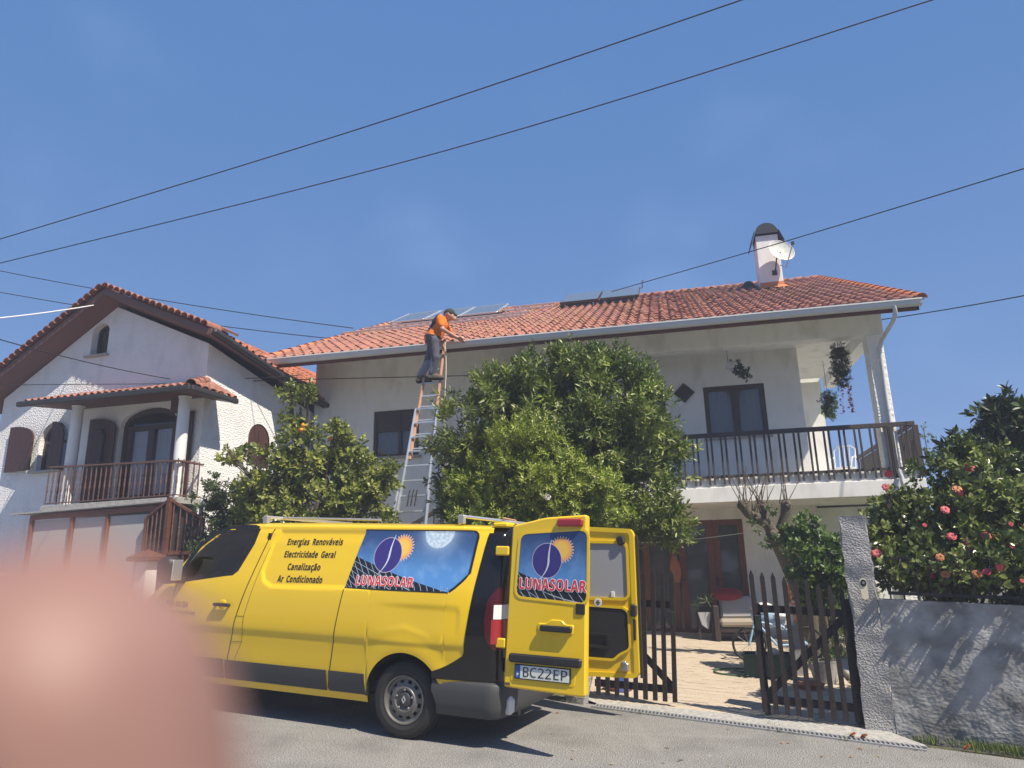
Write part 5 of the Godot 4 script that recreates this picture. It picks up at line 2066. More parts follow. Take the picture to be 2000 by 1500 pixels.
	# wheel arch liners and lips
	for wx in [0.0, -3.098]:
		b = MB.new()
		rows = []
		for k in 25:
			var a := PI * k / 24.0
			var rr := 0.415
			var p := Vector3(wx - cos(a) * rr, 0.34 + sin(a) * rr, 0)
			rows.append([Vector3(p.x, p.y, -0.02), Vector3(p.x, p.y, -0.42)])
		b.grid(rows, true)
		b.quad(Vector3(wx - 0.41, 0.28, -0.40), Vector3(wx + 0.41, 0.28, -0.40), Vector3(wx + 0.41, 0.76, -0.40), Vector3(wx - 0.41, 0.76, -0.40), Vector3(0, 0, 1))
		put("arch_liner", b, M.inner_black, van)
	# the black rear corner: side, rounded edge, rear face
	var corner := func(s: float, y: float, off: float) -> Vector3:
		var xl := 0.0
		if y < 0.635:
			xl = 0.31
		elif y < 0.78:
			xl = lerpf(0.34, 0.625, pow((y - 0.635) / 0.145, 0.75))
		else:
			xl = lerpf(0.625, 0.772, (y - 0.78) / 1.17)
		var yz := minf(y, 1.90)
		var up := smoothstep(1.86, 1.975, y) * 0.09
		var top := van_z(0.79, yz)
		if s < 0.6:
			var xx := lerpf(xl, 0.84, s / 0.6)
			return Vector3(xx, y, van_z(minf(xx, 0.80), yz) - pow(maxf(0.0, xx - 0.79) / 0.05, 2.0) * 0.004 + off - up)
		var a := (s - 0.6) / 0.4
		if a < 0.6:
			var w := a / 0.6 * PI / 2
			return Vector3(0.84 + sin(w) * (0.105 + off), y, top - 0.009 - (1.0 - cos(w)) * 0.11 + cos(w) * off - up)
		return Vector3(0.945 + off, y, top - 0.119 - (a - 0.6) / 0.4 * 0.14 - up)
	b = MB.new()
	rows = []
	for y in span(0.56, 1.965, 46):
		var row := []
		for s in span(0.0, 1.0, 30):
			row.append(corner.call(s, y, 0.007))
		rows.append(row)
	b.grid(rows, false)
	put("corner_pillar", b, M.gloss_black, van)
	# the far rear corner and the roof's rear edge close the opening's frame
	b = MB.new()
	b.box(Vector3(0.86, 1.2, -1.86), Vector3(0.16, 1.5, 0.12), 0.03)
	b.box(Vector3(0.86, 1.955, -0.96), Vector3(0.16, 0.05, 1.5), 0.015)
	b.box(Vector3(0.80, 1.2, -0.30), Vector3(0.2, 1.4, 0.05), 0.02)
	put("door_frame", b, M.yellow_inner, van)
	# tail lamp on the corner
	var lamp_parts := [["tail_lamp", 0.84, 1.385, M.dark_red_lens]]
	for lp in lamp_parts:
		b = MB.new()
		rows = []
		for y in span(lp[1], lp[2], 12):
			var row := []
			for s in span(0.53 + 0.2 * pow((y - 1.1) / 0.29, 2.0), 0.985, 18):
				row.append(corner.call(s, y, 0.014))
			rows.append(row)
		b.grid(rows, false)
		put(lp[0], b, lp[3], van)
	for lp in [[1.105, 1.23, 0.68, M.clear_lens, "reversing_lamp"], [0.89, 1.10, 0.66, M.red_lens, "brake_lamp"]]:
		b = MB.new()
		rows = []
		for y in span(lp[0], lp[1], 8):
			var row := []
			for s in span(lp[2], 0.97, 10):
				row.append(corner.call(s, y, 0.019))
			rows.append(row)
		b.grid(rows, false)
		put(lp[4], b, lp[3], van)
	b = MB.new()
	rows = []
	for y in span(0.64, 0.76, 4):
		var row := []
		for s in span(0.86, 0.97, 8):
			row.append(corner.call(s, y, 0.018))
		rows.append(row)
	b.grid(rows, false)
	put("reflector", b, M.red_lens, van)
	# rear bumper wrapping the corner
	b = MB.new()
	rows = []
	var sec := [Vector2(0.25, -0.05), Vector2(0.265, -0.005), Vector2(0.36, 0.018), Vector2(0.46, 0.022), Vector2(0.535, 0.014), Vector2(0.555, -0.01), Vector2(0.56, -0.05)]
	for q in sec:
		var row := []
		for k in 27:
			var tt := k / 26.0
			var p: Vector3
			if tt < 0.4:
				var xx := lerpf(0.36 if q.x < 0.4 else 0.31, 0.86, tt / 0.4)
				p = Vector3(xx, q.x, -0.012 + q.y)
			elif tt < 0.6:
				var w := (tt - 0.4) / 0.2 * PI / 2
				p = Vector3(0.86 + sin(w) * (0.12 + q.y), q.x, -0.13 + cos(w) * (0.118 + q.y))
			else:
				p = Vector3(0.98 + q.y, q.x, lerpf(-0.13, -1.80, (tt - 0.6) / 0.4))
			row.append(p)
		rows.append(row)
	b.grid(rows, false)
	put("rear_bumper", b, M.cladding, van)
	b = MB.new()
	b.box(Vector3(1.0, 0.36, -0.2), Vector3(0.09, 0.15, 0.10), 0.03)
	put("bumper_cap", b, M.white_paint, van)
	b = MB.new()
	b.tube([Vector3(0.5, 0.24, -0.5), Vector3(0.98, 0.25, -0.5)], 0.03)
	b.bar(Vector3(-3.0, 0.3, -0.96), Vector3(0.8, 0.3, -0.96), 1.2, 0.08)
	put("underside", b, M.inner_black, van)
	# cab door handle in its dish, mirror
	b = MB.new()
	b.xf = Transform3D(Basis(), Vector3(-2.27, 1.088, van_z(-2.27, 1.09)))
	b.ball(Vector3(0.0, 0.0, -0.004), Vector3(0.062, 0.055, 0.012), 6, 16)
	var hd := put("handle_dish", b, M.yellow_inner, van)
	b = MB.new()
	b.xf = Transform3D(Basis(), Vector3(-2.26, 1.09, van_z(-2.27, 1.09) + 0.032))
	b.box(Vector3.ZERO, Vector3(0.22, 0.036, 0.028), 0.012)
	b.box(Vector3(-0.09, 0, -0.02), Vector3(0.03, 0.03, 0.03), 0.008)
	b.box(Vector3(0.09, 0, -0.02), Vector3(0.03, 0.03, 0.03), 0.008)
	put("door_handle", b, M.black_plastic, hd)
	b = MB.new()
	rows = []
	for k in 9:
		var a := PI * k / 8.0
		var row := []
		for j in 21:
			var w := TAU * j / 20.0
			var cw := cos(w)
			var sw2 := sin(w)
			var o := Vector3(cos(a) * 0.11, signf(sw2) * pow(absf(sw2), 0.6) * 0.15 * pow(sin(a), 0.5), signf(cw) * pow(absf(cw), 0.6) * 0.12 * pow(sin(a), 0.5))
			row.append(Vector3(-2.97, 1.43, 0.16) + Basis(Vector3.UP, 0.25) * o)
		rows.append(row)
	b.grid(rows, true, true)
	b.box(Vector3(-2.95, 1.32, 0.02), Vector3(0.12, 0.07, 0.16), 0.02)
	var mir := put("wing_mirror", b, M.black_plastic, van)
	b = MB.new()
	b.box(Vector3(-2.865, 1.43, 0.15), Vector3(0.012, 0.22, 0.18), 0.004, Basis(Vector3.UP, 0.25))
	put("mirror_glass", b, M.aluminium, mir)
	# head lamp
	b = MB.new()
	b.ball(Vector3(-3.74, 0.86, -0.40), Vector3(0.14, 0.12, 0.10), 8, 12)
	put("headlight", b, M.clear_lens, van)
	# printed film on the side window
	b = MB.new()
	var dx := [[1.325, 0.44], [1.36, 0.49], [1.42, 0.555], [1.485, 0.615], [1.50, 0.622], [1.6, 0.632], [1.72, 0.642], [1.83, 0.650], [1.86, 0.645], [1.88, 0.62], [1.888, 0.59]]
	var grid_rows := []
	for e in dx:
		var row := []
		var y: float = e[0]
		var x0 := -0.735 + (y - 1.325) * 0.19
		for k in 25:
			var xx := lerpf(x0, e[1], k / 24.0)
			row.append(Vector3(xx, y, van_z(xx, y) + 0.004))
		grid_rows.append(row)
	var first := b.v.size()
	for row in grid_rows:
		for p in row:
			b.put(p, Vector3(0, 0.3, 1), Vector2((p.x + 0.735) / 1.385, (1.888 - p.y) / 0.563))
	for i in grid_rows.size() - 1:
		for j in 24:
			var a := first + i * 25 + j
			b.tri(a, a + 1, a + 26)
			b.tri(a, a + 26, a + 25)
	var film := mat("side_film", Color.WHITE, 0.25)
	film.albedo_texture = night_art(900, 366, 2.46, Vector2(0.76, 0.42), 0.285, Vector2(1.03, 0.29), 0.245, Vector2(1.73, 0.0), 0.29, 0.42, 1.08)
	film.texture_repeat = false
	var art := put("printed_film", b, film, van)
	b = MB.new()
	var border := []
	for e in dx:
		border.append(Vector2(e[1] + 0.012, e[0] + 0.004))
	skin_line(b, border, 0.022, 0.003)
	skin_line(b, [Vector2(-0.735, 1.318), Vector2(0.44, 1.320)], 0.012, 0.003)
	skin_line(b, [Vector2(-0.63, 1.895), Vector2(0.60, 1.895)], 0.014, 0.003)
	put("window_edge", b, M.black_plastic, art)
	# words on the side
	for e in [["Energias  Renováveis", 1.765, -1.245, 0.715], ["Electricidade  Geral", 1.634, -1.27, 0.655], ["Canalização", 1.506, -1.30, 0.42], ["Ar  Condicionado", 1.382, -1.315, 0.575]]:
		var w := lettering(e[0], 0.066, M.decal_black, van, Vector3(e[2], e[1], van_z(e[2], e[1]) + 0.003), 0.66, true, Basis(Vector3.RIGHT, -0.27), 0.002)
		var size: float = w.mesh.get_aabb().size.x
		w.transform.basis = skin_basis(e[2], e[1]) * Basis(Vector3(0, 0, 1), 0.012) * Basis().scaled(Vector3(e[3] / size, 1, 1))
	for e in [["918 883 234", 1.063, -2.93, 0.30, 0.055], ["lunasolar@gmail.com", 0.985, -2.86, 0.42, 0.036]]:
		var w := lettering(e[0], e[4], M.faded_print, van, Vector3(e[2], e[1], van_z(e[2], e[1]) + 0.006), 0.7, true, Basis(), 0.002)
		var size: float = w.mesh.get_aabb().size.x
		w.transform.basis = Basis(Vector3.UP, -0.05) * Basis().scaled(Vector3(e[3] / size, 1, 1))
	b = MB.new()
	b.lathe([Vector2(0.0, 0.006), Vector2(0.026, 0.004), Vector2(0.027, 0.0)], 16, Basis(Vector3.RIGHT, PI / 2), Vector3(-3.105, 1.075, van_z(-3.1, 1.075) + 0.002))
	put("phone_mark", b, M.faded_print, van)
	brand(van, Vector3(-0.29, 1.395, van_z(-0.29, 1.395) + 0.008), 0.66, 0.092, skin_basis(-0.29, 1.395))
	# rear doors
	left_door(van)
	right_door(van)
	# roof bars
	for e in [[-2.05, 2.02], [0.42, 2.03]]:
		b = MB.new()
		b.bar(Vector3(e[0], e[1] + 0.01, -0.26), Vector3(e[0] + 0.1, e[1] + 0.01, -1.72), 0.030, 0.032)
		var rb := put("roof_bar", b, M.aluminium, van)
		for z in [-0.26, -1.70]:
			b = MB.new()
			b.box(Vector3(e[0], e[1] - 0.02, z), Vector3(0.07, 0.09, 0.05), 0.008)
			put("bar_foot", b, M.grate, rb)
	b = MB.new()
	b.tube([Vector3(-2.05, 2.035, -0.5), Vector3(-0.7, 2.015, -0.52)], 0.013)
	put("conduit", b, M.grate, van)
	b = MB.new()
	b.tube([Vector3(0.42, 2.04, -0.32), Vector3(0.95, 1.985, -0.40)], 0.014)
	put("strap_bar", b, M.aluminium, van)
	b = MB.new()
	b.tube([Vector3(0.82, 2.03, -0.36), Vector3(0.93, 2.01, -0.42), Vector3(0.97, 1.93, -0.40), Vector3(0.96, 1.8, -0.38)], 0.008)
	put("orange_strap", b, M.ladder_wood, van)
	# wheels
	var wheel := make_wheel()
	wheel.name = numbered("wheel", van)
	van.add_child(wheel)
	wheel.position = Vector3(0, 0.34, -0.13)
	for p in [Vector3(-3.098, 0.34, -0.13), Vector3(0, 0.34, -1.79), Vector3(-3.098, 0.34, -1.79)]:
		var c: Node3D = wheel.duplicate()
		c.name = numbered("wheel", van)
		van.add_child(c)
		c.position = p
		if p.z < -1.0:
			c.rotation.y = PI


func skin_basis(x: float, y: float) -> Basis:
	return Basis(Vector3.RIGHT, atan((van_z(x, y + 0.04) - van_z(x, y - 0.04)) / 0.08))


func brand(parent: Node3D, at: Vector3, wide: float, tall: float, basis: Basis) -> void:
	# each letter in red on a white outline
	var size := 1.0
	var offs := [Vector2(0.006, 0), Vector2(-0.006, 0), Vector2(0, 0.006), Vector2(0, -0.006)]
	for o in offs:
		var c := lettering("LUNASOLAR", tall, M.white_print, parent, at, 1.0, true, basis, 0.001)
		size = c.mesh.get_aabb().size.x
		c.transform = Transform3D(basis * Basis().scaled(Vector3(wide / size, 1, 1)), at + basis * Vector3(o.x, o.y, o.x * 0.01 + o.y * 0.02))
	var r := lettering("LUNASOLAR", tall, M.red_print, parent, at, 1.0, true, basis, 0.001)
	r.transform = Transform3D(basis * Basis().scaled(Vector3(wide / size, 1, 1)), at + basis * Vector3(0, 0, 0.0018))


func rounded(pts: Array, r: float, steps := 5) -> PackedVector2Array:
	# a polygon with rounded corners
	var out := PackedVector2Array()
	for i in pts.size():
		var p: Vector2 = pts[i]
		var a: Vector2 = pts[(i + pts.size() - 1) % pts.size()]
		var c: Vector2 = pts[(i + 1) % pts.size()]
		var rr := minf(r, minf(p.distance_to(a), p.distance_to(c)) * 0.45)
		var p0 := p + (a - p).normalized() * rr
		var p1 := p + (c - p).normalized() * rr
		for k in steps + 1:
			var t := float(k) / steps
			out.append(p0.lerp(p, t).lerp(p.lerp(p1, t), t))
	return out


func plate_prism(b: MB, poly: PackedVector2Array, z0: float, z1: float, bev := 0.008) -> void:
	# a slab with softened front edges
	var inner := shrunk(poly, bev)
	b.prism(poly, z0, z1 - bev)
	for i in poly.size():
		var j := (i + 1) % poly.size()
		b.quad(Vector3(poly[i].x, poly[i].y, z1 - bev), Vector3(poly[j].x, poly[j].y, z1 - bev), Vector3(inner[j].x, inner[j].y, z1), Vector3(inner[i].x, inner[i].y, z1), Vector3(0, 0, 1))
	b.prism(inner, z1 - bev * 1.5, z1)


func left_door(van: Node3D) -> void:
	# swung out past a right angle, outer face to the viewer; local x from the hinge
	var o := Node3D.new()
	o.name = numbered("rear_door", van)
	van.add_child(o)
	o.position = Vector3(0.985, 0.0, -0.005)
	o.rotation_degrees = Vector3(-2.0, -2.5, 0)
	var outer := rounded([Vector2(0.03, 0.545), Vector2(0.70, 0.53), Vector2(0.80, 0.53), Vector2(0.795, 2.045), Vector2(0.40, 2.02), Vector2(0.06, 1.945)], 0.03)
	var b := MB.new()
	plate_prism(b, outer, -0.07, 0.0, 0.014)
	put("skin", b, M.yellow_paint, o)
	# shallow pressing below the window
	var glass := rounded([Vector2(0.125, 1.32), Vector2(0.80, 1.285), Vector2(0.80, 1.905), Vector2(0.155, 1.865)], 0.07)
	var film := mat("door_film", Color.WHITE, 0.22)
	film.albedo_texture = night_art(560, 512, 1.09, Vector2(0.47, 0.43), 0.235, Vector2(0.70, 0.27), 0.20, Vector2(3.0, -2.0), 0.1, 0.60, 0.80)
	film.texture_repeat = false
	b = MB.new()
	b.prism(glass, -0.02, 0.003, true)
	put("printed_film", b, film, o)
	b = MB.new()
	ring(b, glass, shrunk(glass, -0.022), -0.01, 0.006)
	put("window_surround", b, M.yellow_paint, o)
	brand(o, Vector3(0.475, 1.425, 0.008), 0.64, 0.095, Basis(Vector3(0, 0, 1), -0.01))
	# handle
	b = MB.new()
	plate_prism(b, rounded([Vector2(0.35, 1.045), Vector2(0.35, 1.10), Vector2(0.43, 1.10), Vector2(0.47, 1.135), Vector2(0.58, 1.135), Vector2(0.61, 1.10), Vector2(0.69, 1.10), Vector2(0.68, 1.02), Vector2(0.58, 1.02), Vector2(0.52, 0.985), Vector2(0.45, 1.02)], 0.02), -0.01, 0.010, 0.006)
	var hd := put("handle_boss", b, M.yellow_paint, o)
	b = MB.new()
	b.box(Vector3(0.53, 1.06, 0.03), Vector3(0.30, 0.052, 0.035), 0.014)
	put("door_handle", b, M.black_plastic, hd)
	b = MB.new()
	b.box(Vector3(0.745, 1.235, 0.002), Vector3(0.085, 0.09, 0.02), 0.008)
	put("lock_plate", b, M.black_plastic, o)
	# trim bar over the licence plate
	b = MB.new()
	b.box(Vector3(0.425, 0.795, 0.012), Vector3(0.68, 0.075, 0.05), 0.018)
	put("trim_bar", b, M.black_plastic, o)
	b = MB.new()
	plate_prism(b, rounded([Vector2(0.10, 0.60), Vector2(0.70, 0.60), Vector2(0.72, 0.76), Vector2(0.10, 0.76)], 0.02), -0.01, 0.004, 0.003)
	put("plate_recess", b, M.yellow_inner, o)
	b = MB.new()
	b.box(Vector3(0.405, 0.685, 0.008), Vector3(0.53, 0.122, 0.01), 0.003)
	var lp := put("licence_plate", b, M.black_plastic, o)
	b = MB.new()
	b.box(Vector3(0.4275, 0.685, 0.0125), Vector3(0.459, 0.106, 0.006), 0.001)
	put("plate_face", b, M.plate_white, lp)
	b = MB.new()
	b.box(Vector3(0.172, 0.685, 0.0125), Vector3(0.046, 0.106, 0.006), 0.001)
	put("plate_band", b, M.plate_blue, lp)
	for e in [["BC", 0.285], ["22", 0.432], ["EP", 0.575]]:
		var w := lettering(e[0], 0.078, M.decal_black, lp, Vector3(e[1], 0.685, 0.0165), 0.95, false)
		w.transform.basis = Basis().scaled(Vector3(0.125 / w.mesh.get_aabb().size.x, 1, 1))
	lettering("P", 0.024, M.white_print, lp, Vector3(0.172, 0.66, 0.0165), 1.0, true)
	# high brake lamp on the roof edge, hinge arms
	b = MB.new()
	b.box(Vector3(0.64, 1.972, 0.012), Vector3(0.25, 0.07, 0.05), 0.02)
	put("brake_lamp", b, M.red_lens, o)
	for y in [1.715, 0.905]:
		b = MB.new()
		b.box(Vector3(-0.04, y, -0.02), Vector3(0.14, 0.085, 0.035), 0.012)
		put("hinge_arm", b, M.yellow_paint, o)
	b = MB.new()
	b.box(Vector3(0.07, 0.575, 0.002), Vector3(0.055, 0.022, 0.004), 0.001)
	put("badge", b, M.faded_print, o)


func right_door(van: Node3D) -> void:
	# the other door, its inner face to the viewer
	var o := Node3D.new()
	o.name = numbered("rear_door", van)
	van.add_child(o)
	o.position = Vector3(0.985, 0.0, -1.96)
	o.rotation_degrees = Vector3(0, -1.0, 0)
	var outer := rounded([Vector2(0.02, 0.39), Vector2(0.74, 0.42), Vector2(0.785, 0.46), Vector2(0.745, 1.94), Vector2(0.71, 2.0), Vector2(0.02, 2.03)], 0.03)
	var b := MB.new()
	plate_prism(b, outer, -0.07, 0.0, 0.012)
	put("skin", b, M.yellow_paint, o)
	# inner frame, proud of the skin
	var lip := rounded([Vector2(0.05, 0.47), Vector2(0.70, 0.49), Vector2(0.73, 0.53), Vector2(0.70, 1.86), Vector2(0.66, 1.90), Vector2(0.05, 1.90)], 0.04)
	b = MB.new()
	ring(b, outer, shrunk(outer, 0.05), -0.01, 0.016)
	put("door_rim", b, M.yellow_inner, o)
	var hole := rounded([Vector2(0.05, 1.235), Vector2(0.67, 1.25), Vector2(0.655, 1.80), Vector2(0.60, 1.835), Vector2(0.05, 1.835)], 0.06)
	b = MB.new()
	b.prism(hole, -0.01, 0.002)
	var film := put("window_back", b, M.film_grey, o)
	b = MB.new()
	ring(b, hole, shrunk(hole, -0.03), -0.005, 0.02)
	put("window_surround", b, M.yellow_inner, film)
	for x in [0.17, 0.50]:
		b = MB.new()
		b.box(Vector3(x, 1.28, 0.012), Vector3(0.04, 0.06, 0.012), 0.004)
		put("clip", b, M.white_paint, film)
	var lower := rounded([Vector2(0.03, 0.60), Vector2(0.50, 0.60), Vector2(0.56, 0.66), Vector2(0.68, 0.72), Vector2(0.665, 1.09), Vector2(0.62, 1.13), Vector2(0.03, 1.14)], 0.04)
	b = MB.new()
	plate_prism(b, lower, -0.01, 0.012, 0.006)
	var lining := put("door_lining", b, M.inner_black, o)
	b = MB.new()
	ring(b, rounded([Vector2(0.06, 0.70), Vector2(0.46, 0.70), Vector2(0.46, 0.86), Vector2(0.06, 0.86)], 0.03), rounded([Vector2(0.085, 0.725), Vector2(0.435, 0.725), Vector2(0.435, 0.835), Vector2(0.085, 0.835)], 0.02), 0.0, 0.035)
	put("pull_tray", b, M.black_plastic, lining)
	b = MB.new()
	ring(b, lower, shrunk(lower, -0.025), -0.01, 0.022)
	put("lining_edge", b, M.yellow_inner, lining)
	# latch, catches, sticker
	b = MB.new()
	b.box(Vector3(0.735, 1.12, 0.015), Vector3(0.07, 0.13, 0.06), 0.015)
	b.box(Vector3(0.745, 0.92, 0.01), Vector3(0.03, 0.22, 0.04), 0.008)
	put("latch", b, M.black_plastic, o)
	b = MB.new()
	b.box(Vector3(0.60, 1.87, 0.02), Vector3(0.09, 0.10, 0.05), 0.02, Basis(Vector3(0, 0, 1), 0.3))
	put("upper_catch", b, M.black_plastic, o)
	b = MB.new()
	b.box(Vector3(0.63, 0.53, 0.025), Vector3(0.09, 0.085, 0.05), 0.012)
	b.box(Vector3(0.63, 0.575, 0.04), Vector3(0.05, 0.03, 0.05), 0.008)
	put("lower_catch", b, M.steel, o)
	b = MB.new()
	b.lathe([Vector2(0.0, 0.003), Vector2(0.045, 0.0025), Vector2(0.046, 0.0)], 20, Basis(Vector3.RIGHT, PI / 2), Vector3(0.33, 1.185, 0.021))
	var st := put("sticker", b, M.white_paint, o)
	for e in [[0.0, 0.0, 0.05, 0.012], [0.0, 0.018, 0.03, 0.012], [0.0, -0.018, 0.03, 0.012]]:
		b = MB.new()
		b.box(Vector3(0.33 + e[0], 1.185 + e[1], 0.0252), Vector3(e[2], e[3], 0.001), 0.0)
		put("sticker_print", b, M.cladding, st)
	b = MB.new()
	b.bar(Vector3(0.80, 0.42, -0.05), Vector3(0.765, 1.93, -0.05), 0.03, 0.03, Vector3(0, 0, 1))
	put("rubber_edge", b, M.rubber, o)


func make_wheel() -> Node3D:
	var o := Node3D.new()
	var b := MB.new()
	var spin := Basis(Vector3.RIGHT, PI / 2)
	b.lathe([Vector2(0.215, -0.10), Vector2(0.29, -0.105), Vector2(0.325, -0.09), Vector2(0.34, -0.06), Vector2(0.342, 0.0), Vector2(0.34, 0.06), Vector2(0.328, 0.088), Vector2(0.30, 0.106), Vector2(0.255, 0.110), Vector2(0.222, 0.098), Vector2(0.215, 0.08)], 48, spin)
	for q in [-0.045, 0.0, 0.045]:
		b.lathe([Vector2(0.343, q - 0.018), Vector2(0.346, q - 0.014), Vector2(0.346, q + 0.014), Vector2(0.343, q + 0.018)], 48, spin)
	put("tyre", b, M.rubber, o)
	b = MB.new()
	b.lathe([Vector2(0.217, 0.085), Vector2(0.214, 0.10), Vector2(0.205, 0.10), Vector2(0.20, 0.085), Vector2(0.195, 0.062), Vector2(0.180, 0.058)], 48, spin)
	# the pierced ring: spokes between the openings
	var n := 12
	for k in n:
		var a0 := TAU * k / n
		for s in 6:
			var u0 := a0 + TAU / n * (0.26 + s * 0.48 / 6.0)
			var u1 := a0 + TAU / n * (0.26 + (s + 1) * 0.48 / 6.0)
			for e in [[0.180, 0.172, 0.058, 0.060], [0.146, 0.118, 0.075, 0.082]]:
				b.quad(Vector3(cos(u0) * e[0], sin(u0) * e[0], e[2]), Vector3(cos(u1) * e[0], sin(u1) * e[0], e[2]), Vector3(cos(u1) * e[1], sin(u1) * e[1], e[3]), Vector3(cos(u0) * e[1], sin(u0) * e[1], e[3]), Vector3(0, 0, 1))
		for s in 4:
			var u0 := a0 + TAU / n * (0.74 + s * 0.52 / 4.0)
			var u1 := a0 + TAU / n * (0.74 + (s + 1) * 0.52 / 4.0)
			b.quad(Vector3(cos(u0) * 0.180, sin(u0) * 0.180, 0.058), Vector3(cos(u1) * 0.180, sin(u1) * 0.180, 0.058), Vector3(cos(u1) * 0.118, sin(u1) * 0.118, 0.082), Vector3(cos(u0) * 0.118, sin(u0) * 0.118, 0.082), Vector3(0, 0, 1))
	b.lathe([Vector2(0.118, 0.082), Vector2(0.112, 0.090), Vector2(0.098, 0.090), Vector2(0.092, 0.072), Vector2(0.075, 0.066)], 40, spin)
	var rim := put("rim", b, M.rim_metal, o)
	b = MB.new()
	b.lathe([Vector2(0.21, 0.02), Vector2(0.0, 0.02)], 32, spin)
	put("brake_drum", b, M.inner_black, o)
	b = MB.new()
	b.lathe([Vector2(0.076, 0.068), Vector2(0.062, 0.088), Vector2(0.03, 0.094), Vector2(0.0, 0.094)], 32, spin)
	var hub := put("hub_cap", b, M.cladding, o)
	b = MB.new()
	ring(b, PackedVector2Array([Vector2(0, -0.034), Vector2(0.022, 0), Vector2(0, 0.034), Vector2(-0.022, 0)]), PackedVector2Array([Vector2(0.003, -0.018), Vector2(0.012, 0), Vector2(-0.003, 0.018), Vector2(-0.012, 0)]), 0.093, 0.099)
	put("emblem", b, M.aluminium, hub)
	for k in 5:
		b = MB.new()
		var a := TAU * k / 5 + 0.3
		b.lathe([Vector2(0.011, 0.07), Vector2(0.011, 0.088), Vector2(0.007, 0.092), Vector2(0.0, 0.092)], 6, spin, Vector3(cos(a) * 0.086, sin(a) * 0.086, 0))
		put("wheel_nut", b, M.steel, rim)
	return o


# ---------------------------------------------------------------- bodies as smooth fields
func body_mesh(bones: Array, k: float, cell: float, paint = null, bump = null) -> MB:
	# bones of [a, b, radius at a, radius at b]; surface nets over their smooth union
	var field := {}
	for bone in bones:
		var a: Vector3 = bone[0]
		var d: Vector3 = bone[1]
		var ra: float = bone[2]
		var rb: float = bone[3]
		var pad := maxf(ra, rb) + k * 0.6 + cell * 2.0
		var lo := (a.min(d) - Vector3.ONE * pad) / cell
		var hi := (a.max(d) + Vector3.ONE * pad) / cell
		var ab := d - a
		var len2 := maxf(ab.length_squared(), 1e-9)
		for x in range(floori(lo.x), ceili(hi.x) + 1):
			for y in range(floori(lo.y), ceili(hi.y) + 1):
				for z in range(floori(lo.z), ceili(hi.z) + 1):
					var p := Vector3(x, y, z) * cell
					var t := clampf((p - a).dot(ab) / len2, 0.0, 1.0)
					var dist := p.distance_to(a + ab * t) - lerpf(ra, rb, t)
					if dist > pad - maxf(ra, rb):
						continue
					var key := (x + 2048) + (y + 2048) * 4096 + (z + 2048) * 16777216
					if field.has(key):
						var e: float = field[key]
						var h := clampf(0.5 + 0.5 * (e - dist) / k, 0.0, 1.0)
						field[key] = lerpf(e, dist, h) - k * h * (1.0 - h)
					else:
						field[key] = dist
	var offs := [0, 1, 4096, 4097, 16777216, 16777217, 16781312, 16781313]
	var far := cell * 1.5
	var cells := {}
	var b := MB.new()
	for key in field:
		if absf(field[key]) > cell * 2.5:
			continue
		for back in offs:
			var c: int = key - back
			if cells.has(c):
				continue
			var vals := []
			var neg := 0
			for o in offs:
				var e: float = field.get(c + o, far)
				vals.append(e)
				if e < 0.0:
					neg += 1
			if neg == 0 or neg == 8:
				cells[c] = -1
				continue
			var sum := Vector3.ZERO
			var count := 0
			for e in [[0, 1], [2, 3], [4, 5], [6, 7], [0, 2], [1, 3], [4, 6], [5, 7], [0, 4], [1, 5], [2, 6], [3, 7]]:
				var u: float = vals[e[0]]
				var w: float = vals[e[1]]
				if (u < 0.0) != (w < 0.0):
					var t := u / (u - w)
					sum += Vector3(e[0] & 1, (e[0] >> 1) & 1, e[0] >> 2).lerp(Vector3(e[1] & 1, (e[1] >> 1) & 1, e[1] >> 2), t)
					count += 1
			var base := Vector3((c & 4095) - 2048, ((c >> 12) & 4095) - 2048, (c >> 24) - 2048)
			var g := Vector3(vals[1] + vals[3] + vals[5] + vals[7] - vals[0] - vals[2] - vals[4] - vals[6], vals[2] + vals[3] + vals[6] + vals[7] - vals[0] - vals[1] - vals[4] - vals[5], vals[4] + vals[5] + vals[6] + vals[7] - vals[0] - vals[1] - vals[2] - vals[3])
			var at := (base + sum / count) * cell
			if bump != null:
				at += g.normalized() * (bump.call(at) as float)
			if paint != null:
				b.col = paint.call(at)
			cells[c] = b.put(at, g)
	for key in field:
		var e0: float = field[key]
		for ax in [[1, 4096, 16777216], [4096, 16777216, 1], [16777216, 1, 4096]]:
			if not field.has(key + ax[0]):
				continue
			var e1: float = field[key + ax[0]]
			if (e0 < 0.0) == (e1 < 0.0):
				continue
			var q := [cells.get(key, -1), cells.get(key - ax[1], -1), cells.get(key - ax[1] - ax[2], -1), cells.get(key - ax[2], -1)]
			if q.min() < 0:
				continue
			b.tri(q[0], q[1], q[2])
			b.tri(q[0], q[2], q[3])
	return b


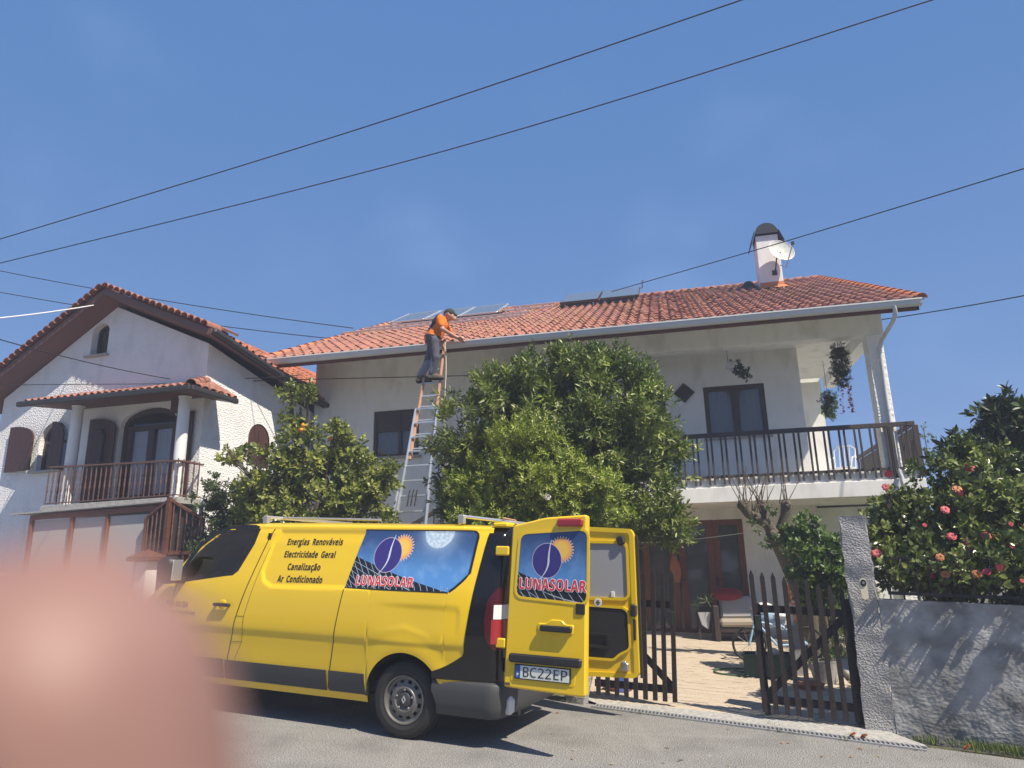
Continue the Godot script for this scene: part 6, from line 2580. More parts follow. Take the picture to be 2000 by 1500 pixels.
func build_ladder_and_worker() -> void:
	var h := Transform3D(Basis(Vector3.UP, deg_to_rad(-12.5)), HOUSE)
	# the ladder leans on the gutter; a point on it at height y (house axes)
	var at := func(y: float, s: float, off := 0.0) -> Vector3:
		var v := 2.56 + (5.9 - y) * 0.27
		var mid := lerpf(-5.11, -4.98, (y - 2.5) / 3.4)
		var half := lerpf(0.235, 0.16, (y - 2.5) / 3.4)
		return Vector3(mid + half * s, y, v + off)
	var foot: Vector3 = at.call(0.1, 0.0)
	var o := thing("extension_ladder", "tall extension ladder with orange upper stiles leaning on the roof gutter", "ladder", h * foot, -12.5)
	for s in [-1.0, 1.0]:
		var b := MB.new()
		b.bar(at.call(0.05, s * 1.12, 0.04) - foot, at.call(4.5, s * 1.12, 0.04) - foot, 0.03, 0.07, Vector3(0, 0, 1))
		put("stile", b, M.ladder_metal, o)
		b = MB.new()
		b.bar(at.call(3.5, s * 0.95, -0.02) - foot, at.call(5.98 if s > 0 else 5.5, s * 0.95, -0.02) - foot, 0.045, 0.06, Vector3(0, 0, 1), 0.008)
		put("stile", b, M.ladder_wood, o)
		b = MB.new()
		b.bar(at.call(0.05, s * 1.45, 0.16) - foot, at.call(2.9, s * 1.3, 0.10) - foot, 0.03, 0.07, Vector3(0, 0, 1))
		put("stile", b, M.ladder_metal, o)
	for k in 21:
		var y := 0.3 + k * 0.279
		if y > 5.85:
			break
		var upper := y > 4.55
		var w := 0.95 if upper else 1.12
		var b := MB.new()
		b.bar(at.call(y, -w, -0.02 if upper else 0.04) - foot, at.call(y, w, -0.02 if upper else 0.04) - foot, 0.032, 0.032, Vector3.UP, 0.006)
		put("rung", b, M.ladder_metal, o)
		if y > 3.4 and y < 4.55:
			b = MB.new()
			b.bar(at.call(y + 0.06, -0.95, -0.02) - foot, at.call(y + 0.06, 0.95, -0.02) - foot, 0.03, 0.03, Vector3.UP, 0.006)
			put("rung", b, M.ladder_metal, o)
	for k in 3:
		var b := MB.new()
		b.bar(at.call(2.62, -0.3 + k * 0.3, 0.12) - foot, at.call(2.92, -0.3 + k * 0.3, 0.10) - foot, 0.02, 0.02)
		put("strut", b, M.black_metal, o)
	# the pale rope hanging beside it
	o = thing("hanging_rope", "pale rope hanging from the gutter beside the ladder", "rope", h * Vector3(-4.79, 5.9, 2.60), -12.5)
	var b := MB.new()
	var pts := []
	for k in 14:
		pts.append(Vector3(0.02 * sin(k * 0.8) + k * 0.006, -k * 0.24, 0.03 + 0.012 * k))
	b.tube(pts, 0.011, -1, 6)
	put("strand", b, M.rope, o)

	# the worker: one body, clothes over it; local x is the way he faces
	var p := thing("person", "person in orange shirt and dark cap on the ladder, reaching over the gutter", "person", h * Vector3(-5.06, 5.065, 2.76), -12.5)
	var hip_r := Vector3(0.13, 0.78, 0.14)
	var hip_l := Vector3(0.06, 0.78, -0.03)
	var knee_r := Vector3(0.17, 0.44, 0.15)
	var knee_l := Vector3(-0.045, 0.43, -0.04)
	var ank_r := Vector3(0.09, 0.10, 0.10)
	var ank_l := Vector3(-0.19, 0.13, -0.03)
	var pelvis := Vector3(0.08, 0.83, 0.06)
	var waist := Vector3(0.12, 0.96, 0.03)
	var chest := Vector3(0.20, 1.16, -0.02)
	var neck := Vector3(0.32, 1.29, -0.04)
	var head := Vector3(0.40, 1.345, -0.05)
	var sh_r := Vector3(0.25, 1.21, 0.16)
	var sh_l := Vector3(0.24, 1.20, -0.20)
	var el_r := Vector3(0.33, 0.98, 0.21)
	var el_l := Vector3(0.38, 0.99, -0.24)
	var wr_r := Vector3(0.53, 0.875, -0.03)
	var wr_l := Vector3(0.54, 0.90, -0.12)
	var hand_r := Vector3(0.60, 0.84, -0.10)
	var hand_l := Vector3(0.62, 0.87, -0.06)
	var skin := [
		[pelvis, waist, 0.12, 0.11], [waist, chest, 0.11, 0.13], [chest, neck, 0.11, 0.055], [neck, head, 0.055, 0.06],
		[head + Vector3(-0.03, 0.03, 0), head + Vector3(0.02, -0.02, 0), 0.092, 0.082], [head + Vector3(0.06, -0.06, 0), head + Vector3(0.085, -0.085, 0), 0.045, 0.04],
		[head + Vector3(0.095, -0.03, 0), head + Vector3(0.115, -0.055, 0), 0.013, 0.018], [head + Vector3(0.0, -0.02, 0.085), head + Vector3(-0.01, 0.01, 0.092), 0.016, 0.018], [head + Vector3(0.0, -0.02, -0.085), head + Vector3(-0.01, 0.01, -0.092), 0.016, 0.018],
		[sh_r, el_r, 0.052, 0.042], [el_r, wr_r, 0.042, 0.028], [sh_l, el_l, 0.052, 0.042], [el_l, wr_l, 0.042, 0.028], [chest, sh_r, 0.07, 0.055], [chest, sh_l, 0.07, 0.055],
		[hip_r, knee_r, 0.085, 0.055], [knee_r, ank_r, 0.055, 0.04], [hip_l, knee_l, 0.085, 0.055], [knee_l, ank_l, 0.055, 0.04], [pelvis, hip_r, 0.1, 0.09], [pelvis, hip_l, 0.1, 0.09]]
	for e in [[wr_r, hand_r, -1.0], [wr_l, hand_l, 1.0]]:
		var dir: Vector3 = (e[1] - e[0]).normalized()
		var across := dir.cross(Vector3.UP).normalized()
		skin.append([e[0], e[1], 0.027, 0.036])
		for f in 4:
			var root: Vector3 = e[1] + across * (f - 1.5) * 0.019
			var mid: Vector3 = root + dir * (0.05 + 0.006 * (1 if f in [1, 2] else 0))
			skin.append([root, mid, 0.0105, 0.0095])
			skin.append([mid, mid + dir * 0.026 + Vector3.DOWN * 0.022, 0.0095, 0.008])
		var th: Vector3 = e[0] + dir * 0.04 + across * e[2] * -0.03
		skin.append([th, th + dir * 0.04 + across * e[2] * -0.02, 0.013, 0.011])
	put("body", body_mesh(skin, 0.03, 0.011), M.skin, p)
	var fold := FastNoiseLite.new()
	fold.seed = 3
	fold.frequency = 9.0
	var shirt_paint := func(q: Vector3) -> Color:
		var back := (q - Vector3(0.155, 1.15, 0)).dot(Vector3(-0.80, 0.60, 0.0)) - 0.1 * (q.z - 0.02)
		if back > -0.035 and q.y > 0.99 + 0.25 * maxf(0.0, q.x - 0.1):
			return Color(0.022, 0.024, 0.045)
		return Color(0.78, 0.19, 0.012)
	var crease := func(q: Vector3) -> float: return 0.020 * fold.get_noise_3d(q.x * 1.2, q.y * 1.6, q.z * 1.2)
	var shirt := [[pelvis + Vector3(0, 0.03, 0), waist, 0.162, 0.155], [waist, chest, 0.155, 0.168], [chest, neck - Vector3(0.02, 0.015, 0), 0.140, 0.066], [chest, sh_r, 0.10, 0.085], [chest, sh_l, 0.10, 0.085], [sh_r, sh_r.lerp(el_r, 0.62), 0.084, 0.074], [sh_l, sh_l.lerp(el_l, 0.62), 0.074, 0.064]]
	put("shirt", body_mesh(shirt, 0.035, 0.014, shirt_paint, crease), M.cloth, p)
	var trouser_paint := func(q: Vector3) -> Color:
		var knee := q.y > 0.14 and q.y < 0.44 and q.x < 0.12
		var c := Color(0.25, 0.25, 0.32) if knee else Color(0.085, 0.085, 0.115)
		if q.y < 0.12:
			c = Color(0.05, 0.05, 0.065)
		return c
	var rumple := func(q: Vector3) -> float: return 0.024 * fold.get_noise_3d(q.x * 0.9, q.y * 1.9, q.z * 0.9)
	var legs := [[pelvis + Vector3(0, 0.06, 0), pelvis, 0.148, 0.15], [pelvis, hip_r, 0.13, 0.115], [pelvis, hip_l, 0.13, 0.115], [hip_r, knee_r, 0.108, 0.075], [hip_l, knee_l, 0.108, 0.075], [knee_r, ank_r + Vector3(0, 0.03, 0), 0.077, 0.070], [knee_l, ank_l + Vector3(0, 0.03, 0), 0.077, 0.070]]
	put("trousers", body_mesh(legs, 0.014, 0.014, trouser_paint, rumple), M.cloth, p)
	var boot_paint := func(q: Vector3) -> Color: return Color(0.02, 0.02, 0.02) if q.y < 0.032 else Color(0.5, 0.42, 0.30)
	for e in [[ank_r, Vector3(0.27, 0.058, 0.04)], [ank_l, Vector3(-0.01, 0.05, -0.06)]]:
		var a: Vector3 = e[0]
		var toe: Vector3 = e[1]
		var heel: Vector3 = a + (a - toe).normalized() * 0.045
		heel.y = toe.y
		put("boot", body_mesh([[a, heel + Vector3(0, 0.0, 0), 0.058, 0.052], [heel, toe, 0.052, 0.048], [a, a.lerp(toe, 0.55), 0.058, 0.052]], 0.02, 0.010, boot_paint), M.tan_leather, p)
	b = MB.new()
	var belt := []
	for k in 21:
		var w := TAU * k / 20.0
		belt.append(pelvis + Vector3(0.01, 0.055, 0) + Basis(Vector3(0, 0, 1), -0.2) * Vector3(cos(w) * 0.158, 0, sin(w) * 0.158))
	b.tube(belt, 0.018, -1, 6, false)
	b.box(pelvis + Vector3(-0.02, -0.01, 0.175), Vector3(0.11, 0.14, 0.045), 0.012)
	b.bar(pelvis + Vector3(0.03, 0.02, 0.19), pelvis + Vector3(0.05, -0.16, 0.20), 0.022, 0.022)
	put("tool_belt", b, M.black_plastic, p)
	# cap with its brim, hair beneath
	var cap_paint := func(_q: Vector3) -> Color: return Color(0.045, 0.05, 0.045)
	var tilt := Basis(Vector3(0, 0, 1), -0.75)
	put("cap", body_mesh([[head + Vector3(-0.03, 0.045, -0.01), head + Vector3(0.005, 0.045, 0.01), 0.102, 0.096], [head + Vector3(0.05, 0.05, -0.05), head + Vector3(0.13, -0.01, -0.03), 0.018, 0.012], [head + Vector3(0.05, 0.05, 0.05), head + Vector3(0.13, -0.01, 0.03), 0.018, 0.012], [head + Vector3(0.06, 0.055, 0), head + Vector3(0.145, -0.005, 0), 0.02, 0.012]], 0.02, 0.010, cap_paint), M.cloth, p)
	b = MB.new()
	for z in [-0.032, 0.032]:
		b.ball(head + Vector3(0.082, -0.018, z), Vector3(0.010, 0.007, 0.010), 5, 8)
	put("eyes", b, M.inner_black, p)
	b = MB.new()
	b.box(head + Vector3(0.105, -0.095, 0), Vector3(0.012, 0.006, 0.045), 0.002, tilt)
	put("mouth", b, M.face_skin, p)


func build_hand() -> void:
	# a hand held up just in front of the lens: one finger reaches into the view
	var o := thing("hand", "out-of-focus fingertip of a raised hand held close before everything", "hand", Vector3.ZERO)
	var place := Transform3D(Basis(Vector3(1, 0, 0), deg_to_rad(14.0)) * Basis(Vector3(0, 0, 1), deg_to_rad(4.0)), Vector3(-0.0184, 1.4706, -0.0268))
	# local: the reaching finger points up y, palm towards -z, thumb side +x
	var tip := Vector3(0, -0.006, 0)
	var bones := []
	bones.append([tip, Vector3(0.0005, -0.022, 0.001), 0.0072, 0.0079])
	bones.append([Vector3(0.0005, -0.022, 0.001), Vector3(0, -0.048, 0.003), 0.0079, 0.0084])
	bones.append([Vector3(0, -0.048, 0.003), Vector3(-0.002, -0.088, 0.008), 0.0084, 0.0098])
	var palm0 := Vector3(-0.004, -0.098, 0.012)
	for f in 4:
		var root := palm0 + Vector3(-f * 0.020, -0.002 * f * f, 0.001 * f)
		var wrist := Vector3(-0.034 - (f - 1.5) * -0.004 - f * 0.004, -0.185, 0.026)
		bones.append([root, wrist, 0.0125, 0.017])
		if f == 0:
			continue
		# curled fingers
		var l: float = [0.0, 0.046, 0.043, 0.035][f]
		var k1 := root + Vector3(0, l * 0.55, -l * 0.75)
		var k2 := k1 + Vector3(0, -l * 0.45, -l * 0.42)
		var k3 := k2 + Vector3(0, -l * 0.48, l * 0.12)
		bones.append([root, k1, 0.0105, 0.0092])
		bones.append([k1, k2, 0.0092, 0.0084])
		bones.append([k2, k3, 0.0084, 0.0070])
	var tb := Vector3(0.0, -0.150, 0.010)
	bones.append([tb, Vector3(0.022, -0.122, -0.008), 0.0155, 0.0112])
	bones.append([Vector3(0.022, -0.122, -0.008), Vector3(0.024, -0.098, -0.026), 0.0110, 0.0095])
	bones.append([Vector3(0.024, -0.098, -0.026), Vector3(0.016, -0.084, -0.044), 0.0095, 0.0075])
	bones.append([Vector3(-0.038, -0.18, 0.026), Vector3(-0.055, -0.26, 0.05), 0.025, 0.030])
	bones.append([Vector3(-0.055, -0.26, 0.05), Vector3(-0.10, -0.42, 0.10), 0.030, 0.041])
	put("flesh", body_mesh(bones, 0.006, 0.003), M.hand_skin, o, place)
	var b := MB.new()
	b.ball(tip + Vector3(0, 0.001, 0.0068), Vector3(0.0048, 0.0068, 0.0012), 6, 12)
	put("fingernail", b, M.nail, o, place)
	var cuff := func(_q: Vector3) -> Color: return Color(0.05, 0.06, 0.09)
	put("sleeve", body_mesh([[Vector3(-0.083, -0.36, 0.08), Vector3(-0.115, -0.47, 0.115), 0.052, 0.058]], 0.01, 0.006, cuff), M.cloth, o, place)


# ---------------------------------------------------------------- trees and shrubs
func leaf_spray(l: float, w: float, count: int, stem: float, droop: float, seed_: int) -> ArrayMesh:
	# a twig end with folded, pointed leaves; y along the twig
	var r := RandomNumberGenerator.new()
	r.seed = seed_
	var b := MB.new()
	for k in count:
		var t := float(k) / maxf(count - 1, 1)
		var a := k * 2.4 + r.randf_range(-0.3, 0.3)
		var root := Vector3(0, stem * t, 0)
		var out_dir := Vector3(cos(a), 0, sin(a))
		var dir := (out_dir * lerpf(0.95, 0.35, t) + Vector3(0, lerpf(0.35, 0.95, t) - droop, 0)).normalized()
		var side := dir.cross(Vector3.UP)
		side = side.normalized() if side.length() > 0.05 else Vector3.RIGHT
		side = side.rotated(dir, r.randf_range(-0.5, 0.5))
		var up := side.cross(dir).normalized()
		var ll := l * r.randf_range(0.75, 1.15)
		var ww := w * r.randf_range(0.85, 1.1)
		var m0 := root + dir * ll * 0.35 - up * ll * 0.02
		var m1 := root + dir * ll * 0.7 - up * ll * 0.05
		var tip := root + dir * ll - up * ll * (0.10 + 0.1 * droop)
		for s in [-1.0, 1.0]:
			var e0: Vector3 = m0 + side * s * ww * 0.5 + up * ww * 0.16
			var e1: Vector3 = m1 + side * s * ww * 0.42 + up * ww * 0.13
			var nn: Vector3 = (up - side * s * 0.3).normalized()
			var i := b.put(root, nn)
			var j := b.put(m0, (up).normalized())
			var q := b.put(e0, nn)
			var m := b.put(m1, up)
			var n := b.put(e1, nn)
			var t2 := b.put(tip, nn)
			b.tri(i, j, q)
			b.tri(j, m, q)
			b.tri(q, m, n)
			b.tri(m, t2, n)
	return b.mesh()


func crown(parent: Node3D, lobes: Array, spray: ArrayMesh, material: Material, count: int, base: Color, tip: Color, seed_: int, size := 1.0, shell := 0.55, called := "crown", gaps := 0.25) -> void:
	# sprays through the lobes' volume, thicker near their surface, thinned by noise so that gaps show
	var r := RandomNumberGenerator.new()
	r.seed = seed_
	var f := FastNoiseLite.new()
	f.seed = seed_
	f.frequency = 1.6
	f.fractal_octaves = 2
	var total := 0.0
	for l in lobes:
		total += l[3] * l[3]
	var where := []
	var tints := []
	for l in lobes:
		var c := Vector3(l[0], l[1], l[2])
		var rad: float = l[3]
		var m := int(count * rad * rad / total)
		var clump := Vector3.ZERO
		var clump_d := Vector3.UP
		var clump_q := 1.0
		var left := 0
		var clump_r := minf(0.15, rad * 0.42) * size
		for k in m:
			if left <= 0:
				# the next bough: a tuft of sprays round one point, most of them near the surface
				clump_d = Vector3(r.randfn(), r.randfn(), r.randfn()).normalized()
				clump_q = pow(r.randf(), shell * 0.6)
				var rr := rad * (0.25 + 0.78 * clump_q) * (1.0 + 0.25 * f.get_noise_3dv(c * 3.0 + clump_d * 1.3))
				clump = c + clump_d * rr * Vector3(1.0, 0.95, 1.0)
				left = r.randi_range(9, 20) if rad > 0.22 else 3
				if f.get_noise_3dv(clump * 2.2) < -0.40 + gaps * 0.6 - (1.0 - clump_q) * 0.4 and r.randf() < 0.8:
					left = 0
					continue
			left -= 1
			var d := (clump_d + Vector3(r.randfn(), r.randfn(), r.randfn()) * 0.5).normalized()
			var q := clump_q
			var p := clump + Vector3(r.randfn(), r.randfn() * 0.8, r.randfn()) * clump_r * 0.62
			var dir := (d * 0.9 + Vector3(0, 0.55, 0) + Vector3(r.randfn(), r.randfn(), r.randfn()) * 0.45).normalized()
			var side := dir.cross(Vector3(r.randfn(), r.randfn(), r.randfn())).normalized()
			var s := size * r.randf_range(0.7, 1.25)
			where.append(Transform3D(Basis(side, dir, side.cross(dir)).scaled_local(Vector3.ONE * s), p))
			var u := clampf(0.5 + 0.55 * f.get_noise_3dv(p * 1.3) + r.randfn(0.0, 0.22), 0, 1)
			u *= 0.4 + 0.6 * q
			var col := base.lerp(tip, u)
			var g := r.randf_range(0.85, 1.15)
			tints.append(Color(col.r * g, col.g * g, col.b * g))
	scatter(called, spray, material, where, tints, parent)


func limbs(parent: Node3D, trunk: Array, lobes: Array, r0: float, r1: float, seed_: int, every := 1, called := "trunk") -> void:
	# the trunk, then a crooked limb to each lobe with twigs at its end
	var r := RandomNumberGenerator.new()
	r.seed = seed_
	var b := MB.new()
	b.tube(trunk, r0, r1, 10)
	var top: Vector3 = trunk[-1]
	for i in range(0, lobes.size(), every):
		var l: Array = lobes[i]
		var c := Vector3(l[0], l[1], l[2])
		var start: Vector3 = (trunk[trunk.size() - 2] as Vector3).lerp(top, r.randf())
		var m: Vector3 = start.lerp(c, 0.5) + Vector3(r.randfn(), r.randfn() * 0.5 - 0.3, r.randfn()) * 0.12 * l[3]
		b.tube([start, m, c], r1 * 0.6, 0.012, 6)
		for k in 7:
			var d := Vector3(r.randfn(), r.randfn() + 0.5, r.randfn()).normalized()
			b.tube([m.lerp(c, r.randf()), c + d * l[3] * 0.45 + Vector3(r.randfn(), r.randfn(), r.randfn()) * 0.05, c + d * l[3] * r.randf_range(0.75, 0.98)], 0.010, 0.003, 4, false)
	put(called, b, M.bark, parent)


func fruit(parent: Node3D, at: Vector3, rad: float) -> void:
	var b := MB.new()
	b.ball(at, Vector3(rad, rad * 0.97, rad), 8, 12)
	put("orange", b, M.orange_fruit, parent)


func blossom(petals: int, rad: float, outer: Color, inner: Color, seed_: int) -> ArrayMesh:
	# a double flower facing y
	var r := RandomNumberGenerator.new()
	r.seed = seed_
	var b := MB.new()
	for ring_k in 4:
		var n := petals - ring_k
		var reach := rad * (1.0 - ring_k * 0.22)
		for k in n:
			var a := TAU * (k + 0.5 * ring_k) / n + r.randf_range(-0.15, 0.15)
			var d := Vector3(cos(a), 0, sin(a))
			var s := Vector3(-sin(a), 0, cos(a))
			var lift := 0.15 + ring_k * 0.28
			b.col = outer.lerp(inner, ring_k / 3.0) * r.randf_range(0.85, 1.1)
			var p0 := Vector3(0, 0.0, 0)
			var p1 := d * reach * 0.6 + Vector3(0, reach * lift, 0)
			var p2 := d * reach + Vector3(0, reach * (lift * 1.1 - 0.05), 0)
			var w := reach * 0.42
			b.tri3(p0, p1 + s * w, p1 - s * w, Vector3.UP)
			b.quad(p1 - s * w, p1 + s * w, p2 + s * w * 0.6, p2 - s * w * 0.6, Vector3.UP)
	return b.mesh()


func build_trees() -> void:
	var long_leaf := leaf_spray(0.105, 0.026, 9, 0.13, 0.10, 1)
	var citrus_leaf := leaf_spray(0.085, 0.042, 7, 0.08, 0.25, 2)
	var fine_leaf := leaf_spray(0.060, 0.018, 12, 0.10, 0.15, 3)
	var broad_leaf := leaf_spray(0.095, 0.05, 6, 0.06, 0.15, 4)
	var big_leaf := leaf_spray(0.14, 0.055, 7, 0.08, 0.0, 5)
	# the big evergreen before the house
	var mid := [[1.26, 4.06, -10.68, 0.64], [0.60, 4.05, -10.99, 0.64], [1.60, 3.74, -10.51, 0.64], [2.08, 3.20, -11.24, 0.52], [-0.01, 3.78, -10.63, 0.66], [-0.56, 3.58, -10.76, 0.59], [-0.83, 3.02, -11.20, 0.48], [0.99, 3.24, -10.84, 1.02], [1.66, 2.63, -11.10, 0.84], [2.02, 2.07, -10.87, 0.46], [0.05, 3.15, -11.12, 0.80], [2.0, 4.22, -10.66, 0.2], [0.20, 4.34, -10.50, 0.27], [1.49, 4.55, -10.75, 0.24], [0.86, 4.38, -10.45, 0.32], [1.0, 2.4, -11.0, 0.8], [0.1, 2.3, -11.1, 0.7], [-0.6, 2.4, -11.2, 0.5]]
	var o := thing("evergreen_tree", "large dense evergreen tree with narrow leaves before the white house", "tree")
	limbs(o, [Vector3(0.9, 0.1, -11.1), Vector3(0.95, 0.9, -11.05), Vector3(0.85, 1.6, -11.0), Vector3(0.95, 2.3, -10.95)], mid, 0.13, 0.09, 3)
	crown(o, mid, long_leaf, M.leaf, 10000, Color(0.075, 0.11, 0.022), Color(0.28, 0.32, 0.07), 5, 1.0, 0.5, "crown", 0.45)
	for k in 26:
		# upright shoots that break the outline
		var l: Array = mid[[0, 1, 2, 4, 11, 12, 13, 14, 3, 5][k % 10]]
		var a := rng.randf() * TAU
		var p := Vector3(l[0], l[1], l[2]) + Vector3(cos(a) * l[3] * 0.6, l[3] * 0.75, sin(a) * l[3] * 0.6)
		crown(o, [[p.x, p.y + 0.06, p.z, 0.09], [p.x + 0.02, p.y + 0.18, p.z, 0.06]], long_leaf, M.leaf, 16, Color(0.07, 0.11, 0.025), Color(0.15, 0.2, 0.05), 40 + k, 0.8, 0.5, "shoot", 0.0)
	# the lighter shrub in front of it
	var light := [[0.26, 2.76, -10.01, 0.71], [-0.33, 2.60, -10.37, 0.55], [0.87, 2.44, -9.83, 0.56], [0.40, 2.23, -10.46, 0.81], [-0.18, 2.14, -10.03, 0.42], [0.23, 3.16, -9.84, 0.32], [1.12, 2.13, -10.40, 0.51], [-0.54, 2.29, -10.06, 0.28], [0.3, 1.6, -10.1, 0.7]]
	o = thing("leafy_shrub", "light green fine-leaved shrub growing against the big evergreen, behind the van", "shrub")
	limbs(o, [Vector3(0.3, 0.05, -10.2), Vector3(0.32, 0.7, -10.2), Vector3(0.3, 1.5, -10.2)], light, 0.06, 0.04, 4)
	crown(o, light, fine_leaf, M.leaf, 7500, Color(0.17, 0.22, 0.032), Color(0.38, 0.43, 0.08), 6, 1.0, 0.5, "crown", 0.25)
	var b := MB.new()
	put("white_flower", blossom(7, 0.05, Color(0.8, 0.78, 0.7), Color(0.82, 0.8, 0.66), 77), M.petal, o, Transform3D(Basis(Vector3.RIGHT, 1.1), Vector3(0.42, 2.40, -9.34)))
	# the orange tree
	var citrus := [[-3.48, 3.42, -11.81, 0.42], [-2.84, 3.32, -12.19, 0.42], [-3.78, 3.18, -11.62, 0.38], [-2.52, 2.98, -12.30, 0.36], [-3.09, 2.75, -11.89, 0.70], [-3.94, 2.72, -11.97, 0.55], [-4.42, 2.78, -12.22, 0.32], [-3.60, 3.98, -11.61, 0.17], [-2.96, 3.82, -11.77, 0.17], [-4.65, 3.44, -11.55, 0.13], [-4.64, 3.48, -12.06, 0.16], [-2.10, 3.11, -12.00, 0.2], [-3.40, 4.35, -11.53, 0.14], [-3.75, 4.45, -11.6, 0.14], [-2.6, 2.55, -12.0, 0.5]]
	o = thing("orange_tree", "orange tree with a few ripe fruits between the two houses", "tree")
	limbs(o, [Vector3(-3.3, 0.4, -12.0), Vector3(-3.35, 1.2, -12.0), Vector3(-3.3, 1.9, -11.95), Vector3(-3.4, 2.5, -11.9)], citrus, 0.11, 0.07, 5)
	crown(o, citrus, citrus_leaf, M.leaf, 3300, Color(0.10, 0.13, 0.022), Color(0.34, 0.36, 0.075), 7, 1.0, 0.5, "crown", 0.85)
	for e in [Vector3(-3.42, 3.86, -11.45), Vector3(-3.44, 3.78, -11.43), Vector3(-3.05, 3.68, -11.75), Vector3(-2.35, 2.92, -11.95)]:
		fruit(o, e, 0.034)
	# ivy-like shrub beside it
	var vine := [[-5.10, 2.79, -12.38, 0.40], [-4.82, 2.73, -12.71, 0.45], [-5.13, 2.31, -12.24, 0.39], [-5.11, 2.08, -12.88, 0.54], [-4.5, 2.4, -12.5, 0.5], [-4.7, 1.8, -12.4, 0.6], [-3.9, 2.2, -12.3, 0.6], [-3.0, 2.1, -12.4, 0.6]]
	o = thing("climbing_shrub", "dark tangled climber below the orange tree, beside the spindle screen", "shrub")
	limbs(o, [Vector3(-4.8, 0.4, -12.5), Vector3(-4.8, 1.2, -12.5), Vector3(-4.8, 1.9, -12.5)], vine, 0.05, 0.03, 6)
	crown(o, vine, citrus_leaf, M.leaf, 3600, Color(0.035, 0.06, 0.015), Color(0.12, 0.16, 0.04), 8, 0.62, 0.5, "crown", 0.2)
	# camellia over the wall
	var cam := [[4.98, 2.15, -8.28, 0.46], [4.70, 1.88, -8.60, 0.40], [5.27, 1.95, -8.13, 0.51], [5.10, 1.63, -8.71, 0.57], [5.44, 1.45, -8.37, 0.49], [4.38, 1.62, -8.40, 0.32], [5.38, 2.58, -8.39, 0.27], [5.72, 1.78, -8.34, 0.41], [4.29, 2.13, -8.34, 0.15], [5.37, 1.12, -7.95, 0.14], [4.37, 1.82, -8.54, 0.27], [4.22, 1.40, -8.40, 0.18], [4.7, 1.5, -8.1, 0.34], [5.0, 1.40, -7.8, 0.30], [4.35, 1.45, -8.05, 0.25], [5.35, 1.35, -7.65, 0.30], [5.65, 1.40, -7.5, 0.32], [4.6, 1.30, -7.85, 0.2], [5.2, 1.75, -7.85, 0.35], [4.75, 1.85, -8.1, 0.35], [4.12, 1.45, -7.78, 0.15], [4.45, 1.45, -7.60, 0.18], [4.80, 1.42, -7.42, 0.22], [5.15, 1.42, -7.25, 0.25], [5.5, 1.42, -7.1, 0.27]]
	o = thing("camellia", "camellia bush full of fading pink flowers hanging over the grey wall", "shrub")
	limbs(o, [Vector3(5.1, -0.2, -8.6), Vector3(5.08, 0.6, -8.5), Vector3(5.0, 1.2, -8.5)], cam, 0.05, 0.035, 7)
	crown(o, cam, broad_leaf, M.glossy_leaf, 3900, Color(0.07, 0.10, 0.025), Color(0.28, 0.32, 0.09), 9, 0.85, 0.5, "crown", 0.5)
	var pinks := [blossom(8, 0.058, Color(0.55, 0.05, 0.08), Color(0.66, 0.14, 0.15), 1), blossom(7, 0.052, Color(0.62, 0.10, 0.12), Color(0.72, 0.26, 0.24), 2), blossom(7, 0.055, Color(0.60, 0.22, 0.10), Color(0.50, 0.22, 0.06), 3), blossom(6, 0.035, Color(0.55, 0.05, 0.07), Color(0.65, 0.12, 0.12), 4)]
	var spots := [[4.1, 2.42, -7.87], [4.06, 2.28, -7.9], [4.85, 2.23, -7.92], [4.71, 2.01, -7.97], [4.48, 1.86, -8.01], [4.95, 1.67, -8.06], [4.98, 1.59, -8.08], [4.64, 1.52, -8.1], [5.14, 1.41, -7.9], [4.83, 1.4, -7.9], [4.97, 1.37, -7.85], [5.51, 1.55, -7.85], [5.49, 1.8, -7.85], [5.28, 1.62, -7.85], [4.46, 1.33, -8.0], [4.43, 1.16, -7.86], [5.47, 1.12, -7.7], [5.47, 1.23, -7.75], [5.21, 0.97, -7.5], [5.3, 0.90, -7.5], [5.40, 1.28, -7.75], [3.95, 1.58, -8.09], [4.89, 1.35, -7.9], [5.05, 2.46, -7.96], [5.35, 1.83, -7.9], [4.78, 1.73, -8.05], [5.09, 1.72, -7.95], [4.58, 1.35, -7.95], [5.41, 1.06, -7.65], [5.28, 1.28, -7.8], [4.88, 2.19, -7.93]]
	for k in spots.size():
		var at := Vector3(spots[k][0], spots[k][1], spots[k][2])
		var open := (Vector3(0, at.y, 0) - at).normalized()
		for step in 45:
			var inside := false
			for l in cam:
				inside = inside or at.distance_to(Vector3(l[0], l[1], l[2])) < l[3] * 1.14
			if not inside:
				break
			at += open * 0.03
		var d := Vector3(-0.35 + rng.randfn() * 0.3, 0.35 + rng.randfn() * 0.3, 1).normalized()
		var s := d.cross(Vector3.UP).normalized()
		put("flower", pinks[[0, 1, 2, 0, 3][k % 5]], M.petal, o, Transform3D(Basis(s, d, s.cross(d)).scaled_local(Vector3.ONE * rng.randf_range(0.6, 1.0)), at))
	# dark tree behind the camellia
	var mag := [[6.88, 3.17, -9.90, 0.43], [7.27, 2.86, -10.30, 0.52], [6.45, 2.66, -9.77, 0.33], [6.99, 3.47, -10.14, 0.18], [6.18, 2.88, -9.83, 0.22], [7.3, 2.3, -10.1, 0.6], [6.6, 2.1, -10.0, 0.5], [7.6, 3.3, -10.2, 0.5]]
	o = thing("broadleaf_tree", "dark glossy broadleaf tree rising behind the camellia", "tree")
	limbs(o, [Vector3(6.95, -0.2, -10.1), Vector3(6.95, 0.8, -10.1), Vector3(6.95, 1.8, -10.05)], mag, 0.09, 0.06, 8)
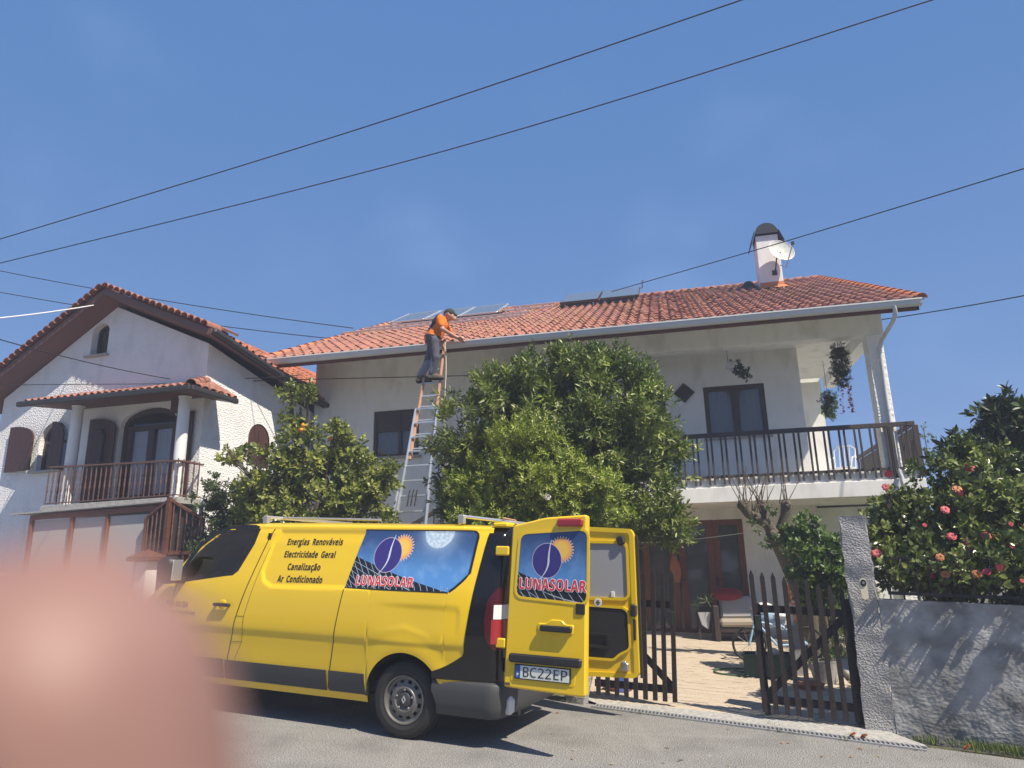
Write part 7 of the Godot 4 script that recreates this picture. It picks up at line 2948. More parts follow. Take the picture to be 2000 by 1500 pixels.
	crown(o, mag, big_leaf, M.glossy_leaf, 1700, Color(0.03, 0.045, 0.02), Color(0.075, 0.11, 0.035), 10, 0.95, 0.5, "crown", 0.25)
	# bush behind the gate
	var bush := [[4.24, 1.67, -10.29, 0.30], [4.15, 1.86, -10.56, 0.26], [4.33, 1.46, -10.08, 0.24], [4.36, 1.28, -10.71, 0.29], [4.00, 1.50, -10.19, 0.25], [4.05, 1.15, -10.2, 0.22]]
	o = thing("garden_bush", "rounded green bush just behind the picket gate and granite pillar", "shrub")
	limbs(o, [Vector3(4.25, -0.05, -10.35), Vector3(4.22, 0.5, -10.35), Vector3(4.22, 1.1, -10.35)], bush, 0.035, 0.025, 9)
	crown(o, bush, broad_leaf, M.leaf, 1000, Color(0.06, 0.11, 0.025), Color(0.18, 0.25, 0.06), 11, 0.8, 0.5, "crown", 0.25)
	var hedge := [[5.06, 0.67, -12.62, 0.34], [5.54, 0.56, -12.97, 0.40], [4.94, 0.36, -12.44, 0.29], [5.72, 0.81, -12.90, 0.35], [5.3, 0.3, -12.6, 0.4], [5.95, 0.45, -12.7, 0.4]]
	o = thing("low_hedge", "low yellow-green hedge at the back of the lawn, seen through the gate", "hedge")
	limbs(o, [Vector3(5.3, -0.1, -12.8), Vector3(5.3, 0.2, -12.8), Vector3(5.3, 0.4, -12.8)], hedge, 0.03, 0.02, 10)
	crown(o, hedge, fine_leaf, M.leaf, 1300, Color(0.08, 0.11, 0.02), Color(0.2, 0.24, 0.05), 12, 0.8, 0.4, "crown", 0.1)
	# pollarded tree with its knuckles and whips
	o = thing("pollarded_tree", "pollarded bare tree with knobbly fists and thin upright whips", "tree")
	b = MB.new()
	b.tube([Vector3(4.72, -0.02, -12.38), Vector3(4.71, 0.4, -12.28), Vector3(4.70, 0.78, -12.17), Vector3(4.53, 1.23, -12.06), Vector3(4.36, 1.60, -11.95), Vector3(4.25, 1.90, -11.88)], 0.17, 0.13, 12, true, [0.19, 0.165, 0.15, 0.145, 0.13, 0.15])
	b.tube([Vector3(4.25, 1.84, -11.88), Vector3(4.08, 2.12, -11.82), Vector3(3.92, 2.22, -11.78), Vector3(3.78, 2.30, -11.77), Vector3(3.70, 2.42, -11.74)], 0.10, 0.07, 10, true, [0.12, 0.085, 0.075, 0.08, 0.085])
	b.tube([Vector3(4.25, 1.85, -11.88), Vector3(4.29, 2.05, -11.83), Vector3(4.37, 2.25, -11.79), Vector3(4.39, 2.40, -11.74)], 0.10, 0.06, 10, true, [0.12, 0.08, 0.075, 0.085])
	b.tube([Vector3(4.08, 2.1, -11.82), Vector3(4.03, 2.27, -11.80), Vector3(4.02, 2.40, -11.76)], 0.07, 0.06, 8, true, [0.07, 0.06, 0.07])
	put("trunk", b, M.bark, o)
	for e in [[Vector3(4.22, 1.92, -11.84), 0.16], [Vector3(3.70, 2.44, -11.74), 0.095], [Vector3(4.39, 2.43, -11.74), 0.09], [Vector3(4.02, 2.42, -11.76), 0.075], [Vector3(3.90, 2.24, -11.75), 0.085]]:
		b = MB.new()
		b.ball(e[0], Vector3(e[1], e[1] * 0.85, e[1]), 8, 10)
		for k in 7:
			var d := Vector3(rng.randfn(), rng.randfn() * 0.6, rng.randfn()).normalized()
			b.ball(e[0] + d * e[1] * 0.8, Vector3.ONE * e[1] * 0.42, 5, 7)
		put("fist", b, M.bark, o)
	b = MB.new()
	for e in [Vector3(3.70, 2.46, -11.74), Vector3(4.39, 2.45, -11.74), Vector3(4.02, 2.45, -11.76), Vector3(3.86, 2.28, -11.75)]:
		for k in 8:
			var p: Vector3 = e + Vector3(rng.randfn(), 0, rng.randfn()) * 0.05
			var lean := Vector3(rng.randfn() * 0.14, rng.randf_range(0.28, 0.6), rng.randfn() * 0.1)
			b.tube([p, p + lean * 0.5 + Vector3(rng.randfn(), 0, rng.randfn()) * 0.02, p + lean], 0.009, 0.004, 5, false)
	kind(put("whips", b, M.twig, o), "stuff")
	crown(o, [[4.5, 1.85, -11.7, 0.14], [4.72, 1.72, -11.65, 0.12], [4.1, 1.85, -11.7, 0.12], [3.9, 2.12, -11.7, 0.1], [4.1, 2.3, -11.65, 0.07]], citrus_leaf, M.leaf, 120, Color(0.06, 0.10, 0.03), Color(0.13, 0.2, 0.05), 13, 0.7, 0.5, "leaves", 0.0)
	# tall shoots far behind the balcony's corner
	for e in [[Vector3(7.46, 1.9, -12.9), 1.95, "slender leafy shoot beyond the balcony corner, nearest to the railing"], [Vector3(7.66, 1.9, -12.9), 1.8, "slender leafy shoot beyond the balcony corner, between two others"], [Vector3(7.99, 1.9, -12.9), 1.7, "slender leafy shoot beyond the balcony corner, nearest to the dark tree"]]:
		o = thing("young_tree", e[2], "tree", Vector3.ZERO, 0.0, "leafy shoots beyond the balcony")
		b = MB.new()
		b.tube([e[0] - Vector3(0, 2.1, 0), e[0], e[0] + Vector3(0.03, e[1], 0)], 0.02, 0.006, 6)
		put("trunk", b, M.bark, o)
		var ls := []
		for k in 9:
			ls.append([e[0].x + 0.03 * k / 9.0, e[0].y + e[1] * (0.3 + 0.7 * k / 8.0), e[0].z, 0.10 - 0.005 * k])
		crown(o, ls, citrus_leaf, M.leaf, 90, Color(0.10, 0.15, 0.05), Color(0.19, 0.25, 0.08), 14, 0.55, 0.5, "crown", 0.0)


# ---------------------------------------------------------------- things in the yard, on the balcony, in the air, on the road
func build_yard_things() -> void:
	var b: MB
	var o: Node3D
	# dark armchair with grey cushions
	var g := Vector3(4.16, 0, -14.15)
	g.y = yard_y(g)
	o = thing("garden_armchair", "dark low armchair with grey back cushion and crumpled beige seat", "armchair", g, -12.5)
	for s in [-0.42, 0.42]:
		b = MB.new()
		b.box(Vector3(s, 0.33, 0), Vector3(0.10, 0.62, 0.66), 0.012)
		put("arm", b, M.dark_board, o)
	b = MB.new()
	b.box(Vector3(0, 0.22, 0), Vector3(0.74, 0.10, 0.64), 0.01)
	b.box(Vector3(0, 0.48, -0.30), Vector3(0.74, 0.42, 0.06), 0.01)
	put("frame", b, M.dark_board, o)
	b = MB.new()
	b.box(Vector3(0, 0.33, 0.05), Vector3(0.72, 0.13, 0.60), 0.05)
	put("seat_cushion", b, M.beige_cloth, o)
	b = MB.new()
	b.box(Vector3(0.02, 0.58, -0.17), Vector3(0.70, 0.42, 0.16), 0.07, Basis(Vector3.RIGHT, -0.2))
	put("back_cushion", b, M.grey_cloth, o)
	o = thing("red_cushion", "dark red cushion lying on top of the armchair's back", "cushion", g + Vector3(-0.14, 0.80, -0.16), -12.5)
	b = MB.new()
	b.ball(Vector3(0, 0.03, 0), Vector3(0.30, 0.12, 0.17), 8, 16)
	put("cover", b, M.red_cloth, o)
	# little table with a dripping cloth, left of the chair
	o = thing("plant_stand", "small dark plant stand with a spiky plant and a patterned cloth", "plant stand", g + Vector3(-0.62, 0, -0.05), -12.5)
	b = MB.new()
	b.box(Vector3(0, 0.50, 0), Vector3(0.30, 0.04, 0.30), 0.008)
	for s in [-1, 1]:
		for t in [-1, 1]:
			b.box(Vector3(s * 0.12, 0.25, t * 0.12), Vector3(0.03, 0.48, 0.03), 0.004)
	put("table", b, M.dark_board, o)
	b = MB.new()
	b.quad(Vector3(-0.13, 0.525, 0.155), Vector3(0.10, 0.525, 0.155), Vector3(0.04, 0.22, 0.165), Vector3(-0.07, 0.30, 0.165), Vector3(0, 0, 1))
	put("cloth", b, M.grey_cloth, o)
	crown(o, [[0, 0.66, 0, 0.13]], leaf_spray(0.16, 0.02, 6, 0.03, 0.0, 31), M.leaf, 14, Color(0.05, 0.08, 0.03), Color(0.12, 0.15, 0.06), 32, 1.0, 0.5, "leaves", 0.0)
	# bicycle leaning by the path
	g = Vector3(3.62, 0, -11.9)
	g.y = yard_y(g)
	o = thing("bicycle", "pale blue children's bicycle leaning behind the gate", "bicycle", g, -10.0)
	for e in [0.0, 0.86]:
		var w := Node3D.new()
		w.name = numbered("wheel", o)
		o.add_child(w)
		w.position = Vector3(e, 0.26, 0)
		b = MB.new()
		var pts := []
		for k in 29:
			pts.append(Vector3(cos(TAU * k / 28) * 0.245, sin(TAU * k / 28) * 0.245, 0))
		b.tube(pts, 0.019, -1, 8)
		put("tyre", b, M.rubber, w)
		for k in 10:
			b = MB.new()
			b.tube([Vector3.ZERO, Vector3(cos(TAU * k / 10) * 0.235, sin(TAU * k / 10) * 0.235, 0)], 0.003, -1, 4)
			put("spoke", b, M.steel, w)
	b = MB.new()
	for e in [[Vector3(0, 0.26, 0), Vector3(0.13, 0.66, 0)], [Vector3(0.13, 0.60, 0), Vector3(0.42, 0.24, 0)], [Vector3(0.42, 0.24, 0), Vector3(0.52, 0.62, 0)], [Vector3(0.13, 0.60, 0), Vector3(0.52, 0.52, 0)], [Vector3(0.42, 0.24, 0), Vector3(0.86, 0.26, 0)], [Vector3(0.52, 0.52, 0), Vector3(0.86, 0.26, 0)]]:
		b.tube([e[0], e[1]], 0.018, -1, 8)
	put("frame", b, M.pale_blue, o)
	b = MB.new()
	b.ball(Vector3(0.52, 0.68, 0), Vector3(0.13, 0.05, 0.08), 6, 10)
	put("saddle", b, M.white_paint, o)
	b = MB.new()
	b.tube([Vector3(0.13, 0.62, 0), Vector3(0.12, 0.76, 0), Vector3(0.08, 0.80, 0.22)], 0.013)
	b.tube([Vector3(0.12, 0.76, 0), Vector3(0.08, 0.80, -0.22)], 0.013)
	put("handlebar", b, M.steel, o)
	# blue and white padded seat piled on it
	o = thing("padded_bundle", "pale blue and white padded bundle piled over the bicycle", "bundle", g + Vector3(0.42, 0.56, -0.16), -10.0)
	b = MB.new()
	b.ball(Vector3(0, 0.10, 0), Vector3(0.30, 0.17, 0.16), 8, 14)
	put("blue_fabric", b, M.pale_blue, o)
	b = MB.new()
	b.ball(Vector3(-0.08, 0.20, 0.02), Vector3(0.17, 0.12, 0.14), 8, 14)
	b.ball(Vector3(0.16, 0.02, 0.09), Vector3(0.13, 0.12, 0.10), 8, 14)
	put("white_fabric", b, M.white_paint, o)
	# slatted brown chair against the wall
	g = Vector3(5.15, 0, -13.4)
	g.y = yard_y(g)
	o = thing("slatted_chair", "brown wooden chair with a slatted back behind the bicycle", "chair", g, -12.5)
	b = MB.new()
	b.box(Vector3(0, 0.45, 0), Vector3(0.46, 0.04, 0.44), 0.008)
	put("seat", b, M.door_wood, o)
	for k in 6:
		b = MB.new()
		b.box(Vector3(0, 0.56 + k * 0.085, -0.21 - k * 0.012), Vector3(0.44, 0.055, 0.018), 0.004)
		put("slat", b, M.door_wood, o)
	for s in [-0.22, 0.22]:
		b = MB.new()
		b.bar(Vector3(s, 0, -0.2), Vector3(s, 1.06, -0.29), 0.04, 0.035, Vector3(0, 0, 1))
		put("leg", b, M.door_wood, o)
		b = MB.new()
		b.bar(Vector3(s, 0, 0.2), Vector3(s, 0.64, 0.2), 0.04, 0.035, Vector3(0, 0, 1))
		put("leg", b, M.door_wood, o)
	# green crate with odds and ends
	g = Vector3(3.50, 0, -10.75)
	g.y = yard_y(g)
	o = thing("green_crate", "dark green plastic crate behind the rusty gate leaf", "crate", g, -20.0)
	b = MB.new()
	for s in [-1.0, 1.0]:
		b.box(Vector3(0, 0.16, s * 0.19), Vector3(0.62, 0.30, 0.015), 0.003)
		b.box(Vector3(s * 0.305, 0.16, 0), Vector3(0.015, 0.30, 0.365), 0.003)
		b.box(Vector3(0, 0.30, s * 0.205), Vector3(0.66, 0.03, 0.02), 0.004)
	b.box(Vector3(0, 0.03, 0), Vector3(0.60, 0.02, 0.36), 0.0)
	put("shell", b, M.green_plastic, o)
	o = thing("white_bottle", "white plastic bottle standing in the green crate", "bottle", g + Vector3(-0.1, 0.045, 0.02), 0.0)
	b = MB.new()
	b.lathe([Vector2(0.0, 0.0), Vector2(0.06, 0.0), Vector2(0.06, 0.28), Vector2(0.045, 0.33), Vector2(0.02, 0.36), Vector2(0.02, 0.40), Vector2(0.0, 0.40)], 16)
	put("bottle_shell", b, M.white_paint, o)
	o = thing("peach_ball", "peach-coloured ball resting in the green crate", "ball", g + Vector3(0.09, 0.30, 0.02), 0.0)
	b = MB.new()
	b.ball(Vector3(0, 0.0, 0), Vector3.ONE * 0.085, 8, 12)
	put("surface", b, M.cream, o)
	# pale plinth with a tap, flower tub, terracotta saucers
	g = Vector3(3.95, 0, -10.85)
	g.y = yard_y(g)
	o = thing("concrete_plinth", "pale concrete garden plinth with a white tap, between crate and lawn", "plinth", g, -20.0)
	b = MB.new()
	b.box(Vector3(0, 0.32, 0), Vector3(0.17, 0.64, 0.17), 0.012)
	put("post", b, M.concrete, o)
	b = MB.new()
	b.box(Vector3(0, 0.655, 0), Vector3(0.22, 0.035, 0.22), 0.008)
	put("cap", b, M.concrete, o)
	b = MB.new()
	b.tube([Vector3(0, 0.67, 0), Vector3(0, 0.92, 0), Vector3(0.0, 0.97, 0.03), Vector3(0, 0.95, 0.09)], 0.016)
	put("tap", b, M.white_paint, o)
	g = Vector3(4.12, 0, -10.35)
	g.y = yard_y(g)
	o = thing("flower_tub", "pale round flower tub beside the stone edging", "flower pot", g)
	b = MB.new()
	b.lathe([Vector2(0.0, 0.0), Vector2(0.14, 0.0), Vector2(0.19, 0.26), Vector2(0.20, 0.29), Vector2(0.175, 0.29), Vector2(0.17, 0.24), Vector2(0.0, 0.24)], 22)
	put("tub", b, M.concrete, o)
	crown(o, [[0, 0.35, 0, 0.15]], leaf_spray(0.07, 0.03, 7, 0.05, 0.1, 33), M.leaf, 40, Color(0.05, 0.09, 0.02), Color(0.13, 0.2, 0.05), 34, 0.8, 0.5, "leaves", 0.0)
	for e in [[Vector3(3.75, 0, -9.95), "terracotta saucer on the pavers behind the rusty gate leaf"], [Vector3(1.28, 0, -9.75), "terracotta saucer behind the gate leaf nearest the van"]]:
		g = e[0]
		g.y = yard_y(g) + 0.013
		o = thing("plant_saucer", e[1], "saucer", g)
		b = MB.new()
		b.lathe([Vector2(0.0, 0.0), Vector2(0.15, 0.0), Vector2(0.19, 0.06), Vector2(0.175, 0.06), Vector2(0.14, 0.015), Vector2(0.0, 0.015)], 24)
		put("dish", b, M.terracotta, o)
	g = Vector3(1.30, 0, -9.62)
	g.y = yard_y(g) + 0.013
	o = thing("blue_box", "bright blue plastic tub behind the gate leaf nearest the van", "tub", g, -20.0)
	b = MB.new()
	b.box(Vector3(0, 0.16, 0), Vector3(0.14, 0.32, 0.14), 0.015)
	put("tub_shell", b, M.blue_plastic, o)
	b = MB.new()
	b.box(Vector3(0, 0.325, 0), Vector3(0.155, 0.02, 0.155), 0.006)
	put("lid", b, M.white_paint, o)
	# garden hose in loops
	g = Vector3(3.15, 0, -10.95)
	g.y = yard_y(g) + 0.025
	o = thing("garden_hose", "green garden hose in loose loops on the pavers", "hose", g)
	b = MB.new()
	var pts := []
	for k in 80:
		var t := k / 79.0
		var a := TAU * 2.6 * t
		var r := 0.18 + 0.12 * sin(a * 0.37 + 1.0)
		var p := Vector3(cos(a) * r * 1.5 + t * 0.3, 0.012 * t * 2.0, sin(a) * r)
		p.y += yard_y(g + p) - yard_y(g)
		pts.append(p)
	b.tube(pts, 0.012, -1, 6)
	put("coil", b, M.hose, o)
	# plants in a dark corner by the terrace door
	g = Vector3(2.2, 0, -14.7)
	g.y = yard_y(g)
	o = thing("hanging_coat", "orange-brown cloth hanging on the terrace door post", "cloth", Vector3(3.22, 1.72, -15.02), -12.5)
	b = MB.new()
	var rows := []
	for i in 8:
		var row := []
		for k in 7:
			row.append(Vector3((k / 6.0 - 0.5) * (0.08 + 0.14 * sin(i / 7.0 * 2.6)), -i * 0.075, 0.02 + 0.025 * sin(k * 2.0 + i * 0.6)))
		rows.append(row)
	b.grid(rows, true)
	put("drape", b, M.terracotta, o)
	# washing line before the doors
	var h := Transform3D(Basis(Vector3.UP, deg_to_rad(-12.5)), HOUSE)
	o = thing("washing_line", "thin white line strung before the terrace doors", "line")
	b = MB.new()
	pts = []
	for k in 13:
		var t := k / 12.0
		pts.append(h * Vector3(lerpf(-2.6, 0.75, t), 2.02 - 0.08 * sin(PI * t) + 0.10 * t, 0.5))
	b.tube(pts, 0.006, -1, 5)
	put("cord", b, M.white_cable, o)
	# wall box
	o = thing("meter_box", "pale meter box with a dark window on the house wall", "meter box", h * Vector3(1.75, 1.35, 0.03), -12.5)
	b = MB.new()
	b.box(Vector3.ZERO, Vector3(0.62, 0.42, 0.06), 0.01)
	put("case", b, M.plaster, o)
	b = MB.new()
	b.box(Vector3(-0.12, 0.05, 0.032), Vector3(0.16, 0.26, 0.01), 0.003)
	put("window", b, M.black_plastic, o)
	# balcony: hanging plants, ornament, chair
	o = thing("diamond_ornament", "dark carved diamond-shaped ornament on the balcony wall", "ornament", h * Vector3(-0.23, 5.13, 0.02), -12.5)
	b = MB.new()
	var dia := PackedVector2Array([Vector2(0, -0.22), Vector2(0.22, 0), Vector2(0, 0.22), Vector2(-0.22, 0)])
	plate_prism(b, dia, -0.01, 0.03, 0.008)
	put("board", b, M.dark_board, o)
	b = MB.new()
	ring(b, shrunk(dia, 0.03), shrunk(dia, 0.045), 0.02, 0.038)
	for k in 4:
		var a := PI / 2 * k
		b.bar(Vector3.ZERO + Vector3(0, 0, 0.033), Vector3(cos(a) * 0.16, sin(a) * 0.16, 0.033), 0.012, 0.010, Vector3(0, 0, 1))
		b.bar(Vector3.ZERO + Vector3(0, 0, 0.033), Vector3(cos(a + PI / 4) * 0.10, sin(a + PI / 4) * 0.10, 0.033), 0.012, 0.010, Vector3(0, 0, 1))
	put("carving", b, M.weathered_wood, o)
	o = thing("hanging_pot", "white hanging pot tipped sideways with a trailing green plant", "hanging plant", h * Vector3(0.66, 5.62, 0.9), -12.5)
	b = MB.new()
	b.lathe([Vector2(0.0, 0.0), Vector2(0.075, 0.0), Vector2(0.10, 0.17), Vector2(0.085, 0.17), Vector2(0.07, 0.03)], 18, Basis(Vector3(0, 0, 1), -1.9), Vector3(-0.04, -0.17, 0))
	put("pot", b, M.pot_white, o)
	b = MB.new()
	b.tube([Vector3(0, 0.24, 0), Vector3(0.0, -0.10, 0)], 0.005)
	put("hook_cord", b, M.black_metal, o)
	crown(o, [[0.14, -0.22, 0, 0.09], [0.20, -0.30, 0, 0.10], [0.26, -0.38, 0, 0.09], [0.33, -0.45, 0, 0.08], [0.37, -0.36, 0, 0.05]], leaf_spray(0.06, 0.03, 6, 0.04, 0.2, 35), M.leaf, 130, Color(0.012, 0.03, 0.012), Color(0.04, 0.075, 0.025), 36, 0.8, 0.5, "leaves", 0.0)
	o = thing("hanging_plant", "long dark hanging plant with strings of pink blossom below", "hanging plant", h * Vector3(2.74, 5.55, 1.0), -12.5)
	b = MB.new()
	b.tube([Vector3(0, 0.36, 0), Vector3(0, 0.0, 0)], 0.006)
	b.ball(Vector3(0, -0.02, 0), Vector3(0.12, 0.05, 0.12), 6, 10)
	put("basket", b, M.black_metal, o)
	var ls := []
	for k in 7:
		ls.append([0.0, -0.04 - k * 0.10, 0.0, 0.15])
	crown(o, ls, leaf_spray(0.035, 0.018, 8, 0.04, 0.5, 37), M.leaf, 700, Color(0.015, 0.03, 0.016), Color(0.05, 0.085, 0.04), 38, 0.9, 0.5, "leaves", 0.0)
	var pink := blossom(5, 0.024, Color(0.62, 0.22, 0.24), Color(0.7, 0.32, 0.3), 9)
	var where := []
	var tints := []
	for s in [[-0.06, 0.02], [0.08, 0.0], [0.13, -0.05], [0.06, 0.07]]:
		for k in 16:
			where.append(Transform3D(Basis(Vector3(rng.randfn(), rng.randfn(), 1).normalized(), rng.randf() * TAU), Vector3(s[0] + rng.randfn() * 0.02, -0.72 - k * 0.036, s[1] + rng.randfn() * 0.02)))
			tints.append(Color.WHITE * rng.randf_range(0.8, 1.1))
	scatter("blossom_strings", pink, M.petal, where, tints, o)
	o = thing("hanging_plant", "short bushy hanging plant farther back in the balcony corner", "hanging plant", h * Vector3(2.85, 5.05, -1.0), -12.5)
	b = MB.new()
	b.tube([Vector3(0, 0.82, 0), Vector3(0, 0.0, 0)], 0.005)
	b.ball(Vector3(0, -0.02, 0), Vector3(0.10, 0.05, 0.10), 6, 10)
	put("basket", b, M.black_metal, o)
	ls = []
	for k in 5:
		ls.append([0.0, -0.02 - k * 0.09, 0.0, 0.14])
	crown(o, ls, leaf_spray(0.04, 0.022, 8, 0.04, 0.5, 39), M.leaf, 380, Color(0.03, 0.06, 0.02), Color(0.11, 0.17, 0.05), 40, 0.9, 0.5, "leaves", 0.0)
	o = thing("balcony_chair", "white metal chair with arms on the balcony corner", "chair", h * Vector3(2.80, 2.93, -0.3), -40.0)
	b = MB.new()
	b.box(Vector3(0, 0.44, 0), Vector3(0.44, 0.03, 0.42), 0.01)
	put("seat", b, M.white_paint, o)
	for s in [-1.0, 1.0]:
		for t in [-1.0, 1.0]:
			b = MB.new()
			b.tube([Vector3(s * 0.2, 0.44, t * 0.19), Vector3(s * 0.24, 0.0, t * 0.24)], 0.014)
			put("leg", b, M.white_paint, o)
		b = MB.new()
		b.tube([Vector3(s * 0.22, 0.44, 0.19), Vector3(s * 0.25, 0.64, 0.14), Vector3(s * 0.25, 0.66, -0.15), Vector3(s * 0.2, 0.72, -0.24)], 0.013)
		put("arm", b, M.white_paint, o)
	b = MB.new()
	b.tube([Vector3(-0.2, 0.44, -0.2), Vector3(-0.21, 0.86, -0.3), Vector3(-0.12, 0.94, -0.32), Vector3(0.12, 0.94, -0.32), Vector3(0.21, 0.86, -0.3), Vector3(0.2, 0.44, -0.2)], 0.014)
	put("back_hoop", b, M.white_paint, o)
	for k in 3:
		b = MB.new()
		b.tube([Vector3(-0.1 + k * 0.1, 0.45, -0.2), Vector3(-0.1 + k * 0.1, 0.93, -0.315)], 0.008)
		put("back_rod", b, M.white_paint, o)
	# stair railing beside the ladder foot
	o = thing("stair_railing", "dark handrail climbing beside the ladder towards the balcony", "railing", h * Vector3(-5.45, 1.7, 1.6), -12.5)
	b = MB.new()
	b.bar(Vector3(-0.6, 0.62, 0), Vector3(1.9, 1.85, 0), 0.05, 0.08)
	put("handrail", b, M.weathered_wood, o)
	for k in 16:
		var x := -0.5 + k * 0.15
		b = MB.new()
		b.bar(Vector3(x, 0.66 + (x + 0.6) * 0.49 - 0.9, 0), Vector3(x, 0.60 + (x + 0.6) * 0.49, 0), 0.03, 0.02, Vector3(0, 0, 1))
		put("baluster", b, M.weathered_wood, o)
	o = thing("outside_stair", "concrete outside stair going up to the balcony behind the trees", "stair", h * Vector3(-5.45, 0.0, 1.1), -12.5)
	for k in 14:
		b = MB.new()
		b.box(Vector3(-1.0 + k * 0.27, 0.15 + k * 0.18 - 0.1, 0.0), Vector3(0.30, 0.36, 0.75), 0.006)
		put("step", b, M.concrete, o)
	# gate post of the neighbour, white with a tiled cap, beyond the van's nose
	g = Vector3(-5.66, 0, -11.3)
	g.y = road_y(g)
	o = thing("capped_post", "white masonry post with a brown tiled cap before the gabled house", "gate post", g, -19.0)
	b = MB.new()
	b.box(Vector3(0, 0.73, 0), Vector3(0.22, 1.46, 0.22), 0.01)
	put("shaft", b, M.plaster, o)
	b = MB.new()
	b.box(Vector3(0, 1.49, 0), Vector3(0.42, 0.06, 0.42), 0.01)
	b.xf = Transform3D(Basis(), Vector3(0, -0.04, 0))
	b.tri3(Vector3(-0.21, 1.56, 0.21), Vector3(0.21, 1.56, 0.21), Vector3(0, 1.68, 0), Vector3(0, 1, 1))
	b.tri3(Vector3(0.21, 1.56, 0.21), Vector3(0.21, 1.56, -0.21), Vector3(0, 1.68, 0), Vector3(1, 1, 0))
	b.tri3(Vector3(0.21, 1.56, -0.21), Vector3(-0.21, 1.56, -0.21), Vector3(0, 1.68, 0), Vector3(0, 1, -1))
	b.tri3(Vector3(-0.21, 1.56, -0.21), Vector3(-0.21, 1.56, 0.21), Vector3(0, 1.68, 0), Vector3(-1, 1, 0))
	put("cap", b, M.brown_wood, o)
	# what stands across the road and shows in the panes
	o = thing("boundary_wall", "pale garden wall across the road, mirrored in the terrace doors", "wall", Vector3(2.0, -0.3, 6.2), -23.0)
	b = MB.new()
	b.box(Vector3(0, 0.6, 0), Vector3(36.0, 1.3, 0.2), 0.01)
	put("wall_body", b, M.concrete, o)
	for k in 16:
		b = MB.new()
		b.bar(Vector3(-12.0 + k * 1.6, 1.2, 0), Vector3(-12.0 + k * 1.6, 2.2, 0), 0.05, 0.05, Vector3(0, 0, 1))
		put("fence_post", b, M.grate, o)
	for k in 5:
		b = MB.new()
		b.bar(Vector3(-12.0, 1.35 + k * 0.2, 0), Vector3(12.0, 1.35 + k * 0.2, 0), 0.015, 0.015)
		put("fence_wire", b, M.grate, o)
	o = thing("roadside_trees", "dark row of bushy trees beyond the garden wall across the road", "tree row", Vector3(2.0, -0.3, 8.4), -23.0)
	var row := []
	for k in 26:
		row.append([-13.0 + k * 1.05, 1.6 + (k % 3) * 1.1, sin(k * 1.9) * 0.5, 1.3])
	limbs(o, [Vector3(0, -0.1, 0), Vector3(0, 1.0, 0), Vector3(0, 1.6, 0)], row.slice(11, 16), 0.15, 0.10, 41)
	crown(o, row, leaf_spray(0.30, 0.12, 7, 0.2, 0.1, 42), M.leaf, 4200, Color(0.025, 0.045, 0.012), Color(0.07, 0.11, 0.03), 43, 1.0, 0.5, "crown", 0.1)


func cable(label: String, pts: Array, sag: float, r: float, m: Material) -> void:
	# through the given points, hanging a little between them
	var o := thing("overhead_cable", label, "cable", Vector3.ZERO, 0.0, "cables over the street")
	var line := []
	for i in pts.size() - 1:
		for k in 12:
			var t := k / 12.0
			var q: Vector3
			if pts.size() == 2:
				q = (pts[0] as Vector3).lerp(pts[1], t)
				q.y -= 4.0 * sag * t * (1.0 - t)
			else:
				q = (pts[i] as Vector3).cubic_interpolate(pts[i + 1], pts[maxi(i - 1, 0)], pts[mini(i + 2, pts.size() - 1)], t)
			line.append(q)
	line.append(pts[-1])
	var b := MB.new()
	b.tube(line, r, -1, 6)
	put("wire", b, m, o)


func build_cables() -> void:
	cable("uppermost black cable crossing the whole sky above the houses", [Vector3(-12.73, 8.54, -14.69), Vector3(-2.78, 9.6, -11.82), Vector3(4.54, 10.15, -9.09)], 0, 0.011, M.cable)
	cable("second black cable crossing the sky, just below the uppermost one", [Vector3(-13.54, 8.51, -15.73), Vector3(-1.3, 9.43, -12.38), Vector3(7.37, 10.04, -9.12)], 0, 0.011, M.cable)
	cable("black cable passing in front of the chimney and dish", [Vector3(2.84, 8.98, -18.72), Vector3(6.1, 8.29, -14.24), Vector3(9.12, 7.61, -9.76)], 0, 0.011, M.cable)
	cable("black cable leaving the balcony corner below the roof end", [Vector3(7.25, 6.08, -13.26), Vector3(9.07, 5.6, -10.29)], 0.03, 0.010, M.cable)
	cable("upper black cable from the gable peak to the white house's verge", [Vector3(-15.63, 10.23, -18.38), Vector3(-3.91, 7.42, -16.86)], 0.12, 0.011, M.cable)
	cable("lower black cable from the gable to the white house's verge", [Vector3(-15.65, 9.63, -18.54), Vector3(-4.5, 7.12, -16.71)], 0.12, 0.011, M.cable)
	cable("white twisted cable ending below the gable's peak", [Vector3(-8.3, 5.3, -10.16), Vector3(-8.37, 6.85, -13.5)], 0.03, 0.012, M.white_cable)
	cable("thin black cable sloping across the gable to the porch corner", [Vector3(-7.61, 4.90, -9.33), Vector3(-6.57, 5.23, -13.41)], 0.06, 0.008, M.cable)
	cable("thin black cable running level just above the small porch roof", [Vector3(-10.41, 4.97, -12.51), Vector3(-6.57, 5.10, -13.23)], 0.0, 0.007, M.cable)
	cable("thin black cable from the porch roof corner up past the side wall", [Vector3(-6.3, 5.37, -13.68), Vector3(-4.4, 5.55, -14.4)], 0.06, 0.008, M.cable)
	cable("black cable from the porch corner along the white house to its anchor", [Vector3(-5.91, 5.19, -13.5), Vector3(-4.06, 5.67, -15.2), Vector3(0.24, 5.62, -15.02)], 0.0, 0.010, M.cable)


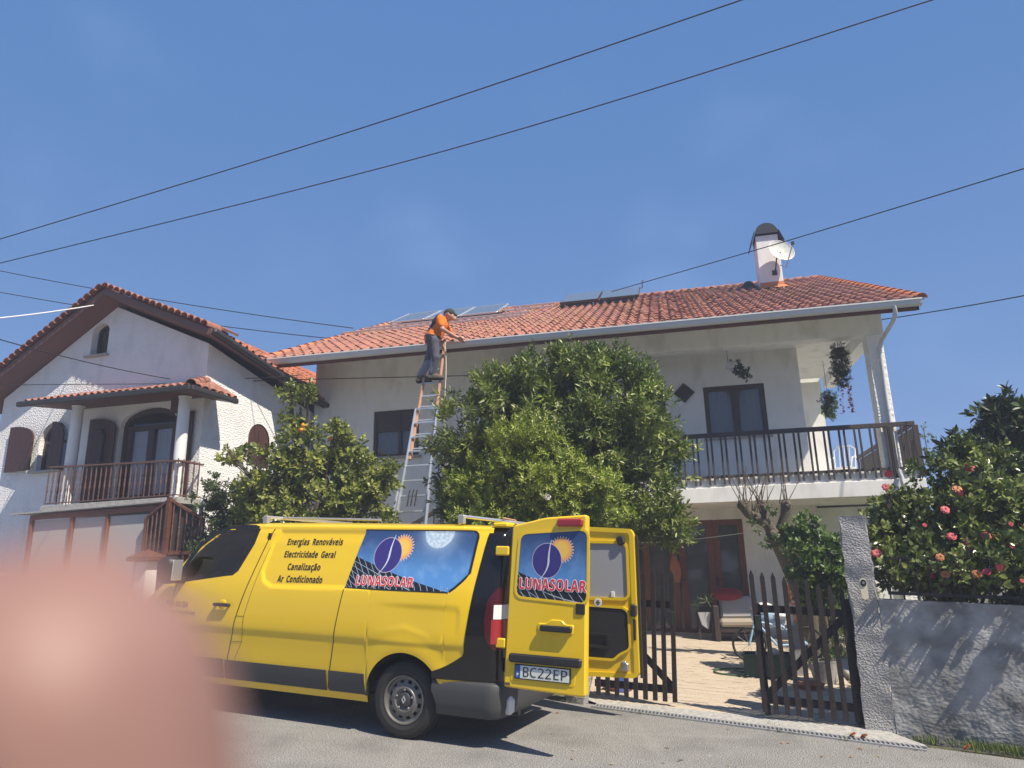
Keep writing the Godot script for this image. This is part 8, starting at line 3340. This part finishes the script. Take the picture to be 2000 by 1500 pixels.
func build_small_litter() -> void:
	# fallen blossoms, dry leaves, weeds at the foot of the wall
	var pinks := blossom(6, 0.04, Color(0.50, 0.14, 0.05), Color(0.42, 0.16, 0.05), 21)
	var spots := [[3.28, -7.72, "dry orange blossom lying on the drain grating"], [3.36, -7.66, "curled orange blossom lying beside the drain grating"], [4.15, -7.32, "fallen orange blossom among weeds at the wall foot"]]
	for e in spots:
		var p := Vector3(e[0], 0, e[1])
		p.y = road_y(p) + 0.022
		var o := thing("fallen_blossom", e[2], "blossom", p, rng.randf() * 360.0, "fallen blossoms")
		put("petals", pinks, M.petal, o, Transform3D(Basis(Vector3(rng.randfn(), 0.3, rng.randfn()).normalized(), 0.7), Vector3(0, 0.015, 0)))
	var where := []
	var tints := []
	for k in 700:
		var u := rng.randf_range(0.05, 1.7)
		var p := Vector3(3.86, 0, -7.84) + Vector3(cos(deg_to_rad(30.0)), 0, sin(deg_to_rad(30.0))) * u + Vector3(-0.5, 0, 0.866) * (0.02 + absf(rng.randfn()) * 0.09)
		if u < 0.5 and rng.randf() < 0.7:
			continue
		p.y = road_y(p) + 0.0
		where.append(Transform3D(Basis(Vector3.UP, rng.randf() * TAU).scaled(Vector3.ONE * rng.randf_range(0.4, 1.1)), p))
		var s := rng.randf_range(0.7, 1.3)
		tints.append(Color(0.13 * s, 0.17 * s, 0.04 * s))
	for k in 160:
		var t := rng.randf()
		var p := Vector3(0.86, 0, -8.96).lerp(Vector3(3.79, 0, -7.35), t) + Vector3(-0.48, 0, 0.87) * (0.09 if k % 3 else -0.13)
		if absf(t - 0.22) > 0.07 and absf(t - 0.62) > 0.05 and absf(t - 0.8) > 0.03:
			continue
		p.y = road_y(p) + 0.005
		where.append(Transform3D(Basis(Vector3.UP, rng.randf() * TAU).scaled(Vector3.ONE * rng.randf_range(0.3, 0.8)), p))
		tints.append(Color(0.10, 0.15, 0.035))
	scatter("weeds", blade_mesh(), M.blade, where, tints, self)
	# dry leaves and crumbs of grit on the asphalt
	where = []
	tints = []
	var lb := MB.new()
	lb.quad(Vector3(-0.03, 0.004, 0), Vector3(0, 0.010, -0.012), Vector3(0.034, 0.004, 0), Vector3(0, 0.002, 0.013), Vector3.UP)
	for k in 70:
		var p := Vector3(rng.randf_range(0.2, 4.2), 0, rng.randf_range(-8.6, -5.4))
		if (p - Vector3(0.86, 0, -8.96)).dot(Vector3(-0.482, 0, 0.876)) < 0.05:
			continue
		p.y = road_y(p) + 0.004
		where.append(Transform3D(Basis(Vector3.UP, rng.randf() * TAU).scaled(Vector3.ONE * rng.randf_range(0.4, 1.1)), p))
		var s := rng.randf_range(0.5, 1.1)
		tints.append([Color(0.40, 0.30, 0.18), Color(0.30, 0.14, 0.06), Color(0.5, 0.45, 0.36)][k % 3] * s)
	scatter("dry_leaves", lb.mesh(), M.blade, where, tints, self)
